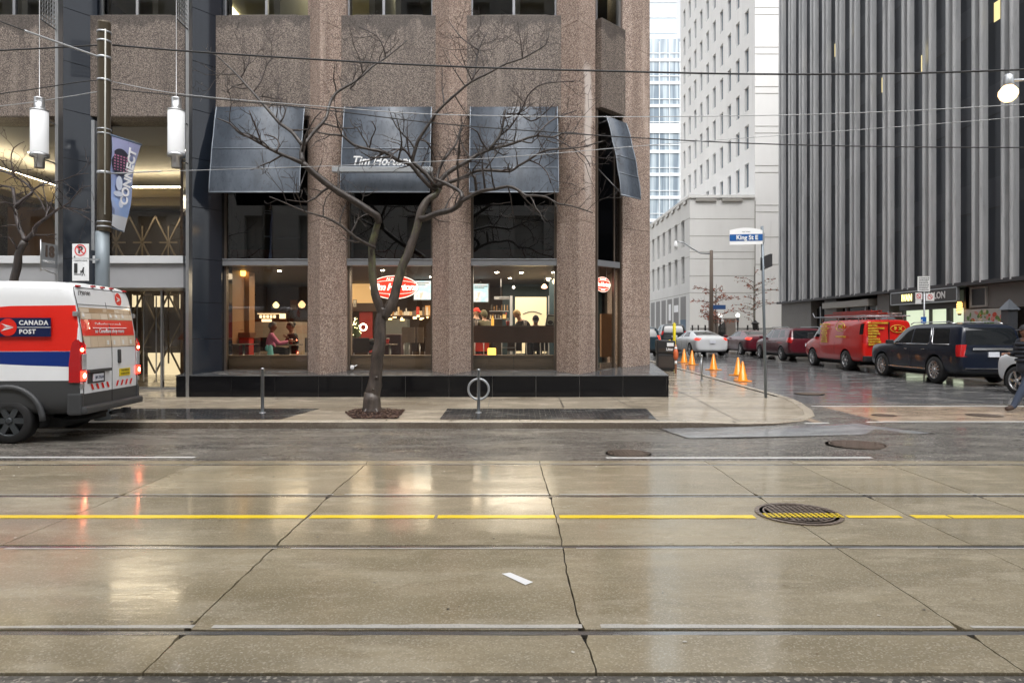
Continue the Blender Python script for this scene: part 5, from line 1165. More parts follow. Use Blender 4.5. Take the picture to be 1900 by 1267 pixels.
BR = [
 ([(704, 414), (700, 401), (690, 395), (660, 375), (630, 357), (600, 336), (579, 318), (562, 303)], -.25, -.7, 6, 5),
 ([(562, 303), (550, 298), (536, 292), (512, 282), (486, 268), (463, 255), (443, 245), (426, 229), (403, 220)], -.7, -1.2, 3.6, 1.0),
 ([(562, 303), (560, 285), (562, 272)], -.7, -.6, 4.5, 4),
 ([(562, 272), (542, 245), (519, 229), (496, 202), (469, 172), (446, 146), (423, 123), (397, 99)], -.6, -.1, 3.4, .7),
 ([(562, 272), (579, 249), (605, 219), (609, 199), (624, 172), (662, 149), (692, 123), (715, 108), (755, 76)], -.6, .3, 3.2, .7),
 ([(715, 108), (712, 90), (698, 66), (665, 50)], .2, .0, 1.4, .6), ([(662, 149), (650, 165), (660, 130), (655, 115)], 0, .1, 1.2, .5),
 ([(696, 460), (684, 454), (660, 441), (630, 417), (600, 402), (566, 393), (532, 378), (499, 365)], -.2, -1.0, 3.2, .8),
 ([(812, 352), (798, 345), (778, 325), (761, 305), (738, 298), (715, 283), (685, 277), (655, 268), (635, 252), (612, 250), (586, 245)], .2, -.5, 4.4, 1.2),
 ([(685, 277), (690, 255), (697, 240), (690, 225)], 0, -.3, 1.3, .5),
 ([(779, 405), (790, 405), (810, 396), (837, 390), (852, 379), (857, 368)], .1, -.3, 5.5, 4.6),
 ([(857, 370), (856, 358), (840, 347), (822, 338), (807, 332)], -.3, -.1, 4, 3), 
 ([(856, 374), (870, 366), (884, 358), (900, 353), (918, 351), (942, 346), (960, 352), (975, 363), (993, 363), (1014, 366), (1035, 378), (1060, 382), (1100, 395)], -.3, -.8, 3.6, .6),
 ([(884, 358), (883, 345), (880, 324)], -.3, -.4, 2.8, 2.2), ([(810, 345), (835, 338), (858, 330), (870, 324), (885, 317), (915, 316), (946, 318), (960, 309), (981, 297), (999, 285), (1020, 278), (1050, 276), (1080, 273), (1120, 262)], .1, -.9, 3.4, .6),
 ([(816, 350), (819, 333), (834, 318), (861, 303), (885, 288), (912, 276), (939, 270), (966, 261), (996, 252), (1026, 255), (1050, 246), (1090, 250)], .2, .7, 4.6, .7),
 ([(909, 277), (920, 262), (927, 252), (933, 231), (936, 213), (938, 205)], .4, .5, 2.8, 2.2), ([(905, 279), (893, 262), (886, 245), (870, 236)], .4, .2, 1.8, .8),
 ([(927, 252), (945, 238), (967, 205), (979, 179), (995, 162), (1019, 154), (1065, 151)], .5, .3, 1.7, .5),
 ([(812, 346), (812, 325), (822, 300), (834, 282), (846, 267), (853, 246), (858, 228)], .1, .5, 3.0, 1.2),
 ([(808, 346), (790, 322), (770, 305), (765, 298), (768, 285), (773, 270), (777, 258), (798, 228), (807, 213), (833, 186), (853, 169), (876, 151), (912, 133), (939, 119), (969, 109), (992, 96), (1012, 84), (1019, 60)], .1, -.2, 3.6, .6),
 ([(876, 151), (883, 126), (888, 93), (904, 60)], 0, .2, 1.7, .5), ([(888, 93), (856, 70), (833, 40)], .1, .3, 1.2, .4), ([(969, 109), (967, 85), (962, 56)], 0, -.1, 1.0, .4),
 ([(765, 300), (757, 285), (745, 276), (730, 285), (722, 300)], .1, -.4, 2.4, 1.0), ([(777, 258), (790, 262), (802, 280), (808, 300)], 0, .3, 1.8, 1.0),
 ([(486, 268), (478, 245), (470, 225), (462, 205)], -1, -1.2, 1.6, .6), ([(512, 282), (518, 268), (510, 255), (490, 250)], -1, -.8, 1.6, .7),
 ([(469, 172), (485, 150), (495, 120), (510, 105)], -.2, 0, 1.3, .5), ([(446, 146), (460, 120), (465, 95)], -.1, 0, 1.1, .4), ([(519, 229), (530, 205), (515, 175), (520, 150)], -.4, -.3, 1.6, .5),
 ([(981, 297), (1000, 305), (1015, 320), (1022, 340)], -.5, -.7, 1.4, .6), ([(996, 252), (1010, 235), (1030, 220), (1070, 205)], .5, .8, 1.6, .5), ([(1026, 255), (1050, 268), (1085, 290), (1095, 310)], .4, .2, 1.2, .5),
 ([(940, 212), (965, 212), (985, 225), (1005, 215), (1030, 190)], .5, .3, 1.6, .6), ([(861, 303), (880, 300), (905, 305)], .3, .6, 1.2, .6)]
for pts, y0, y1, r0, r1 in BR:
    mb = MB(); out, rs = branch(mb, T(pts, y0, y1), r0 * 1.12 * k, max(r1 * 1.1, .9) * k, 8 if r0 > 3 else 6)
    big = r0 > 3
    twigs(mb, out, rs, rg, 4.2 if big else 6.6, .80 if big else .64, 3, .18 if big else .05)
    raw(mb, 'branch', M['limb'] if r0 > 2.4 else M['twig'], tree)
# pit with mulch
mb = MB(); pp = [GP(*q, walk_z) for q in ((655, 777), (737, 777), (752, 761), (660, 761), (640, 766))]
pit = [(q.x, q.y) for q in pp]; mb.add([(x, y, walk_z(x, y) + .004) for x, y in pit], [tuple(range(len(pit)))]); setp(raw(mb, 'tree_pit', flat('pit_soil', (.045, .026, .02), .8, bump=.6)), kind='structure')
mb = MB(); rg2 = random.Random(4); mm = [flat('mulch_' + str(i), c, .6) for i, c in enumerate(((.055, .026, .020), (.085, .045, .032), (.15, .095, .065), (.03, .018, .015)))]
def inpoly(x, y, pl):
    c = False
    for (x1, y1), (x2, y2) in zip(pl, pl[1:] + pl[:1]):
        if (y1 > y) != (y2 > y) and x < (x2 - x1) * (y - y1) / (y2 - y1) + x1: c = not c
    return c
x_0, x_1, y_0, y_1 = min(q[0] for q in pit), max(q[0] for q in pit), min(q[1] for q in pit), max(q[1] for q in pit); cn = 0
while cn < 1300:
    x, y = rg2.uniform(x_0 - .03, x_1), rg2.uniform(y_0, y_1)
    if not inpoly(x, y, pit): continue
    cn += 1; a = rg2.uniform(0, 3.14); l = rg2.uniform(.010, .032); w = rg2.uniform(.005, .012); dd = math.hypot(x - PX(690, YT), y - YT); h = walk_z(x, y) + rg2.uniform(.006, .03) + max(0, .03 - dd * .06)
    mb.obox((x, y, h), (l * math.cos(a), l * math.sin(a), rg2.uniform(-.01, .01)), (-w * math.sin(a), w * math.cos(a), rg2.uniform(-.004, .004)), (0, 0, .003), rg2.choice([0, 0, 1, 1, 2, 3]))
setp(raw(mb, 'mulch', mm), 'reddish wood chip mulch round the tree foot', 'mulch', None, 'stuff')
# left tree
YT = 12.3; k = YT / F
lt = thing('street_tree', 'small dark bare tree rising behind the postal van at the left edge', 'tree', (PX(20, YT), YT, .05))
mb = MB(); branch(mb, T([(12, 775), (15, 650), (22, 560), (28, 515), (35, 472), (47, 448)]), 10 * k, 6.5 * k, 12); mb.build('trunk', M['limb'], lt)
BL = [([(47, 448), (42, 435), (35, 420), (30, 400), (28, 382), (25, 350)], 0, .3, 4.5, 3), ([(28, 384), (42, 370), (56, 360), (59, 352), (45, 338), (28, 328), (12, 320), (-10, 315)], .2, .6, 3.2, 1.5),
 ([(47, 448), (64, 429), (66, 420), (83, 406), (95, 398), (109, 387), (125, 386), (142, 388), (165, 395)], 0, -.4, 4.2, .8), ([(64, 436), (85, 436), (105, 435)], 0, .3, 1.8, .8), ([(59, 354), (75, 344), (95, 338), (115, 335), (140, 325), (165, 322)], .3, .1, 1.8, .6),
 ([(59, 352), (75, 372), (85, 395)], .3, 0, 1.5, 1), ([(28, 328), (20, 300), (25, 275), (45, 263)], .4, .5, 1.6, .6), ([(25, 350), (5, 345), (-20, 355)], .3, .5, 2, 1), ([(109, 387), (130, 375), (150, 350), (170, 345)], -.3, -.5, 1.6, .5), ([(28, 382), (10, 375), (-15, 380)], .2, 0, 1.5, .7),
 ([(35, 472), (28, 455), (22, 442)], 0, -.2, 1.8, .8), ([(83, 406), (88, 385), (80, 350), (82, 330)], -.1, .1, 1.3, .5), ([(125, 386), (150, 398), (172, 412)], -.3, -.4, 1.1, .5)]
for pts, y0, y1, r0, r1 in BL:
    mb = MB(); out, rs = branch(mb, T(pts, y0, y1), r0 * k, r1 * k, 7); twigs(mb, out, rs, rg, 4.6, .58, 3, .12, .2); raw(mb, 'branch', M['twig'], lt)
# red-leaved and sparse trees far away
def far_tree(px, Y, lab, top, w, leaves, seed, lw=None):
    rg = random.Random(seed); x = PX(px, Y); t = thing('small_tree', lab, 'tree', (x, Y, .5)); mb = MB(); z1 = PZ(top, Y); branch(mb, [(x, Y, .4), (x + .03, Y, 1.5), (x, Y, z1 * .5 + .5), (x + .05, Y, z1)], .07, .015, 6); raw(mb, 'trunk', M['bark'], t)
    mb = MB(); tips = []
    for i in range(26):
        z = 2.0 + (z1 - 2.6) * rg.random(); L = w * rg.uniform(.35, 1.1); an = rg.uniform(0, 6.28); dx_, dy_ = L * math.cos(an), L * math.sin(an); up_ = rg.uniform(.1, .7); o = [Vector((x, Y, z)), Vector((x + dx_ * .45, Y + dy_ * .45, z + up_ * .7)), Vector((x + dx_, Y + dy_, min(z1, z + up_)))]
        out, rs = branch(mb, o, .022, .006, 4); twigs(mb, out, rs, rg, 2.5, .45, 1); tips += out[2:]
    raw(mb, 'crown_branches', M['bark'], t)
    mb = MB()
    for i in range(leaves):
        q = rg.choice(tips) + Vector((rg.gauss(0, .10), rg.gauss(0, .2), rg.gauss(0, .07))); a = Vector((rg.gauss(0, 1), rg.gauss(0, 1), rg.gauss(0, .5))).normalized() * rg.uniform(.06, .12); b = a.cross(Vector((rg.gauss(0, 1), rg.gauss(0, 1), 1))).normalized() * .055; mb.add([q - a, q + b, q + a, q - b], [(0, 1, 2, 3)], rg.choice([0, 1]))
    raw(mb, 'foliage', [flat('leaf_rust' + str(seed), (.30, .09, .05), .6), flat('leaf_brown' + str(seed), (.20, .09, .06), .6)], t)
far_tree(1328, 54, 'small tree with rusty red leaves behind the street lamp pole', 527, 1.7, 900, 3)
far_tree(1399, 56, 'thin nearly bare tree right of the gate pillars', 495, 2.0, 260, 5)
# =============== wires ===============
M['cable'] = flat('black_cable', (.012, .012, .013), .5); M['cable_pale'] = flat('pale_cable', (.38, .39, .40), .4, .4)
def wire(pts, r, mat, lab, Ys=(12.05, 12.05), sheath=None):
    n = len(pts); W_ = [P(a, b, Ys[0] + (Ys[1] - Ys[0]) * (a - pts[0][0]) / (pts[-1][0] - pts[0][0])) for a, b in pts]
    mb = MB(); out = []
    for i in range(n - 1):
        p0, p1, p2, p3 = W_[max(i - 1, 0)], W_[i], W_[i + 1], W_[min(i + 2, n - 1)]
        for k_ in range(6): u_ = k_ / 6; out.append(.5 * ((2 * p1) + (-p0 + p2) * u_ + (2 * p0 - 5 * p1 + 4 * p2 - p3) * u_ * u_ + (-p0 + 3 * p1 - 3 * p2 + p3) * u_ ** 3))
    out.append(W_[-1]); mb.tube(out, r * .78, 6); o = mb.build('overhead_wire', M[mat]); setp(o, lab, 'wire', 'overhead wires'); return o
wire([(209, 84), (400, 99), (800, 122), (1200, 134), (1440, 138), (1700, 136), (1960, 127)], .020, 'cable', 'thickest black overhead wire, from the pole top across the whole picture', (12.05, 11.4))
wire([(-60, 97), (60, 91), (183, 84)], .018, 'cable', 'black wire running left from the pole top', (12.3, 12.05))
wire([(-60, 20), (0, 40), (45, 57)], .012, 'cable', 'upper black wire leading to the pale insulated rod at the left', (10.5, 11))
wire([(45, 57), (110, 80), (187, 107)], .022, 'cable_pale', 'pale insulated rod slanting to the pole at the upper left', (11, 12.0))
wire([(-60, 182), (60, 166), (150, 152), (182, 150)], .011, 'cable', 'upper of two thin wires left of the pole', (12.3, 12.05)); wire([(-60, 203), (60, 190), (182, 170)], .009, 'cable_pale', 'lower of two thin wires left of the pole', (12.3, 12.05))
wire([(209, 152), (345, 176), (600, 198), (800, 212), (1100, 217), (1440, 214), (1700, 205), (1960, 190)], .009, 'cable_pale', 'thin pale wire level with the awning tops', (12.05, 11))
wire([(209, 166), (400, 184), (600, 204), (800, 228), (1000, 244), (1200, 257), (1440, 268), (1700, 273), (1960, 274)], .012, 'cable', 'thin dark wire sagging across the awnings to the right', (12.05, 11))
wire([(207, 322), (300, 318)], .016, 'cable_pale', 'short white insulated rod right of the pole at banner height', (12.0, 11.9))
wire([(300, 318), (560, 310), (800, 300), (1000, 287), (1200, 270), (1440, 252), (1700, 233), (1960, 212)], .007, 'cable_pale', 'lowest thin pale wire rising to the right across the awnings', (11.9, 11))
# ================= vehicles =================
def paint(name, col, rough=.3, metal=.0, dirt=.0):
    t = NT(name); n = t.noise(3, (1, 1, 1), 4); col2 = tuple(c * .9 for c in col)
    return t.set(Base__Color=t.mix(n, col, col2), Roughness=rough, Metallic=metal, Specular__IOR__Level=.3, Coat__Weight=.75, Coat__Roughness=.03, Coat__IOR=1.42, Normal=t.bump(t.noise(300, (1, 1, 1), 1), .03, .001))
M['car_glass'] = NT('car_glass').set(Base__Color=(.010, .012, .014), Roughness=.04, Specular__IOR__Level=.55)
M['cladding'] = flat('grey_cladding', (.045, .047, .05), .5, 0, .08, 30)
M['chrome'] = flat('chrome', (.75, .76, .78), .12, 1.0, .02)
M['alloy'] = flat('alloy_wheel', (.55, .56, .57), .25, .8, .05)
M['steel_rim'] = flat('steel_rim', (.07, .078, .085), .35, .5, .1)
M['under'] = flat('underbody', (.010, .010, .011), .8)
M['tail'] = NT('tail_lens').set(Base__Color=(.45, .01, .012), Roughness=.12, Coat__Weight=1.0, Coat__Roughness=.03)
M['tail_lit'] = emit('tail_lit', (1, .06, .03), 1.6, (.6, .02, .02)); M['tail_hot'] = emit('brake_bulb', (1, .25, .12), 26, (.8, .1, .05))
M['tail_soft'] = emit('tail_soft', (1, .06, .03), .5, (.6, .03, .02))
M['clear'] = flat('clear_lens', (.55, .56, .58), .1, .3, .3, 30, coat=1)
M['plate_face'] = flat('number_plate', (.62, .64, .70), .4, 0, .1, 40)
M['seamline'] = flat('door_gap', (.012, .012, .013), .7)
def loft(st, lvl=2):
    bm = bmesh.new(); ringsv = []
    for (y, w, zb, zbe, wr, zt) in st:
        dz = min(.07, (zt - zbe) * .40)
        h = [(0, zb), (w * .84, zb), (w * .975, zb + .09), (w, zb + (zbe - zb) * .45), (w, zb + (zbe - zb) * .8), (w * .97, zbe), (wr, zt - dz), (wr * .86, zt - dz * .15), (0, zt)]
        pts = [(x, z) for x, z in h] + [(-x, z) for x, z in reversed(h[1:-1])]
        ringsv.append([bm.verts.new((x, y, z)) for x, z in pts])
    n = len(ringsv[0])
    for a, b in zip(ringsv, ringsv[1:]):
        for k in range(n): bm.faces.new((a[k], a[(k + 1) % n], b[(k + 1) % n], b[k]))
    for r_ in (ringsv[0], ringsv[-1]):      # quad caps
        m = 8
        for k in range(0, m): 
            a, b = r_[k], r_[k + 1]; c, d = r_[(n - k - 1) % n], r_[(n - k) % n]
            vs = []; [vs.append(q) for q in (a, b, c, d) if q not in vs]
            if len(vs) >= 3: bm.faces.new(vs)
    bmesh.ops.recalc_face_normals(bm, faces=bm.faces)
    me = bpy.data.meshes.new('l'); bm.to_mesh(me); bm.free(); o = bpy.data.objects.new('l', me); C.objects.link(o)
    md = o.modifiers.new('s', 'SUBSURF'); md.levels = lvl; md.render_levels = lvl; me2 = bake(o); bpy.data.objects.remove(o)
    bm = bmesh.new(); bm.from_mesh(me2); return bm
AX = {'x': Vector((1, 0, 0)), 'y': Vector((0, 1, 0)), 'z': Vector((0, 0, 1))}
def carve(bm, poly, ax, test, mi):
    """cut the convex polygon (2D in axes ax) into the faces that pass test and give them material mi"""
    U_, V_ = AX[ax[0]], AX[ax[1]]; n = len(poly); c0_ = sum((Vector(p) for p in poly), Vector((0, 0))) / n
    us = [p[0] for p in poly]; vs = [p[1] for p in poly]; bb = (min(us), max(us), min(vs), max(vs))
    def cand():
        out = []
        for f in bm.faces:
            if not test(f.normal, f.calc_center_median()): continue
            a = [v.co.dot(U_) for v in f.verts]; b = [v.co.dot(V_) for v in f.verts]
            if max(a) < bb[0] or min(a) > bb[1] or max(b) < bb[2] or min(b) > bb[3]: continue
            out.append(f)
        return out
    nrm = []
    for i in range(n):
        a, b = Vector(poly[i]), Vector(poly[(i + 1) % n]); d = b - a; nn = Vector((d.y, -d.x)).normalized()
        if nn.dot(c0_ - a) > 0: nn = -nn
        nrm.append((a, nn)); fs = cand(); g = set(fs)
        for f in fs: g.update(f.edges); g.update(f.verts)
        bmesh.ops.bisect_plane(bm, geom=list(g), dist=1e-5, plane_co=U_ * a.x + V_ * a.y, plane_no=U_ * nn.x + V_ * nn.y)
    bm.normal_update()
    for f in cand():
        c = f.calc_center_median(); q = Vector((c.dot(U_), c.dot(V_)))
        if all((q - a).dot(nn) < 1e-4 for a, nn in nrm): f.material_index = mi
def side(n, c): return abs(n.x) > .33
def left(n, c): return n.x < -.33
def rear(n, c): return n.y < -.35
def front(n, c): return n.y > .25
def split(bm, mis, name, mats, parent, push=0.0):
    sel = [f for f in bm.faces if f.material_index in mis]
    if not sel: return None
    nb = bmesh.new(); vm = {}
    for f in sel:
        vv = []
        for v in f.verts:
            if v not in vm: vm[v] = nb.verts.new(v.co + v.normal * push)
            vv.append(vm[v])
        nf = nb.faces.new(vv); nf.smooth = True; nf.material_index = mis.index(f.material_index)
    me = bpy.data.meshes.new(name); nb.to_mesh(me); nb.free()
    for m in mats: me.materials.append(m)
    bmesh.ops.delete(bm, geom=sel, context='FACES'); return link(name, me, parent, False)
def finish(bm, name, mats, parent):
    for f in bm.faces: f.smooth = True
    me = bpy.data.meshes.new(name); bm.to_mesh(me); bm.free()
    for m in mats: me.materials.append(m)
    return link(name, me, parent, False)
def circle_poly(y, z, r, n=22): return [(y + r * math.cos(2 * math.pi * k / n), z + r * math.sin(2 * math.pi * k / n)) for k in range(n)]
def wheel(t, x, y, r, w, sgn, rim='alloy', spokes=10):
    mb = MB(); prof = [(r * .66, -w / 2), (r * .93, -w / 2), (r * .985, -w * .38), (r, -w * .2), (r, w * .2), (r * .985, w * .38), (r * .93, w / 2), (r * .66, w / 2), (r * .62, w * .2), (r * .62, -w * .2), (r * .66, -w / 2)]
    mb.lathe(prof, (x, y, r), 'x', 28, cap=False); wo = mb.build('wheel', M['rubber'], t, False)
    mb = MB(); xo = x + sgn * w * .42; s = sgn
    mb.lathe([(r * .70, s * .005), (r * .66, s * .02), (r * .62, -s * .02), (r * .60, -s * .07)], (xo, y, r), 'x', 28, cap=False)
    mb.lathe([(.0001, -s * .04), (r * .14, -s * .04), (r * .14, s * .012), (r * .10, s * .018), (.0001, s * .018)], (xo, y, r), 'x', 12)
    for k in range(spokes):
        a = 2 * math.pi * k / spokes; d = Vector((0, math.cos(a), math.sin(a))); e = Vector((0, -math.sin(a), math.cos(a)))
        wsp = (.035 if spokes > 7 else .055) if rim == 'alloy' else .075
        mb.obox(Vector((xo - s * .012, y, r)) + d * r * .38, d * r * .27, e * wsp * r * 1.6, (.012, 0, 0))
    mb.build('rim', M['alloy'] if rim == 'alloy' else M['steel_rim'], wo, False)
    mb = MB(); mb.lathe([(.0001, 0), (r * .6, 0), (r * .6, -s * .02)], (xo - s * .08, y, r), 'x', 24); mb.build('brake_disc', M['dsteel'], wo, False)
def wells(t, w, ys, R_, x_in=.34):
    mb = MB()
    for y in ys:
        for s in (-1, 1):
            K = 14; vs = []
            for k in range(K + 1): a = math.pi * (-.12 + 1.24 * k / K); vs += [(s * (w - .015), y + R_ * math.cos(a), R_ * .86 + R_ * math.sin(a)), (s * (w - x_in), y + R_ * math.cos(a), R_ * .86 + R_ * math.sin(a))]
            mb.add(vs, [(2 * k, 2 * k + 1, 2 * k + 3, 2 * k + 2) for k in range(K)]); mb.add([vs[2 * k + 1] for k in range(K + 1)], [tuple(range(K + 1))])
    mb.box(-w + .25, w - .25, min(ys) - .6, max(ys) + .4, .20, .34); raw(mb, 'underbody', M['under'], t, False)
def gap(mb, pts, w=.008):
    for p, q in zip(pts, pts[1:]):
        p, q = Vector(p), Vector(q); mb.tube([p, q], w, 4, 0, False, False)
def surf_x(bm, y, z, s):
    best = None
    for v in bm.verts:
        if v.co.x * s > 0:
            d = (v.co.y - y) ** 2 + (v.co.z - z) ** 2
            if best is None or d < best[0]: best = (d, v.co.x)
    return best[1]
def car(kind, name, lab, cat, col, loc, rz=0, sy=1, sz=1, sx=1, spokes=10, lit=False, group=None, plate=True, roofrail=False, chrome=False):
    t = thing(name, lab, cat, loc, rz, group)
    if kind == 'suv':
        st = [(-2.34, .80, .45, .80, .72, .88), (-2.31, .87, .38, .92, .76, 1.60), (-2.22, .91, .32, 1.05, .77, 1.70), (-1.95, .93, .28, 1.09, .76, 1.735), (-1.0, .93, .27, 1.08, .76, 1.75), (.15, .93, .27, 1.07, .76, 1.74), (.55, .93, .27, 1.08, .76, 1.69), (1.12, .925, .27, 1.08, .82, 1.22), (1.22, .925, .27, 1.08, .85, 1.16), (1.8, .92, .27, 1.07, .84, 1.13), (2.18, .90, .30, 1.04, .82, 1.10), (2.30, .88, .34, .98, .80, 1.04), (2.34, .84, .36, .90, .76, .98), (2.36, .80, .42, .78, .72, .84)]
        ws = (-1.2, 1.6); wr_ = .385; shear = (.16, 1.0)
        win = [('s', [(.02, 1.13), (.88, 1.14), (.52, 1.55), (.02, 1.60)]), ('s', [(-.88, 1.13), (-.04, 1.13), (-.04, 1.60), (-.80, 1.60)]), ('s', [(-1.82, 1.15), (-1.0, 1.14), (-.92, 1.59), (-1.70, 1.57)]), ('r', [(-.74, 1.12), (.74, 1.12), (.66, 1.60), (-.66, 1.60)]), ('f', [(-.76, 1.17), (.76, 1.17), (.66, 1.62), (-.66, 1.62)])]
        lights = [('sr', [(-2.4, .80), (-2.16, .80), (-2.10, 1.12), (-2.4, 1.14)])]
    elif kind == 'small_suv':
        st = [(-2.14, .74, .45, .80, .66, .88), (-2.11, .82, .36, .92, .70, 1.36), (-2.0, .86, .28, .98, .70, 1.46), (-1.6, .88, .24, 1.0, .69, 1.50), (-.7, .88, .23, 1.0, .68, 1.53), (.2, .88, .23, .98, .67, 1.51), (.55, .88, .23, .97, .67, 1.46), (1.22, .87, .23, .96, .74, 1.06), (1.36, .87, .24, .95, .76, 1.01), (1.95, .84, .27, .88, .7, .93), (2.12, .78, .34, .78, .66, .82), (2.17, .64, .42, .62, .56, .66)]
        ws = (-1.25, 1.4); wr_ = .32; shear = (.34, .95)
        win = [('s', [(.02, 1.03), (.95, 1.03), (.55, 1.37), (.02, 1.41)]), ('s', [(-.82, 1.03), (-.04, 1.03), (-.04, 1.41), (-.76, 1.41)]), ('s', [(-1.55, 1.08), (-.92, 1.05), (-.86, 1.40), (-1.3, 1.38)]), ('r', [(-.68, 1.02), (.68, 1.02), (.58, 1.38), (-.58, 1.38)]), ('f', [(-.7, 1.08), (.7, 1.08), (.6, 1.42), (-.6, 1.42)])]
        lights = [('sr', [(-2.2, .82), (-1.78, .86), (-1.84, 1.06), (-2.2, 1.06)])]
    elif kind == 'sedan':
        st = [(-2.27, .66, .36, .74, .60, .84), (-2.23, .80, .28, .86, .68, .99), (-2.05, .87, .23, .90, .72, 1.035), (-1.65, .89, .21, .92, .70, 1.07), (-.95, .90, .2, .93, .62, 1.26), (-.25, .90, .2, .93, .60, 1.345), (.25, .90, .2, .92, .60, 1.325), (.65, .9, .2, .91, .62, 1.20), (1.12, .89, .2, .90, .70, .97), (1.28, .89, .21, .88, .74, .93), (1.9, .86, .25, .80, .7, .84), (2.18, .77, .32, .66, .62, .70), (2.24, .62, .4, .55, .5, .58)]
        ws = (-1.35, 1.4); wr_ = .32; shear = (0, 1)
        win = [('s', [(.02, .98), (.92, .97), (.42, 1.22), (.02, 1.26)]), ('s', [(-1.02, 1.00), (-.04, .98), (-.04, 1.265), (-.60, 1.25)]), ('top', [(-.60, -1.62), (.60, -1.62), (.52, -.82), (-.52, -.82)]), ('topf', [(-.64, 1.12), (.64, 1.12), (.54, .42), (-.54, .42)])]
        lights = [('sr', [(-2.3, .80), (-1.9, .86), (-1.95, .965), (-2.3, .93)])]
    elif kind == 'cargo':
        st = [(-2.42, .84, .46, .95, .78, 1.78), (-2.38, .90, .36, 1.05, .82, 1.84), (-2.1, .92, .30, 1.08, .83, 1.865), (0, .92, .28, 1.08, .83, 1.87), (.95, .92, .28, 1.07, .82, 1.85), (1.12, .92, .28, 1.07, .82, 1.80), (1.72, .91, .28, 1.06, .82, 1.24), (1.84, .91, .28, 1.05, .83, 1.17), (2.25, .88, .32, .98, .78, 1.05), (2.38, .84, .38, .86, .74, .92), (2.43, .74, .45, .7, .66, .76)]
        ws = (-1.15, 1.6); wr_ = .36; shear = (.06, 1.0)
        win = [('s', [(.98, 1.20), (1.60, 1.20), (1.22, 1.66), (.98, 1.68)]), ('s', [(-2.30, 1.32), (-2.08, 1.32), (-2.08, 1.70), (-2.30, 1.70)]), ('f', [(-.76, 1.26), (.76, 1.26), (.70, 1.74), (-.70, 1.74)])]
        lights = [('sr', [(-2.5, 1.02), (-2.30, 1.02), (-2.30, 1.28), (-2.5, 1.28)])]
    bm = loft(st, 2)
    if shear[0]:
        for v in bm.verts:
            if v.co.y < -1.7: v.co.y += shear[0] * max(0, v.co.z - shear[1]) * clamp((-1.7 - v.co.y) / .4)
    bm.normal_update(); W0 = max(s[1] for s in st)
    for y in ws:
        carve(bm, circle_poly(y, wr_ * 1.02, wr_ * 1.17), 'yz', lambda n, c: abs(c.x) > W0 * .55 and abs(n.x) > .2, 9)
    rt = {'s': ('yz', side), 'r': ('xz', rear), 'f': ('xz', lambda n, c: n.y > .25 and n.z > .2 and c.y > 0), 'top': ('xy', lambda n, c: n.z > .3 and n.y < -.12), 'topf': ('xy', lambda n, c: n.z > .3 and n.y > .12)}
    for kd, pl in win: carve(bm, pl, rt[kd][0], rt[kd][1], 1)
    for kd, pl in lights: carve(bm, pl, 'yz', lambda n, c: abs(n.x) > .12 and c.y < -1.5 or n.y < -.3 and abs(c.x) > W0 * .80, 2)
    zb_ = .42; carve(bm, [(-3, .1), (3, .1), (3, .36), (-3, .36)], 'yz', lambda n, c: True, 3)
    bmesh.ops.delete(bm, geom=[f for f in bm.faces if f.material_index == 9], context='FACES')
    split(bm, [1], 'window', [M['car_glass']], t); split(bm, [2], 'taillight', [M['tail_soft'] if lit else M['tail']], t, .004)
    sideX = W0
    # door gaps on the side surfaces
    mb = MB()
    for yy in {'suv': (.0, -.93, 1.0), 'small_suv': (.0, -.85, .95), 'sedan': (0, -.85, .95), 'cargo': (.95, -.3)}[kind]:
        for s in (-1, 1):
            pts = [(surf_x(bm, yy, z, s), yy, z) for z in (.42, .6, .8, 1.0)]; gap(mb, pts, .006)
    zr = {'suv': 1.0, 'small_suv': .92, 'sedan': .84, 'cargo': 1.0}[kind]
    raw(mb, 'door_gap', M['seamline'], t, False)
    mb = MB()
    for yy in {'suv': (.12, -.78), 'small_suv': (.12, -.7), 'sedan': (.12, -.72), 'cargo': (1.05,)}[kind]:
        for s in (-1, 1): mb.box(s * (W0 + .0), s * (W0 + .025), yy, yy + .16, zr - .04, zr - .015)
    mb.build('door_handle', M['chrome'] if chrome else col, t, False, bev=.004)
    if chrome:
        mb = MB()
        for s in (-1, 1): mb.box(s * (W0 - .01), s * (W0 + .012), -.78, 1.15, .385, .41)
        mb.box(-.78, .78, -2.37, -2.33, .46, .485); mb.build('chrome_strip', M['chrome'], t, False)
        mb = MB(); zc = .98; mb.box(-.58, .58, -2.375, -2.30, .98, 1.045); mb.build('tailgate_bar', M['chrome'], t, False, bev=.01)
        for s in (-1, 1):
            mb = MB(); mb.tube([(s * .875, 1.0, 1.115), (s * .90, .0, 1.12), (s * .90, -.86, 1.12), (s * .86, -.93, 1.2), (s * .77, -.86, 1.62)], .014, 5); mb.tube([(s * .90, -1.86, 1.13), (s * .90, -1.1, 1.13), (s * .87, -1.02, 1.2), (s * .78, -.96, 1.62)], .012, 5); mb.build('window_trim', M['chrome'], t, False)
    mb = MB()
    for s in (-1, 1):
        mb = MB(); ym_ = {'suv': .98, 'small_suv': .92, 'sedan': .86, 'cargo': 1.55}[kind]; zm = {'suv': 1.16, 'small_suv': 1.06, 'sedan': .99, 'cargo': 1.25}[kind]; mb.obox((s * (W0 + .07), ym_, zm), (.10, -.02, 0), (.0, .05, 0), (0, 0, .07 if kind != 'cargo' else .11)); mb.build('wing_mirror', M['black_plastic'] if kind in ('suv', 'cargo') else col, t, False, bev=.02)
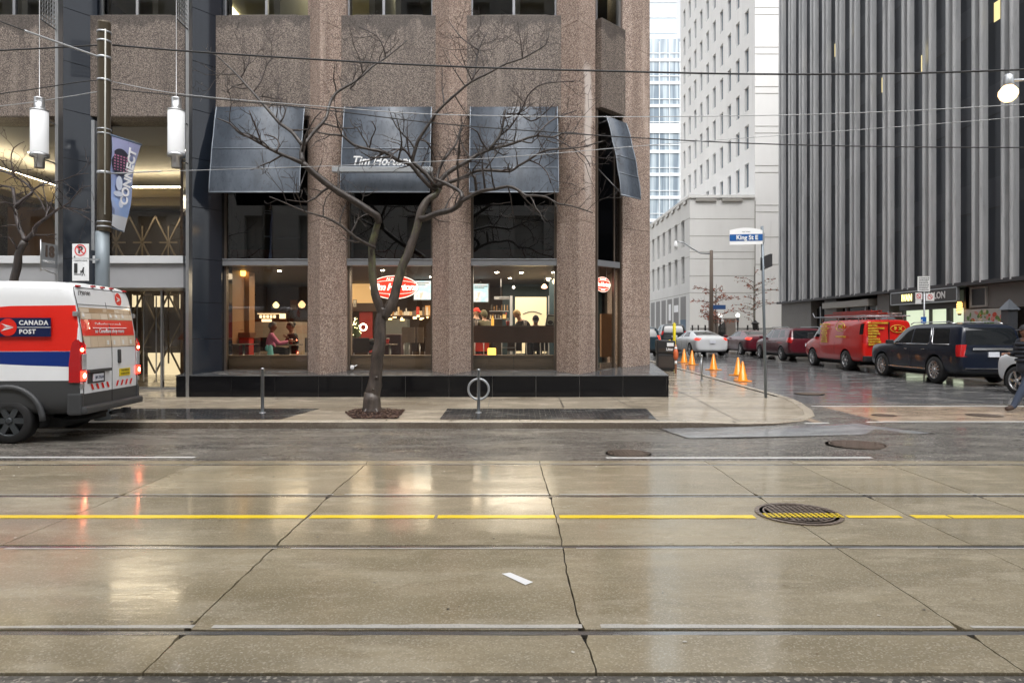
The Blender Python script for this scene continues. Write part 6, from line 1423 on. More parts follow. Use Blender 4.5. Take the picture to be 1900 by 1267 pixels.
    if roofrail or kind in ('suv',):
        mb = MB(); zt = {'suv': 1.75, 'small_suv': 1.52}[kind]
        for s in (-1, 1): mb = MB(); mb.tube([(s * .68, .35, zt - .04), (s * .68, .2, zt + .02), (s * .68, -1.5, zt + .025), (s * .68, -1.75, zt - .03)], .016, 6); mb.build('roof_rail', M['chrome'] if chrome else M['galv'], t, False)
    yr = st[0][0] - .008
    if plate:
        mb = MB(); zp = {'suv': .86, 'small_suv': .74, 'sedan': .74, 'cargo': .62}[kind]; mb.box(-.15, .15, yr - .03, yr + .02, zp - .07, zp + .07); mb.build('number_plate', M['plate_face'], t, False, bev=.003)
    if kind == 'cargo': 
        mb = MB(); mb.box(-.88, .88, yr - .10, yr + .12, .36, .56); mb.build('bumper', M['black_plastic'], t, False, bev=.03)
    if kind == 'suv' and not chrome: 
        mb = MB(); 
    wells(t, W0, ws, wr_ * 1.17)
    for y in ws:
        for s in (-1, 1): wheel(t, s * (W0 - .105), y, wr_, .22, s, 'alloy', spokes)
    finish(bm, 'body', [col, col, col, M['cladding'] if kind != 'sedan' else col], t)
    if sx != 1 or sy != 1 or sz != 1:
        t.scale = (sx, sy, sz)
    return t
def gzc(y): return road_z(9, y) + .002
navy = paint('navy_paint', (.006, .010, .022)); maroon = paint('maroon_paint', (.11, .012, .022)); maroon2 = paint('dark_red_paint', (.095, .012, .020)); red = paint('red_paint', (.56, .014, .010)); whitep = paint('white_paint_car', (.62, .64, .66)); darkp = paint('dark_paint', (.02, .026, .03)); bluep = paint('teal_blue_paint', (.015, .035, .05))
car('suv', 'parked_suv', 'dark navy parked SUV with chrome trim and multi-spoke wheels', 'car', navy, (13.36, 21.14, gzc(21.1)), 0, chrome=True, spokes=12, group='cars parked along the side street')
car('suv', 'parked_suv', 'white SUV whose front wing shows at the right edge', 'car', whitep, (13.5, 15.30, gzc(15.3)), 0, spokes=5, group='cars parked along the side street', sz=.93)
car('small_suv', 'parked_suv', 'dark maroon parked SUV between the red van and the maroon saloon', 'car', maroon2, (13.35, 32.5, gzc(32.5)), 0, spokes=5, roofrail=True, group='cars parked along the side street')
car('sedan', 'parked_saloon', 'maroon parked saloon ahead of the maroon SUV', 'car', maroon, (13.35, 38.0, gzc(38)), 0, spokes=5, group='cars parked along the side street', lit=True)
car('sedan', 'driving_saloon', 'white saloon with lit tail lamps driving away up the side street', 'car', whitep, (10.25, 36.9, gzc(36.9)), R(3), spokes=5, lit=True)
car('small_suv', 'driving_suv', 'dark SUV partly hidden ahead of the white saloon', 'car', darkp, (11.25, 47.5, gzc(47.5)), R(-6), spokes=5, sz=1.08)
car('small_suv', 'parked_suv', 'dark blue SUV on the left kerb just past the corner stone', 'car', bluep, (6.75, 36.0, gzc(36)), 0, spokes=5, lit=True, sz=1.03)
# red service van with ladder rack
vt = car('cargo', 'service_van', 'red service van with yellow lettering and a ladder rack on its roof', 'van', red, (13.40, 26.45, gzc(26.4)), 0, spokes=6, group=None, plate=False)
rk = M['rack'] = flat('rack_red', (.32, .03, .02), .4); rw = flat('ladder_silver', (.45, .40, .38), .35, .5)
mb = MB()
for y in (-1.9, -.4, .9):
    mb.tube([(-.80, y, 1.80), (-.78, y, 1.98), (.78, y, 1.98), (.80, y, 1.80)], .022, 6)
for s in (-.78, .78): mb.tube([(s, -2.35, 1.98), (s, 1.4, 1.98)], .022, 6)
mb.tube([(-.78, 1.4, 1.98), (-.74, 1.75, 1.99), (-.72, 1.95, 2.16)], .022, 6); mb.build('roof_rack', M['galv'], vt, False)
for i, (x0, z0, y0, y1, m, wd) in enumerate(((-.60, 2.02, -2.75, 1.2, rk, .34), (.0, 2.02, -2.6, .9, rw, .32), (-.35, 2.12, -1.9, 1.0, rk, .36))):
    mb = MB(); mb.box(x0, x0 + .03, y0, y1, z0, z0 + .07); mb.box(x0 + wd, x0 + wd + .03, y0, y1, z0, z0 + .07)
    n = int((y1 - y0) / .3)
    for k in range(n): y = y0 + .15 + k * .3; mb.tube([(x0 + .02, y, z0 + .035), (x0 + wd + .01, y, z0 + .035)], .014, 5)
    mb.build('ladder', m, vt, False)
yl = M['yel_text'] = flat('yellow_vinyl', (.62, .42, .04), .5, 0, .05)
for i, s in enumerate(('AIR CONDITIONING', 'HEATING', 'REFRIGERATION', 'PLUMBING', 'ELECTRICAL', 'BOILERS', 'CONTROLS', 'GAS FITTING', 'VENTILATION')):
    text(s, .085, yl, 'lettering', vt, (-.935 + .010 * max(0, 4 - i), .50, 1.70 - .085 * i), (0, -1, 0), (0, 0, 1), world=False, ext=.004, bold=.003, sx=1.1 - .01 * i)
    text(s, .085, yl, 'lettering', vt, (-.74, -2.452 + .004 * max(0, 6 - i), 1.72 - .095 * i), (1, 0, 0), (0, 0, 1), world=False, ext=.012, bold=.003, align='LEFT', sx=.9)
text('FOX', .17, yl, 'lettering', vt, (-.915, -.78, 1.60), (0, -1, 0), (0, 0, 1), world=False, bold=.012, shear=.2, ext=.012)
mb = MB(); K = 28; vs = []
mb.tube([(-.918, -.78 + .34 * math.cos(2 * math.pi * k / K), 1.60 + .17 * math.sin(2 * math.pi * k / K)) for k in range(K + 1)], .012, 5, 0, False); mb.tube([(.32 + .26 * math.cos(2 * math.pi * k / K), -2.42, 1.52 + .13 * math.sin(2 * math.pi * k / K)) for k in range(K + 1)], .012, 5, 0, False); mb.build('oval_outline', yl, vt, False)
text('24 HOUR SERVICE', .10, yl, 'lettering', vt, (-.938, -.85, 1.22), (0, -1, 0), (0, 0, 1), world=False, ext=.004)
text('F  X', .15, yl, 'lettering', vt, (.32, -2.43, 1.52), (1, 0, 0), (0, 0, 1), world=False, bold=.01, ext=.01)
mb = MB(); mb.box(-.008, .008, -2.452, -2.40, .58, 1.76); mb.build('door_gap', M['seamline'], vt, False)
# white box truck far left
t = thing('box_truck', 'white box truck glimpsed behind the dark blue SUV on the left', 'truck', (7.1, 42, gzc(42))); mb = MB(); mb.box(-1.05, 1.05, 0, 4.5, .75, 2.55); mb.build('cargo_box', M['white'], t, False, bev=.03)
mb = MB(); mb.box(-.95, .95, 4.6, 6.2, .45, 2.0); mb.build('cab', whitep, t, False, bev=.12)
mb = MB(); mb.box(-.03, .03, -.02, -.002, .8, 2.5); mb.box(-1.0, 1.0, -.05, .0, .6, .7); mb.build('rear_frame', M['alu'], t, False)
for y in (1.0, 5.4):
    for s in (-1, 1): wheel(t, s * .85, y, .38, .24, s, 'steel', 6)
# ---------------- postal van ----------------
pv = thing('postal_van', 'white, red and blue postal van parked at the kerb with its rear lamps lit', 'van', (-8.91, 10.71, -.045), R(94))
pv.scale = (1, 1, 1.018)
st = [(-2.60, .88, .46, 1.0, .845, 2.24), (-2.585, .905, .42, 1.1, .865, 2.30), (-2.5, .91, .38, 1.12, .875, 2.355), (-1, .91, .36, 1.12, .88, 2.37), (.8, .91, .36, 1.12, .88, 2.36), (1.3, .91, .36, 1.12, .86, 2.26), (2.0, .90, .36, 1.10, .84, 1.35), (2.5, .86, .40, .95, .78, 1.10), (2.62, .78, .5, .8, .7, .9)]
bm = loft(st, 2)
for v in bm.verts:
    if v.co.y < -2.2: v.co.y += .17 * (max(0, v.co.z - 1.25) / 1.1) ** 1.5 * clamp((-2.2 - v.co.y) / .25)
bm.normal_update()
WR = .325; HY = -1.58
for y in (HY, 1.75): carve(bm, circle_poly(y, WR * 1.0, .46, 26), 'yz', lambda n, c: abs(c.x) > .5 and abs(n.x) > .2, 9)
L_ = lambda n, c: n.x < -.33
Rr_ = lambda n, c: n.y < -.35
# materials: 0 white 1 red 2 blue 3 cladding 4 carton 5 silver
sd = lambda a: L_
carve(bm, [(-2.52, 1.32), (3, 1.32), (3, 1.90), (-1.6, 1.97), (-2.56, 2.06)], 'yz', lambda n, c: abs(n.x) > .33, 1)
carve(bm, [(-2.62, 1.09), (-1.8, 1.12), (0, 1.22), (0, 1.30), (-1.2, 1.315), (-2.62, 1.318)], 'yz', lambda n, c: abs(n.x) > .33, 2)
carve(bm, [(-3, .1), (3, .1), (3, .90), (-3, .90)], 'yz', lambda n, c: abs(n.x) > .33 or n.z < -.4, 3)
carve(bm, [(-1, .1), (1, .1), (1, .70), (-1, .70)], 'xz', Rr_, 3)
carve(bm, [(-.80, 1.36), (.80, 1.36), (.79, 1.96), (-.79, 1.96)], 'xz', Rr_, 4)
carve(bm, [(-.80, 1.54), (.80, 1.54), (.80, 1.78), (-.80, 1.78)], 'xz', Rr_, 1)
bmesh.ops.delete(bm, geom=[f for f in bm.faces if f.material_index == 9], context='FACES')
def rear_y(z): 
    best = None
    for v in bm.verts:
        if v.normal.y < -.5 and abs(v.co.x) < .75:
            d = abs(v.co.z - z) + abs(v.co.x) * .1
            if best is None or d < best[0]: best = (d, v.co.y)
    return best[1]
RY = {z: rear_y(z) for z in [i / 20 for i in range(8, 47)]}
def ry(z):
    a = int(z * 20) / 20; b = a + .05; A, B = RY.get(round(a, 2), -2.6), RY.get(round(b, 2), -2.6); return A + (B - A) * (z - a) / .05
M['pv_white'] = paint('postal_white', (.80, .82, .84)); M['pv_red'] = paint('postal_red', (.78, .022, .012), .35); M['pv_blue'] = paint('postal_blue', (.006, .03, .20)); M['carton'] = paint('carton_print', (.50, .37, .24))
M['pv_lblue'] = paint('postal_navy', (.006, .014, .07))
finish(bm, 'body', [M['pv_white'], M['pv_red'], M['pv_blue'], M['cladding'], M['carton']], pv)
wells(pv, .91, (HY, 1.75), .46)
for y in (HY, 1.75):
    for s in (-1, 1): wheel(pv, s * (.91 - .13), y, WR, .23, s, 'steel', 6)
mb = MB()
for s in (-1, 1):      # arch flares
    K = 20; pts = [(s * .905, HY + .485 * math.cos(a), WR + .485 * math.sin(a)) for a in [math.pi * (-.05 + 1.05 * k / K) for k in range(K + 1)]]; mb = MB(); mb.tube(pts, .042, 8); mb.build('arch_flare', M['cladding'], pv, False)
mb = MB(); mb.box(-.90, .90, -2.68, -2.56, .41, .52); mb.box(-.915, -.82, -2.61, -2.40, .40, .72); mb.box(.82, .915, -2.61, -2.40, .40, .72); mb.build('bumper', M['cladding'], pv, False, bev=.035)
def rbox(mb, x0, x1, z0, z1, off=.004, th=.006, seg=1):
    K = max(1, int((z1 - z0) / .12))
    for k in range(K):
        a = z0 + (z1 - z0) * k / K; b = z0 + (z1 - z0) * (k + 1) / K; ya, yb = ry(a) - off, ry(b) - off
        mb.add([(x0, ya, a), (x1, ya, a), (x1, yb, b), (x0, yb, b), (x0, ya + th, a), (x1, ya + th, a), (x1, yb + th, b), (x0, yb + th, b)], [(0, 1, 2, 3), (4, 7, 6, 5), (0, 4, 5, 1), (2, 6, 7, 3), (0, 3, 7, 4), (1, 5, 6, 2)])
mb = MB(); rbox(mb, -.012, .002, .50, 2.26, .002); rbox(mb, -.80, .80, 2.245, 2.255, .003); rbox(mb, -.83, -.82, .70, 2.25, .003); rbox(mb, .82, .83, .70, 2.25, .003); rbox(mb, -.80, .80, 2.0, 2.006, .003); mb.build('door_gap', M['seamline'], pv, False)
# cartons printed on the doors
cm = [flat('carton_a', (.58, .46, .33), .5), flat('carton_b', (.42, .28, .16), .5), flat('carton_c', (.66, .56, .44), .5), flat('carton_label', (.7, .7, .68), .5), flat('carton_edge', (.28, .17, .09), .5)]
rg = random.Random(21); mb = MB()
def rq(x0, x1, z0, z1, mi, off): mb.add([(x0, ry(z0) - off, z0), (x1, ry(z0) - off, z0), (x1, ry(z1) - off, z1), (x0, ry(z1) - off, z1)], [(0, 1, 2, 3)], mi)
for xa_, xb_ in ((-.79, -.014), (.006, .79)):
    mb = MB()
    for (za, zb) in ((1.37, 1.53), (1.79, 1.88), (1.885, 1.95)):
        x = xa_
        while x < xb_ - .03:
            w = rg.uniform(.14, .30); b = min(xb_, x + w); m_ = rg.choice([0, 0, 1, 2]); rq(x + .003, b - .003, za, zb - .004, m_, .004); rq(b - .004, b, za, zb, 4, .005)
            if rg.random() < .5 and zb - za > .08 and b - x > .13: rq(x + .04, x + .10, za + .03, za + .10, 3, .006)
            x += w
    rq(xa_, xb_, 1.365, 1.369, 4, .0045); rq(xa_, xb_, 1.882, 1.886, 4, .0055)
    raw(mb, 'carton_print', cm, pv, False)
for i, (s_, z) in enumerate((('Delivering your goods', 1.71), ('so Canadians shop more', 1.61))):
    text(s_, .085, M['white'], 'slogan', pv, (-.02, ry(z) - .008, z), (1, 0, 0), (0, 0, 1), world=False, ext=.002, bold=.001, sx=1.05)
mb = MB(); rbox(mb, -.52, .52, 1.655, 1.663, .008); mb.build('slogan_rule', M['white'], pv, False)
text('1720380', .10, M['dsteel'], 'fleet_number', pv, (-.58, ry(2.16) - .006, 2.16), (1, 0, 0), (0, 0, 1), world=False, ext=.002)
# rear roundel
def roundel(c, u, v, r):
    n = Vector(u).cross(Vector(v)); c, u, v = Vector(c), Vector(u), Vector(v); K = 28
    mb = MB(); mb.add([c + u * r * math.cos(2 * math.pi * k / K) + v * r * math.sin(2 * math.pi * k / K) for k in range(K)], [tuple(range(K))]); rd = raw(mb, 'roundel', M['pv_red'], pv, False)
    mb = MB(); o = n * .004
    for pts in ([(-.75, .45), (.70, .02), (-.15, .08)], [(-.62, .0), (.70, -.02), (-.15, .04)], [(-.75, -.45), (.70, -.04), (-.1, -.06), (-.35, -.12)]):
        mb.add([c + o + u * r * a + v * r * b for a, b in pts], [tuple(range(len(pts)))])
    raw(mb, 'bird_mark', M['white'], rd, False)
roundel((.42, ry(2.12) - .010, 2.12), (1, 0, 0), (0, .12, 1), .105)
# side logo: navy box with words and roundel
X0 = -.918
mb = MB(); mb.box(X0 + .002, X0 + .02, -2.18, -1.30, 1.53, 1.80); mb.build('logo_panel', M['pv_lblue'], pv, False)
mb = MB(); mb.box(X0 - .002, X0 + .02, -2.18, -1.72, 1.660, 1.668); mb.build('logo_rule', M['white'], pv, False)
text('CANADA', .088, M['white'], 'lettering', pv, (X0, -1.945, 1.727), (0, -1, 0), (0, 0, 1), world=False, ext=.002, bold=.003, spacing=1.15, sx=1.0)
text('POST', .088, M['white'], 'lettering', pv, (X0, -1.86, 1.60), (0, -1, 0), (0, 0, 1), world=False, ext=.002, bold=.003, spacing=1.15, sx=1.0)
roundel((X0 - .004, -1.59, 1.665), (0, -1, 0), (0, 0, 1), .125)
# lamps
for s in (-1, 1):
    mb = MB()
    pr = [(-2.590, .88), (-2.590, 1.40), (-2.545, 1.49), (-2.50, 1.44), (-2.47, 1.32), (-2.45, 1.12), (-2.45, .88)]
    vs = [(s * .925, y, z) for y, z in pr] + [(s * .80, y - (.015 if y < -2.5 else 0), z) for y, z in pr]; n = len(pr)
    mb.add(vs, [tuple(range(n)), tuple(range(2 * n - 1, n - 1, -1))] + [(i, (i + 1) % n, n + (i + 1) % n, n + i) for i in range(n)])
    tl = mb.build('taillight', M['tail'], pv, False, bev=.01)
    mb = MB(); mb.box(s * .79, s * .885, -2.622, -2.60, 1.05, 1.28); mb.build('clear_lens', M['clear'], tl, False, bev=.005)
    mb = MB(); mb.box(s * .79, s * .915, -2.626, -2.595, .895, 1.035); mb.build('lit_lens', M['tail_lit'], tl, False, bev=.008)
    mb = MB(); mb.lathe([(.0001, -.002), (.035, 0), (.035, .02)], (s * .855, -2.630, .965), 'y', 14); mb.lathe([(.0001, -.002), (.022, 0), (.022, .02)], (s * .87, -2.612, 1.34), 'y', 12); mb.build('lit_bulb', M['tail_hot'], tl, False)
for x in (-.70, -.28, 0.0, .28, .70):
    z = 2.285 if abs(x) < .6 else 2.265; mb = MB(); mb.box(x - .035, x + .035, -2.475, -2.42, z - .01, z + .018); mb.build('marker_lamp', M['tail'], pv, False, bev=.01)
mb = MB(); rbox(mb, -.74, -.10, 1.0, 1.045, .045, .05); rbox(mb, -.72, -.24, .84, .999, .010, .02); mb.build('plate_recess', M['cladding'], pv, False, bev=.006)
mb = MB(); rbox(mb, -.62, -.32, .865, .975, .030, .01); mb.build('number_plate', M['plate_face'], pv, False); text('BP 77634', .06, M['pv_lblue'], 'plate_number', pv, (-.45, ry(.9) - .036, .92), (1, 0, 0), (0, 0, 1), world=False, ext=.001)
mb = MB(); rbox(mb, .17, .26, 1.10, 1.32, .025, .03); mb.build('door_handle', M['cladding'], pv, False, bev=.02)
mb = MB(); rbox(mb, .22, .58, .89, 1.01, .007); mb.build('yellow_notice', flat('notice_yellow', (.75, .58, .01), .5, 0, .03), pv, False)
for i, s_ in enumerate(('THIS VEHICLE', 'STOPS OFTEN')): text(s_, .045, M['notice'], 'notice_lettering', pv, (.40, ry(.9) - .012, .98 - .055 * i), (1, 0, 0), (0, 0, 1), world=False, ext=.001)
mb = MB()
for i in range(4):
    for x, d in ((-.60 + i * .15, -.05), (.10 + i * .15, .05)): mb.add([(x, ry(.75) - .008, .745), (x + .055, ry(.75) - .008, .745), (x + .055 + d, ry(.83) - .008, .83), (x + d, ry(.83) - .008, .83)], [(0, 1, 2, 3)])
raw(mb, 'hazard_stripes', M['pv_red'], pv, False)
mb = MB()
for x in (-.86, .86):
    for z in (1.86, .82): mb.box(x - .035, x + .035, ry(z) - .015, ry(z) + .06, z - .035, z + .035)
mb.build('hinge', M['galv'], pv, False, bev=.01)
mb = MB(); mb.tube([(-.05, -2.6, .34), (.3, -2.62, .34)], .03, 8); mb.box(.28, .36, -2.72, -2.6, .30, .38); mb.tube([(-.7, -2.2, .30), (-.2, -2.3, .26), (.6, -2.2, .30)], .035, 8); mb.build('tow_hitch', M['under'], pv, False)
# ================= people =================
M['eye'] = flat('eye_dark', (.02, .015, .01), .3)
def person(lab, J, mats, head_dir=(0, -1, 0), s=1.0, hair=None, hat=None, arms=True, legs=True, bulk=1.0, lean=None):
    """J: joint name -> world point"""
    b0 = J['pelvis']; t = thing('person', lab, 'person', (b0[0], b0[1], min(v[2] for v in J.values())))
    rad = dict(pelvis=.135 * bulk, waist=.125 * bulk, chest=.145 * bulk, neck=.055, head=.07, shl=.075 * bulk, shr=.075 * bulk, ell=.05 * bulk, elr=.05 * bulk, hal=.032, har=.032, hil=.10, hir=.10, knl=.082, knr=.082, anl=.058, anr=.058, tol=.045, tor=.045)
    bones = [('pelvis', 'waist', 0), ('waist', 'chest', 0), ('chest', 'neck', 0), ('neck', 'head', 2), ('chest', 'shl', 0), ('shl', 'ell', 0), ('ell', 'hal', 0), ('chest', 'shr', 0), ('shr', 'elr', 0), ('elr', 'har', 0)]
    if legs: bones += [('pelvis', 'hil', 1), ('hil', 'knl', 1), ('knl', 'anl', 1), ('anl', 'tol', 3), ('pelvis', 'hir', 1), ('hir', 'knr', 1), ('knr', 'anr', 1), ('anr', 'tor', 3)]
    names = []; [names.append(n) for b in bones for n in b[:2] if n not in names]
    me = bpy.data.meshes.new('p'); me.from_pydata([J[n] for n in names], [(names.index(a), names.index(b)) for a, b, _ in bones], [])
    o = bpy.data.objects.new('p', me); C.objects.link(o); o.modifiers.new('k', 'SKIN'); sv = me.skin_vertices[0].data
    for i, n in enumerate(names): r_ = rad[n] * s; sv[i].radius = (r_, r_); sv[i].use_root = (n == 'pelvis')
    md = o.modifiers.new('s', 'SUBSURF'); md.levels = 2; md.render_levels = 2; me2 = bake(o); bpy.data.objects.remove(o)
    bm = bmesh.new(); bm.from_mesh(me2)
    def seg(p, a, b): a, b = Vector(a), Vector(b); d = b - a; u_ = clamp((p - a).dot(d) / max(1e-9, d.length_squared)); return (p - a - d * u_).length
    for f in bm.faces:
        c = f.calc_center_median(); best = min(bones, key=lambda b: seg(c, J[b[0]], J[b[1]]) - .5 * rad[b[1]] * s); f.material_index = best[2]; f.smooth = True
        for h in ('hal', 'har'):
            if (c - Vector(J[h])).length < .045 * s: f.material_index = 2
    # head
    fd = Vector(head_dir).normalized(); up = Vector((0, 0, 1)); up = (up - fd * up.dot(fd)).normalized(); rt = fd.cross(up); hc = Vector(J['head']) + up * .03 * s; vs = {}
    mat4 = Matrix((tuple(rt) + (0,), tuple(fd) + (0,), tuple(up) + (0,), (0, 0, 0, 1))).transposed(); mat4.translation = hc
    before = set(bm.verts); bmesh.ops.create_uvsphere(bm, u_segments=20, v_segments=14, radius=1.0); nv = [v for v in bm.verts if v not in before]; fs = set(f for v in nv for f in v.link_faces)
    for v in nv:
        x, y, z = v.co; jaw = 1 - .28 * clamp(-z) * (1 if y > -.3 else .6); q = Vector((x * .078 * jaw, y * .098 * (1 - .12 * clamp(-z)), z * .118))
        if y > .75 and -.35 < z < .25 and abs(x) < .22: q.y += .022 * (1 - abs(x) / .22) * (1 - abs(z + .08) / .4)
        if y > .6 and .05 < z < .3 and .2 < abs(x) < .55: q.y -= .008
        v.co = mat4 @ (q * s)
    for f in fs: f.material_index = 2; f.smooth = True
    for sx in (-1, 1):      # ears and eyes
        for c_, sc, mi in (((sx * .078, -.005, -.005), (.012, .02, .03), 2), ((sx * .030, .088, .018), (.011, .006, .006), 4)):
            r_ = bmesh.ops.create_uvsphere(bm, u_segments=8, v_segments=6, radius=1.0); 
            for v in r_['verts']: v.co = mat4 @ (Vector((c_[0] + v.co.x * sc[0], c_[1] + v.co.y * sc[1], c_[2] + v.co.z * sc[2])) * s)
            for f in set(f for v in r_['verts'] for f in v.link_faces): f.material_index = mi; f.smooth = True
    mb = MB(); q = lambda a, b, c: mat4 @ (Vector((a, b, c)) * s); mb.tube([q(-.025, .083, -.052), q(0, .092, -.054), q(.025, .083, -.052)], .005, 5)
    # hands: palm and five fingers
    for h, e, sg in (('hal', 'ell', 1), ('har', 'elr', -1)):
        H, E_ = Vector(J[h]), Vector(J[e]); d = (H - E_).normalized(); w = d.cross(Vector((0, 0, 1)) if abs(d.z) < .85 else Vector((0, 1, 0))).normalized(); n_ = w.cross(d)
        mb.add([H + d * (.0 + .085 * a) * s + w * .038 * b * s + n_ * .013 * c * s for a in (0, 1) for b in (-1, 1) for c in (-1, 1)], [(0, 1, 3, 2), (4, 6, 7, 5), (0, 4, 5, 1), (2, 3, 7, 6), (0, 2, 6, 4), (1, 5, 7, 3)], 1, True)
        for k in range(4):
            L = (.072, .080, .075, .058)[k] * s; p = H + d * .082 * s + w * (-.029 + .0193 * k) * s; mb.tube([p, p + d * L * .45 - n_ * L * .10, p + d * L * .75 - n_ * L * .35, p + d * L * .88 - n_ * L * .62], [.0095 * s, .009 * s, .008 * s, .006 * s], 6, 1)
        p = H + d * .02 * s - w * .036 * s * sg; mb.tube([p, p + d * .035 * s - w * .03 * sg * s - n_ * .01 * s, p + d * .062 * s - w * .035 * sg * s - n_ * .02 * s], [.012 * s, .010 * s, .007 * s], 6, 1)
    m2 = mb.mesh('h', [M['eye'], M['eye']]); m2.polygons.foreach_set('material_index', [4 if i == 0 else 2 for i in mb.mi]); bm.from_mesh(m2)
    me3 = bpy.data.meshes.new('body'); bm.to_mesh(me3); bm.free()
    [me3.materials.append(m) for m in (mats[0], mats[1], mats[2], mats[3], M['eye'])]
    body = link('body', me3, t)
    for kind, spec in (('hair', hair), ('hat', hat)):
        if not spec: continue
        m_, lowest = spec[0], spec[1]; mb = MB(); K = 18; vs = []; rings_ = 8; gsc = 1.10 if kind == 'hair' else 1.17
        for i in range(rings_ + 1):
            for k in range(K):
                a = 2 * math.pi * k / K; back = .5 - .5 * math.sin(a); zlo = lowest + (.30 if kind == 'hair' else .0) * 0 ; zl = (.45 * (1 - back) + lowest * back); zz = 1 - (1 - zl) * (i / rings_); rr_ = math.sqrt(max(0, 1 - zz * zz)) if zz > -.95 else .3
                vs.append(mat4 @ (Vector((math.cos(a) * rr_ * .078 * gsc, math.sin(a) * rr_ * .098 * gsc - .004, zz * .118 * gsc)) * s))
        mb.add(vs, [(i * K + k, i * K + (k + 1) % K, (i + 1) * K + (k + 1) % K, (i + 1) * K + k) for i in range(rings_) for k in range(K)], 0, True)
        if len(spec) > 2 and spec[2] == 'peak': mb.add([q(-.07, .07, .05), q(.07, .07, .05), q(.055, .165, .035), q(-.055, .165, .035), q(-.07, .07, .04), q(.07, .07, .04), q(.055, .165, .028), q(-.055, .165, .028)], [(0, 1, 2, 3), (7, 6, 5, 4), (0, 3, 7, 4), (1, 5, 6, 2), (2, 6, 7, 3)])
        if len(spec) > 2 and spec[2] == 'bun': mb.lathe([(.0001, -.05), (.045, -.03), (.055, 0), (.04, .04), (.0001, .05)], q(0, -.10, .06), 'z', 12)
        raw(mb, kind, m_, t)
    return t
skin_d = flat('skin_brown', (.20, .10, .065), .5, 0, .05); skin_l = flat('skin_light', (.45, .27, .19), .5, 0, .05)
cl = lambda n, c: flat(n, c, .8, 0, .12, 14, bump=.3)
pink, black_c, olive, jean, shoe, greyknit = cl('pink_wool', (.62, .20, .36)), cl('black_cloth', (.018, .018, .022)), cl('olive_coat', (.11, .10, .055)), cl('blue_denim', (.035, .05, .085)), cl('brown_boot', (.05, .03, .022)), cl('grey_knit', (.16, .17, .18))
hairb = flat('black_hair', (.012, .010, .009), .5); fair = flat('fair_hair', (.42, .28, .12), .6); redc = cl('red_cap_cloth', (.6, .03, .02))
def V3(px, py, Y): return tuple(P(px, py, Y))
# woman in pink, seated, facing right
Y = 17.25
J = dict(pelvis=V3(503, 646, Y), waist=V3(502, 638, Y), chest=V3(502, 627, Y), neck=V3(504, 617, Y), head=V3(506, 608.5, Y), shl=V3(503, 623, Y + .17), ell=V3(518, 637, Y + .20), hal=V3(537, 633, Y + .12), shr=V3(504, 623, Y - .17), elr=V3(517, 638, Y - .2), har=V3(536, 634, Y - .06),
    hil=V3(505, 650, Y + .1), knl=V3(533, 650, Y + .12), anl=V3(533, 678, Y + .12), tol=V3(543, 680, Y + .12), hir=V3(505, 650, Y - .1), knr=V3(532, 650, Y - .12), anr=V3(530, 678, Y - .12), tor=V3(540, 680, Y - .12))
w1 = person('woman in a pink jumper and grey knit beanie seated at the left cafe window', J, [pink, black_c, skin_d, shoe], (1, -.15, -.05), 1.0, hat=(greyknit, -.25), bulk=1.05)
Y = 17.65
J = dict(pelvis=V3(548, 648, Y), waist=V3(546, 640, Y), chest=V3(543, 627, Y), neck=V3(541, 617, Y), head=V3(539, 608, Y), shl=V3(548, 622, Y - .17), ell=V3(541, 637, Y - .22), hal=V3(533, 626, Y - .12), shr=V3(538, 622, Y + .17), elr=V3(530, 637, Y + .2), har=V3(534, 625, Y + .05),
    hil=V3(548, 650, Y - .1), knl=V3(522, 651, Y - .05), anl=V3(524, 678, Y - .05), tol=V3(514, 680, Y - .05), hir=V3(546, 650, Y + .1), knr=V3(524, 651, Y + .15), anr=V3(526, 678, Y + .15), tor=V3(516, 680, Y + .15))
person('person in a dark jacket with white trim seated across from the woman in pink', J, [black_c, black_c, skin_d, shoe], (-.85, -.5, -.1), .98, hair=(hairb, -.3, 'bun'))
def stand(lab, px, py_head, Y, mats, hd, bend=0.0, hair=None, hat=None, hands=None, bulk=1.1, face=1):
    """standing behind the counter; py_head: pixel of head centre; floor at Z=.5"""
    h = V3(px, py_head, Y); x, y, z = h; f = Vector(hd).normalized(); g = Vector((f.x, f.y, 0)).normalized(); sd_ = Vector((-g.y, g.x, 0)); B = Vector((x, y, 0)) - g * bend
    hz = .5 + .86; cz = z - .33
    pt = lambda v, zz: (v.x, v.y, zz)
    ch = Vector((x, y, 0)) - g * bend * .35
    J = dict(pelvis=pt(B, hz), waist=pt(B * .6 + ch * .4, (hz + cz) / 2), chest=pt(ch, cz), neck=pt(ch * .5 + Vector((x, y, 0)) * .5, z - .14), head=(x, y, z - .02))
    for k_, s in (('l', 1), ('r', -1)):
        J['sh' + k_] = pt(ch + sd_ * .17 * s, cz + .08); J['el' + k_] = pt(ch + sd_ * .24 * s + g * .12, cz - .17); J['ha' + k_] = tuple(hands[0 if s > 0 else 1]) if hands else pt(ch + sd_ * .15 * s + g * .34, cz - .20)
        J['hi' + k_] = pt(B + sd_ * .1 * s, hz - .06); J['kn' + k_] = pt(B + sd_ * .11 * s + g * .03, .5 + .48); J['an' + k_] = pt(B + sd_ * .11 * s, .5 + .09); J['to' + k_] = pt(B + sd_ * .12 * s + g * .14, .5 + .04)
    return person(lab, J, mats, hd, 1.0, hair, hat, bulk=bulk)
stand('person in an olive hooded coat seen from behind at the counter', 898, 584, 18.6, [olive, black_c, skin_l, shoe], (-.5, .8, -.2), .2, hat=(olive, -.8), bulk=1.35)
stand('person in a red cap half hidden left of the olive coat', 884, 580, 19.3, [black_c, black_c, skin_l, shoe], (.6, -.5, -.1), .05, hat=(redc, -.1, 'peak'))
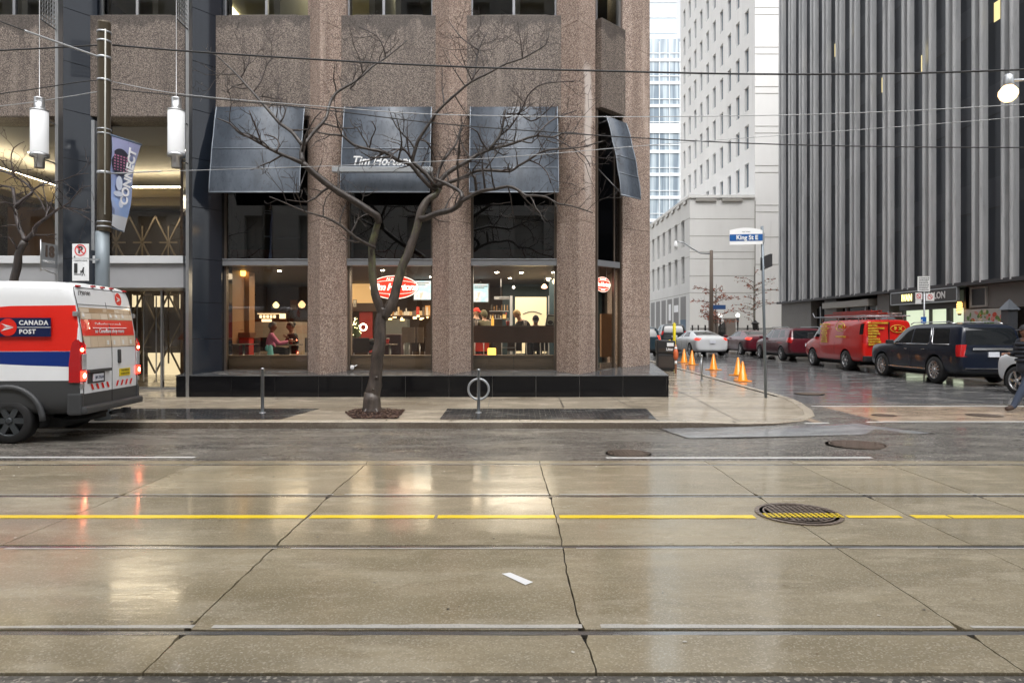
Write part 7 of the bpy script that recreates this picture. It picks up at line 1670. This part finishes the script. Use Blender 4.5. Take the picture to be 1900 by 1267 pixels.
stand('fair-haired person in a dark coat bending over the counter', 960, 583, 18.2, [black_c, black_c, skin_l, shoe], (-.6, -.35, -.45), .42, hair=(fair, -.75), bulk=1.3)
stand('person in a black cap bent over the counter next to the framed poster', 994, 594, 18.0, [black_c, black_c, skin_l, shoe], (.0, -.9, -.55), .34, hat=(black_c, -.2, 'peak'), bulk=1.25)
# pedestrian at the right edge, walking left
gp = Vector((10.34, 13.5, .0)); Y = 13.5; X = 10.31; z0 = .008
J = dict(pelvis=(X, Y, .90), waist=(X - .02, Y, 1.04), chest=(X - .04, Y, 1.26), neck=(X - .06, Y, 1.45), head=(X - .09, Y, 1.56), shl=(X - .04, Y - .19, 1.36), ell=(X + .02, Y - .25, 1.10), hal=(X - .12, Y - .22, .92), shr=(X - .04, Y + .19, 1.36), elr=(X - .10, Y + .24, 1.12), har=(X - .30, Y + .18, 1.14),
    hil=(X, Y - .1, .84), knl=(X - .20, Y - .1, .48), anl=(X - .40, Y - .1, .10), tol=(X - .56, Y - .1, .06), hir=(X, Y + .1, .84), knr=(X + .02, Y + .1, .46), anr=(X + .28, Y + .1, .16), tor=(X + .20, Y + .1, .05))
puffer = cl('dark_puffer', (.02, .024, .035))
w5 = person('pedestrian in a dark cap, puffer coat and jeans striding left at the right edge', J, [puffer, jean, skin_d, shoe], (-1, -.05, -.1), 1.0, hat=(black_c, -.2, 'peak'), bulk=1.45)
mb = MB()
for z in (1.02, 1.10, 1.18, 1.26, 1.34): mb.lathe([(.205, -.03), (.222, 0), (.205, .03)], (X - .03, Y, z), 'z', 20)
mb.lathe([(.20, .78), (.215, .84), (.21, 1.0)], (X - .0, Y, 0), 'z', 20); mb.build('puffer_coat', puffer, w5)
# turquoise bag
tb = P(500, 650, 16.52); t = thing('drawstring_bag', 'turquoise bag hanging behind the woman in pink', 'bag', tb); mb = MB(); mb.lathe([(.02, .13), (.05, .10), (.06, .0), (.075, -.10), (.085, -.17), (.06, -.24), (.0001, -.26)], tb + Vector((.02, 0, 0)), seg=14); mb.lathe([(.01, .10), (.05, .04), (.055, -.02), (.0001, -.07)], tb + Vector((-.06, .01, .04)), seg=10); mb.build('bag', flat('turquoise_cloth', (.16, .52, .56), .7, 0, .12, 14, bump=.4), t)
# ================= cafe furniture =================
M['table_top'] = flat('table_top', (.30, .27, .24), .25); M['seat_dark'] = flat('dark_seat', (.03, .02, .02), .5); M['wood_d'] = flat('dark_wood', (.11, .062, .042), .4, 0, .25, 4, sc=(.4, 1, 6))
def table(px0, px1, py, Y, lab, dpt=.6):
    x0, x1, z = PX(px0, Y), PX(px1, Y), PZ(py, Y); t = thing('cafe_table', lab, 'table', ((x0 + x1) / 2, Y, .5)); mb = MB(); mb.box(x0, x1, Y - dpt / 2, Y + dpt / 2, z - .03, z); mb.build('tabletop', M['table_top'], t, bev=.006)
    mb = MB(); mb.tube([((x0 + x1) / 2, Y, .53), ((x0 + x1) / 2, Y, z - .03)], .03, 8); mb.build('pedestal', M['steel'], t); mb = MB(); mb.lathe([(.22, .5), (.20, .53), (.03, .54)], ((x0 + x1) / 2, Y, 0), seg=16); mb.build('foot', M['dsteel'], t)
def chair(px, Y, lab, fc, col='seat_dark'):
    x = PX(px, Y); t = thing('cafe_chair', lab, 'chair', (x, Y, .5), fc); mb = MB(); mb.box(-.21, .21, -.21, .21, .43, .47); mb.build('seat', M[col], t, False, bev=.01); mb = MB(); mb.box(-.20, .20, -.22, -.19, .55, .92); mb.build('backrest', M[col], t, False, bev=.01)
    for sx in (-1, 1):
        for sy in (-1, 1): mb = MB(); mb.tube([(sx * .19, sy * .19, 0), (sx * .18, sy * .18, .43)] if sy > 0 else [(sx * .19, -.21, 0), (sx * .18, -.2, .43), (sx * .18, -.205, .9)], .012, 6); mb.build('leg', M['steel'], t, False)
table(432, 472, 637.5, 17.0, 'narrow grey table left of the woman in pink'); table(520, 556, 638.5, 17.4, 'grey table between the two seated people'); table(713, 734, 638, 17.6, 'small table with a red cup right of the tree trunk')
chair(492, 17.25, 'dark chair under the woman in pink', R(-90)); chair(556, 17.65, 'dark chair of the seated person across from the woman', R(90)); chair(478, 18.3, 'dark chair behind the narrow left table', R(150)); chair(668, 17.4, 'chair with a dark coat over it in the middle window', R(20)); chair(770, 17.8, 'chair at the right of the middle window', R(160))
chair(893, 18.0, 'red chair under the counter at the left of the right window', R(180), 'cafe_red'); chair(955, 18.2, 'chair under the middle of the counter in the right window', R(180)); chair(1004, 18.0, 'chair under the right end of the counter', R(180))
t = thing('coat_pile', 'dark coats heaped over the chair in the middle window', 'coat', P(668, 640, 17.3)); mb = MB()
for i in range(5): mb.lathe([(.0001, -.12), (.13, -.06), (.16, 0), (.11, .08), (.0001, .12)], P(655 + i * 9, 636 + (i % 2) * 8, 17.3 + .05 * i), seg=12)
mb.build('coats', black_c, t)
t = thing('red_cup', 'red and white paper cup on the small table', 'cup', P(719, 638, 17.6)); c = P(719, 638, 17.6); mb = MB(); mb.lathe([(.032, .001), (.045, .13)], c, seg=14); mb.build('cup', flat('cup_red', (.5, .03, .03), .5), t); mb = MB(); mb.lathe([(.047, .13), (.047, .15), (.0001, .155)], c, seg=14); mb.build('lid', M['white'], t)
# red cupboard at left, side wall pictures, service counter
t = thing('red_cabinet', 'dark topped red cabinet at the left wall of the cafe', 'cabinet', (PX(445, 17.4), 17.4, .5)); mb = MB(); mb.box(PX(427, 17.4), PX(463, 17.4), 17.35, 17.7, .5, PZ(626, 17.4)); mb.build('cabinet', M['cafe_red'], t, bev=.01); mb = MB(); mb.box(PX(425, 17.4), PX(466, 17.4), 17.3, 17.72, PZ(625.8, 17.4), PZ(617, 17.4)); mb.build('top', M['wood_d'], t)
t = thing('lit_sconce', 'amber wall lamp washing the tan wall at the left', 'lamp', P(447, 512, 17.55)); mb = MB(); mb.lathe([(.10, .0), (.12, .06), (.12, .12)], P(447, 512, 17.55), seg=14); mb.build('shade', emit('amber_lamp', (1, .52, .10), 3.2, (.8, .5, .2)), t)
t = thing('wall_frame', 'dark picture frame on the tan wall at the left', 'picture', P(443, 545, 17.6)); mb = MB(); mb.box(PX(441, 17.6), PX(447, 17.6), 17.62, 17.69, PZ(575, 17.6), PZ(529, 17.6)); mb.build('frame', M['wood_d'], t)
t = thing('display_shelf', 'lit wall display of small pale cards behind the seated people', 'display', P(490, 590, 22.5)); Yd = 22.6
mb = MB(); mb.box(PX(464, Yd), PX(532, Yd), Yd, Yd + .3, PZ(640, Yd), PZ(578, Yd)); mb.build('backing', M['wood_d'], t); mb = MB()
for i in range(5): mb.box(PX(482 + i * 6.4, Yd), PX(486 + i * 6.4, Yd), Yd - .03, Yd - .005, PZ(590, Yd), PZ(584.5, Yd))
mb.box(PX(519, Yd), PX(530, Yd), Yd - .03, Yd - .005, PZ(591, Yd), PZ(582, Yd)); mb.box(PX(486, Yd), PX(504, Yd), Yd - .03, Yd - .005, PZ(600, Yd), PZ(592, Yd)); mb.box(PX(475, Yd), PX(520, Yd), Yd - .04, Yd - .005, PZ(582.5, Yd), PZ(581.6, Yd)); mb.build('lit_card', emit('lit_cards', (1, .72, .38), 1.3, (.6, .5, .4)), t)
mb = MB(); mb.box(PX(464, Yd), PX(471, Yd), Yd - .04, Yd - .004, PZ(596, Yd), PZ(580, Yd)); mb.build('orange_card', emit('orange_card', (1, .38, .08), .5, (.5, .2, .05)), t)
t = thing('counter_bank', 'taupe service counter front behind the woman in pink', 'counter', P(490, 610, 20)); mb = MB(); mb.box(PX(470, 20), PX(560, 20), 20, 20.6, .5, PZ(597, 20)); mb.build('counter', M['kick'], t); 
def blob_lamp(px, py, Y, r, lab, col, e, flatn=1.0):
    c = P(px, py, Y); t = thing('pendant_lamp', lab, 'lamp', c); mb = MB(); mb.lathe([(.0001, -r * flatn), (r * .7, -r * .7 * flatn), (r, 0), (r * .6, r * .6), (.02, r)], c, seg=16); mb.build('shade', emit('pendant_' + str(px), col, e, (.8, .7, .5)), t); mb = MB(); mb.tube([c + Vector((0, 0, r)), (c.x, c.y, 3.13)], .006, 5); mb.build('cord', M['blackiron'], t)
blob_lamp(512, 566, 21, .10, 'bright yellow pendant lamp in the left window', (1, .74, .28), 1.6); blob_lamp(560, 565, 21.5, .12, 'smaller pendant lamp at the right of the left window', (1, .62, .28), .9)
blob_lamp(1010, 533, 19, .09, 'lower bell pendant lamp with pinkish glow in the right window', (1, .45, .28), 2.0, .5); blob_lamp(1018, 517, 20, .08, 'upper narrow pendant lamp in the right window', (1, .85, .6), 3.0); blob_lamp(1031, 522, 19.4, .10, 'pendant lamp at the right edge of the right window', (1, .85, .5), 2.0); blob_lamp(953, 533, 21.5, .05, 'tiny pendant in the middle of the right window', (1, .9, .8), 2.2)
# wreath of lights
t = thing('lit_wreath', 'glowing ring wreath of lights in the middle window', 'decoration', P(674, 606, 17.6)); mb = MB(); c = P(674, 607, 17.6); K = 20; mb.tube([c + Vector((.085 * math.cos(2 * math.pi * k / K), 0, .085 * math.sin(2 * math.pi * k / K))) for k in range(K + 1)], .018, 6, 0, False); mb.build('ring', emit('ring_light', (1, .80, .55), 5, (.8, .6, .4)), t)
t = thing('twinkling_tree', 'small decorated tree with warm dots left of the glowing ring', 'decoration', P(661, 610, 17.9)); mb = MB(); c = P(661, 625, 17.9); mb.lathe([(.13, 0), (.10, .2), (.05, .4), (.0001, .55)], c, seg=9, smooth=False); mb.build('foliage', flat('dull_green', (.05, .07, .03), .8), t); mb = MB(); rg = random.Random(8)
for i in range(26): a, h = rg.uniform(3.2, 6.2), rg.uniform(0, .5); r_ = .13 * (1 - h / .58) + .02; mb.lathe([(.0001, -.009), (.009, 0), (.0001, .009)], c + Vector((r_ * math.cos(a), r_ * math.sin(a), h)), seg=6)
mb.build('light', emit('fairy', (1, .75, .35), 10), t)
# red booth / panel in the middle window, side tan panels, counter
mb = MB(); mb.box(PX(668, 22), PX(692, 22), 21.9, 22.0, .9, PZ(578, 22)); t = thing('partition_screen', 'tall red partition screen behind the glowing ring', 'screen', P(680, 620, 22)); mb.build('panel', M['cafe_red'], t)
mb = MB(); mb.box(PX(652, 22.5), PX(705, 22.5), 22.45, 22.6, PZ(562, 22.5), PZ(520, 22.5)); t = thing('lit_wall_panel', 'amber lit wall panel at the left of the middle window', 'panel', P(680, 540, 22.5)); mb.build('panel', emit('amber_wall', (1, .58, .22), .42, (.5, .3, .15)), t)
t = thing('shelf_band', 'dark band of shelving under the amber wall panel', 'shelf', P(680, 570, 22)); mb = MB(); mb.box(PX(652, 22), PX(705, 22), 21.8, 22.1, PZ(578, 22), PZ(563, 22)); mb.build('shelf', M['wood_d'], t)
t = thing('back_counter', 'grey glazed back counter with lit dots in the middle window', 'counter', P(740, 610, 20)); mb = MB(); mb.box(PX(715, 20), PX(756, 20), 20, 20.5, .5, PZ(592, 20)); mb.build('counter', flat('counter_grey', (.10, .11, .11), .3), t)
mb = MB(); rg = random.Random(6)
for i in range(12): x = PX(716 + rg.uniform(0, 82), 20.2); z = PZ(rg.uniform(583, 596), 20.2); w = rg.uniform(.02, .12); mb.box(x, x + w, 19.9, 19.95, z, z + rg.uniform(.02, .07))
mb.build('lit_item', emit('lit_items', (1, .66, .28), 2.4, (.6, .4, .2)), t)
t = thing('brown_divider', 'brown divider panels at the right of the middle window', 'panel', P(770, 620, 17.8)); mb = MB()
for a, b in ((746, 770), (774, 786)): mb.box(PX(a, 17.8), PX(b, 17.8), 17.75, 17.8, PZ(636, 17.8), PZ(607, 17.8))
mb.build('panel', M['kick'], t); mb = MB()
for a in (750, 760, 779): mb.tube([(PX(a, 17.8), 17.78, .5), (PX(a, 17.8), 17.78, PZ(636, 17.8))], .015, 6)
mb.build('leg', M['steel'], t)
t = thing('dark_sofa', 'dark sofa block behind the red cup', 'sofa', P(735, 630, 18.5)); mb = MB(); mb.box(PX(712, 18.5), PX(746, 18.5), 18.3, 18.9, .5, PZ(620, 18.5)); mb.build('sofa', flat('sofa_maroon', (.035, .012, .015), .6), t, bev=.03)
# clutter: cups, posters, shelf goods and small frames
rg = random.Random(31)
def poster(px0, px1, py0, py1, Y, lab, c1, c2):
    t = thing('wall_poster', lab, 'poster', P((px0 + px1) / 2, (py0 + py1) / 2, Y)); mb = MB(); mb.box(PX(px0, Y), PX(px1, Y), Y - .02, Y, PZ(py1, Y), PZ(py0, Y)); mb.build('poster_frame', M['wood_d'], t); mb = MB(); mb.box(PX(px0 + .8, Y), PX(px1 - .8, Y), Y - .026, Y - .021, PZ(py1 - .8, Y), PZ(py0 + .8, Y)); mb.build('print', flat('print_' + str(px0), c1, .5, 0, .3, 6), t); mb = MB(); mb.box(PX(px0 + 2, Y), PX(px1 - 2, Y), Y - .032, Y - .027, PZ(py1 - 2, Y), PZ((py0 + py1) / 2, Y)); mb.build('print_block', flat('blk_' + str(px0), c2, .5), t)
poster(538, 552, 556, 576, 23.9, 'brown and orange wall poster above the seated pair', (.35, .16, .06), (.55, .40, .22))
poster(716, 727, 560, 574, 23.9, 'small cream poster right of the tree trunk in the middle window', (.55, .48, .36), (.30, .05, .03))
poster(788, 799, 566, 590, 21.0, 'orange menu card at the right end of the middle window', (.70, .36, .12), (.8, .76, .7))
poster(932, 940, 583, 592, 20.4, 'small yellow card left of the cream board', (.70, .48, .14), (.75, .66, .4))
poster(655, 662, 556, 570, 20.8, 'narrow pale card at the left of the middle window', (.6, .55, .46), (.3, .3, .28))
for i, (px, Y, lab) in enumerate(((884, 17.5, 'paper cup on the bar counter near the red cap'), (942, 17.45, 'paper cup on the bar counter beside the fair-haired person'), (975, 17.4, 'paper cup between the two bent people on the bar counter'), (540, 17.3, 'paper cup on the table of the seated pair'))):
    c = P(px, 604 if px > 800 else 638.5, Y); t = thing('paper_cup', lab, 'cup', c); mb = MB(); mb.lathe([(.032, .001), (.045, .12)], c, seg=12); mb.build('cup', M['cafe_red'] if i % 2 else M['white'], t); mb = MB(); mb.lathe([(.047, .12), (.047, .135), (.0001, .14)], c, seg=12); mb.build('lid', M['white'], t)
t = thing('goods_shelf', 'stacked boxes and jars on the shelf over the back counter', 'shelf', P(755, 590, 20.6)); mb = MB(); mb.box(PX(712, 20.8), PX(800, 20.8), 20.7, 21.0, PZ(586.5, 20.8), PZ(585, 20.8)); mb.build('board', M['wood_d'], t)
gm = [flat('goods_' + str(i), c, .5) for i, c in enumerate(((.45, .05, .03), (.55, .42, .25), (.12, .10, .08), (.6, .58, .52), (.30, .16, .06)))]
x = PX(713, 20.8)
for i in range(30):
    w = rg.uniform(.03, .09); h = rg.uniform(.08, .26); mb = MB(); mb.box(x, x + w, 20.72, 20.72 + w, PZ(585, 20.8), PZ(585, 20.8) + h); mb.build('package', rg.choice(gm), t); x += w + .008
    if x > PX(798, 20.8): break
# menu screens
def scr_mat(nm, seed):
    t = NT(nm); n = t.noise(2.4 + seed, (1, 1, 1), 3); col = t.mix(t.ramp(n, .45, .55), (.50, .86, .92), (.88, .95, .93)); col = t.mix(t.ramp(t.noise(5 + seed, (1, 1, 1), 2), .60, .66, (0, 0, 0), (.7, .7, .7)), col, (.80, .55, .30))
    return t.set(Base__Color=(.1, .1, .1), Emission__Color=col, Emission__Strength=.6, Roughness=.3)
for i, (a, b, c_, d_, lab, ry_) in enumerate(((768, 803, 521, 556, 'bright menu screen right of the oval sign', 0), (877, 906, 527, 560, 'tilted bright menu screen at the left of the right window', .25))):
    Ym = 20.5; t = thing('menu_screen', lab, 'screen', P((a + b) / 2, 540, Ym)); mb = MB(); x0, x1 = PX(a, Ym), PX(b, Ym); mb.box(x0 - .03, x1 + .03, Ym + .01, Ym + .08, PZ(d_, Ym) - .03, PZ(c_, Ym) + .03); mb.build('frame', M['blackiron'], t); mb = MB(); mb.quad((x0, Ym, PZ(d_, Ym)), (x1, Ym, PZ(d_, Ym)), (x1, Ym, PZ(c_, Ym)), (x0, Ym, PZ(c_, Ym))); raw(mb, 'display', scr_mat('menu_display' + str(i), i), t)
    mb = MB(); mb.box(x0 + .05, x0 + .45, Ym - .008, Ym - .002, PZ(c_ + 5, Ym), PZ(c_ + 3.4, Ym)); mb.box(x0 + .05, x0 + .35, Ym - .008, Ym - .002, PZ(c_ + 8, Ym), PZ(c_ + 6.8, Ym)); mb.build('printed_line', M['dsteel'], t)
    mb = MB(); mb.tube([((x0 + x1) / 2, Ym + .05, PZ(c_, Ym)), ((x0 + x1) / 2, Ym + .05, 3.13)], .02, 6); mb.build('hanger', M['blackiron'], t)
# oval signs
def oval(c, u, a, b, lab, e=1.0, words=True, mirror=False):
    c = Vector(c); u = Vector(u).normalized(); v = Vector((0, 0, 1)); n = u.cross(v); t = thing('oval_sign', lab, 'sign', c); K = 40
    def ell(mb, a_, b_, off, th=0): mb.add([c + n * off + u * a_ * math.cos(2 * math.pi * k / K) + v * b_ * math.sin(2 * math.pi * k / K) for k in range(K)], [tuple(range(K))])
    mb = MB(); pts = lambda off, a_, b_: [c + n * off + u * a_ * math.cos(2 * math.pi * k / K) + v * b_ * math.sin(2 * math.pi * k / K) for k in range(K)]
    A_, B_ = pts(0, a, b), pts(-.06, a, b); mb.add(A_ + B_, [tuple(range(2 * K - 1, K - 1, -1))] + [(i, (i + 1) % K, K + (i + 1) % K, K + i) for i in range(K)]); mb.build('casing', M['blackiron'], t)
    mb = MB(); ell(mb, a, b, .001); raw(mb, 'pale_rim', M['sign_cream'], t); mb = MB(); ell(mb, a * .955, b * .93, .003); raw(mb, 'red_face', M['sign_redlit'], t)
    mb = MB()
    for s in (1, -1):
        pts_ = [c + n * .006 + u * (a * .86 * math.cos(q_)) + v * (b * (.30 + .26 * math.sin(q_)) * s) for q_ in [math.pi * k / 14 for k in range(15)]]; mb.tube(pts_, .006, 5)
    mb.build('arc_line', M['sign_cream'], t)
    text('Tim Hortons', b * .78, M['sign_cream'], 'script_lettering', t, c + n * .008, u, v, shear=.3, bold=.010 * b / .28, ext=.003, sx=1.06 * (a / .58) * (.28 / b), spacing=.9)
    text('ALWAYS', b * .30, M['sign_cream'], 'lettering', t, c + n * .008 + v * b * .70, u, v, bold=.002, ext=.002, sx=1.1); text('FRESH', b * .28, M['sign_cream'], 'lettering', t, c + n * .008 - v * b * .70, u, v, bold=.002, ext=.002, sx=1.1)
    mb = MB()
    for s in (-.5, .5): p = c + u * a * s + v * b * .85; mb.tube([p, (p.x, p.y, 3.12)], .005, 5)
    mb.build('hanging_wire', M['steel'], t)
M['sign_cream'] = emit('sign_cream_lit', (1, .82, .68), 1.15, (.8, .75, .7)); M['sign_redlit'] = emit('sign_red_lit', (1, .045, .018), .85, (.6, .02, .02))
oval(P(731, 533, 16.5), (1, 0, 0), .585, .285, 'large lit red oval sign with white script in the middle window')
q = ch(.42, -.10); oval((q[0], q[1], PZ(528.5, 16.6)), (.707, .707, 0), .30, .185, 'small lit red oval sign with white script in the narrow corner window')
# right-window counter and things on it
Yc_ = 17.2; t = thing('bar_counter', 'long dark brown bar counter across the right window', 'counter', P(955, 620, Yc_)); mb = MB(); mb.box(PX(872, Yc_), PX(1040, Yc_), Yc_, Yc_ + .04, PZ(636, Yc_), PZ(606.5, Yc_)); mb.build('front_panel', M['wood_d'], t, bev=.004); mb = MB(); mb.box(PX(872, Yc_), PX(1040, Yc_), Yc_ - .02, Yc_ + .45, PZ(606.3, Yc_), PZ(604, Yc_)); mb.build('top', M['wood_d'], t, bev=.004)
mb = MB()
for px in (880, 897, 931, 957, 978, 1004, 1012, 1020): mb.tube([(PX(px, Yc_), Yc_ + .3, .5), (PX(px, Yc_), Yc_ + .3, PZ(636, Yc_))], .014, 6)
mb.tube([(PX(931, Yc_), Yc_ + .05, PZ(645, Yc_)), (PX(957, Yc_), Yc_ + .05, PZ(645, Yc_))], .012, 6); mb.build('leg', M['steel'], t)
t = thing('yellow_lantern_box', 'glowing yellow box on the floor under the counter', 'lamp', P(912, 652, 17.8)); mb = MB(); mb.box(PX(905, 17.8), PX(920, 17.8), 17.7, 17.95, .95, PZ(646, 17.8)); mb.build('box', emit('yellow_box', (1, .55, .08), 2.0, (.6, .4, .05)), t, bev=.02)
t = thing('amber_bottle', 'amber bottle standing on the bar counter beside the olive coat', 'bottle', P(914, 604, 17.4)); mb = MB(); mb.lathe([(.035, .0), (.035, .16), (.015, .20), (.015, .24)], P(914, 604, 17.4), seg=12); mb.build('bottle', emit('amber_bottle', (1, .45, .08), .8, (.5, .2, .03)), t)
rg = random.Random(77)
t = thing('kitchen_shelf', 'dark kitchen shelf with small jars behind the olive coat', 'shelf', P(920, 575, 21.5)); mb = MB(); mb.box(PX(908, 21.5), PX(944, 21.5), 21.4, 21.7, PZ(578, 21.5), PZ(576.5, 21.5)); mb.box(PX(908, 21.5), PX(944, 21.5), 21.4, 21.7, PZ(592, 21.5), PZ(590.5, 21.5)); mb.build('board', M['steel'], t)
for i in range(14):
    x = PX(909 + i * 2.4, 21.5); z = PZ(576.5 if i % 2 else 590.5, 21.5); mb = MB(); mb.box(x, x + rg.uniform(.02, .05), 21.42, 21.47, z, z + rg.uniform(.06, .2)); mb.build('jar', rg.choice(gm), t)
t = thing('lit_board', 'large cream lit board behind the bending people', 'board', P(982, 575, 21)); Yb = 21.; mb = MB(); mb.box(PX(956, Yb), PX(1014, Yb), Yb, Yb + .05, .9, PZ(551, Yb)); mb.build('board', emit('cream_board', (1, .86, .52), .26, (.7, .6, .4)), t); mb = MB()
for a, b in ((946, 951), (1017, 1020)): mb.box(PX(a, Yb), PX(b, Yb), Yb - .05, Yb, .6, PZ(549, Yb))
mb.build('edge_post', M['fascia'], t)
K = 14; mb = MB(); mb.tube([P(970 + 35 * k / K, 583 - 5 * math.sin(math.pi * k / K), Yb - .02) for k in range(K + 1)], .015, 5); mb.build('arc_mark', M['dsteel'], t)
t = thing('hanging_sign', 'small hanging grey sign left of the cream board', 'sign', P(930, 552, 19.5)); mb = MB(); mb.box(PX(917, 19.5), PX(945, 19.5), 19.5, 19.53, PZ(555.5, 19.5), PZ(550, 19.5)); mb.build('plate', M['fascia'], t); mb = MB(); mb.tube([P(929.5, 550, 19.5), (PX(929.5, 19.5), 19.5, 3.13)], .006, 5); mb.build('hanger', M['steel'], t)
text('washroom', .07, M['notice'], 'lettering', t, (PX(936, 19.5), 19.492, PZ(552.8, 19.5)))
t = thing('framed_poster', 'framed poster with a dark round pot leaning at the right end of the counter', 'poster', P(1020, 595, 17.3)); Yo = 17.3; a, b, c, d = P(1011, 606, Yo), P(1028, 606, Yo), P(1033, 584, Yo), P(1015, 583, Yo); mb = MB(); off = Vector((0, .02, 0)); mb.add([a, b, c, d, a + off, b + off, c + off, d + off], [(0, 1, 2, 3), (7, 6, 5, 4), (0, 4, 5, 1), (1, 5, 6, 2), (2, 6, 7, 3), (3, 7, 4, 0)]); mb.build('frame', M['steel'], t)
m_ = (a + b + c + d) / 4; sh = lambda p, f, y_: m_ + (p - m_) * f + Vector((0, y_, 0)); mb = MB(); mb.add([sh(a, .88, -.004), sh(b, .88, -.004), sh(c, .88, -.004), sh(d, .88, -.004)], [(0, 1, 2, 3)]); raw(mb, 'print', M['notice'], t); mb = MB(); mb.add([sh(a, .7, -.008), sh(b, .7, -.008), sh(c, .7, -.008), sh(d, .7, -.008)], [(0, 1, 2, 3)]); raw(mb, 'inner_print', flat('poster_green', (.40, .44, .36), .5), t)
mb = MB(); q = m_ + Vector((-.01, -.012, -.05)); mb.add([q + Vector((.07 * math.cos(2 * math.pi * k / 18), 0, .05 * math.sin(2 * math.pi * k / 18))) for k in range(18)], [tuple(range(18))]); raw(mb, 'pot_print', M['notice'], t)
t = thing('teal_column', 'dark teal column wall at the right of the right window', 'panel', P(1025, 540, 20)); mb = MB(); mb.box(PX(1019, 20), PX(1040, 20), 19.9, 20, .5, 3.1); mb.build('panel', M['cafe_teal'], t)
# curtain strip and tan panel in the corner window
t = thing('tan_counter', 'tan wooden cabinet deep in the narrow corner window', 'cabinet', (PX(1128, 18.4), 18.4, .5)); mb = MB(); mb.box(PX(1116, 18.2), PX(1146, 18.2), 18.2, 18.5, .9, PZ(582, 18.2)); mb.build('cabinet', M['cafe_tan'], t)
# white crumpled bag on the ledge
c = P(655, 684, 15.95); t = thing('paper_litter', 'crumpled white cup on the black ledge under the middle window', 'litter', c); mb = MB(); rg = random.Random(3); mb.lathe([(.03, -.04), (.05, .0), (.045, .05), (.02, .06)], c + Vector((-.02, 0, .02)), seg=7, smooth=False); mb.tube([c + Vector((.0, 0, .03)), c + Vector((.09, 0, .09))], .012, 5); mb.build('litter', M['white'], t)
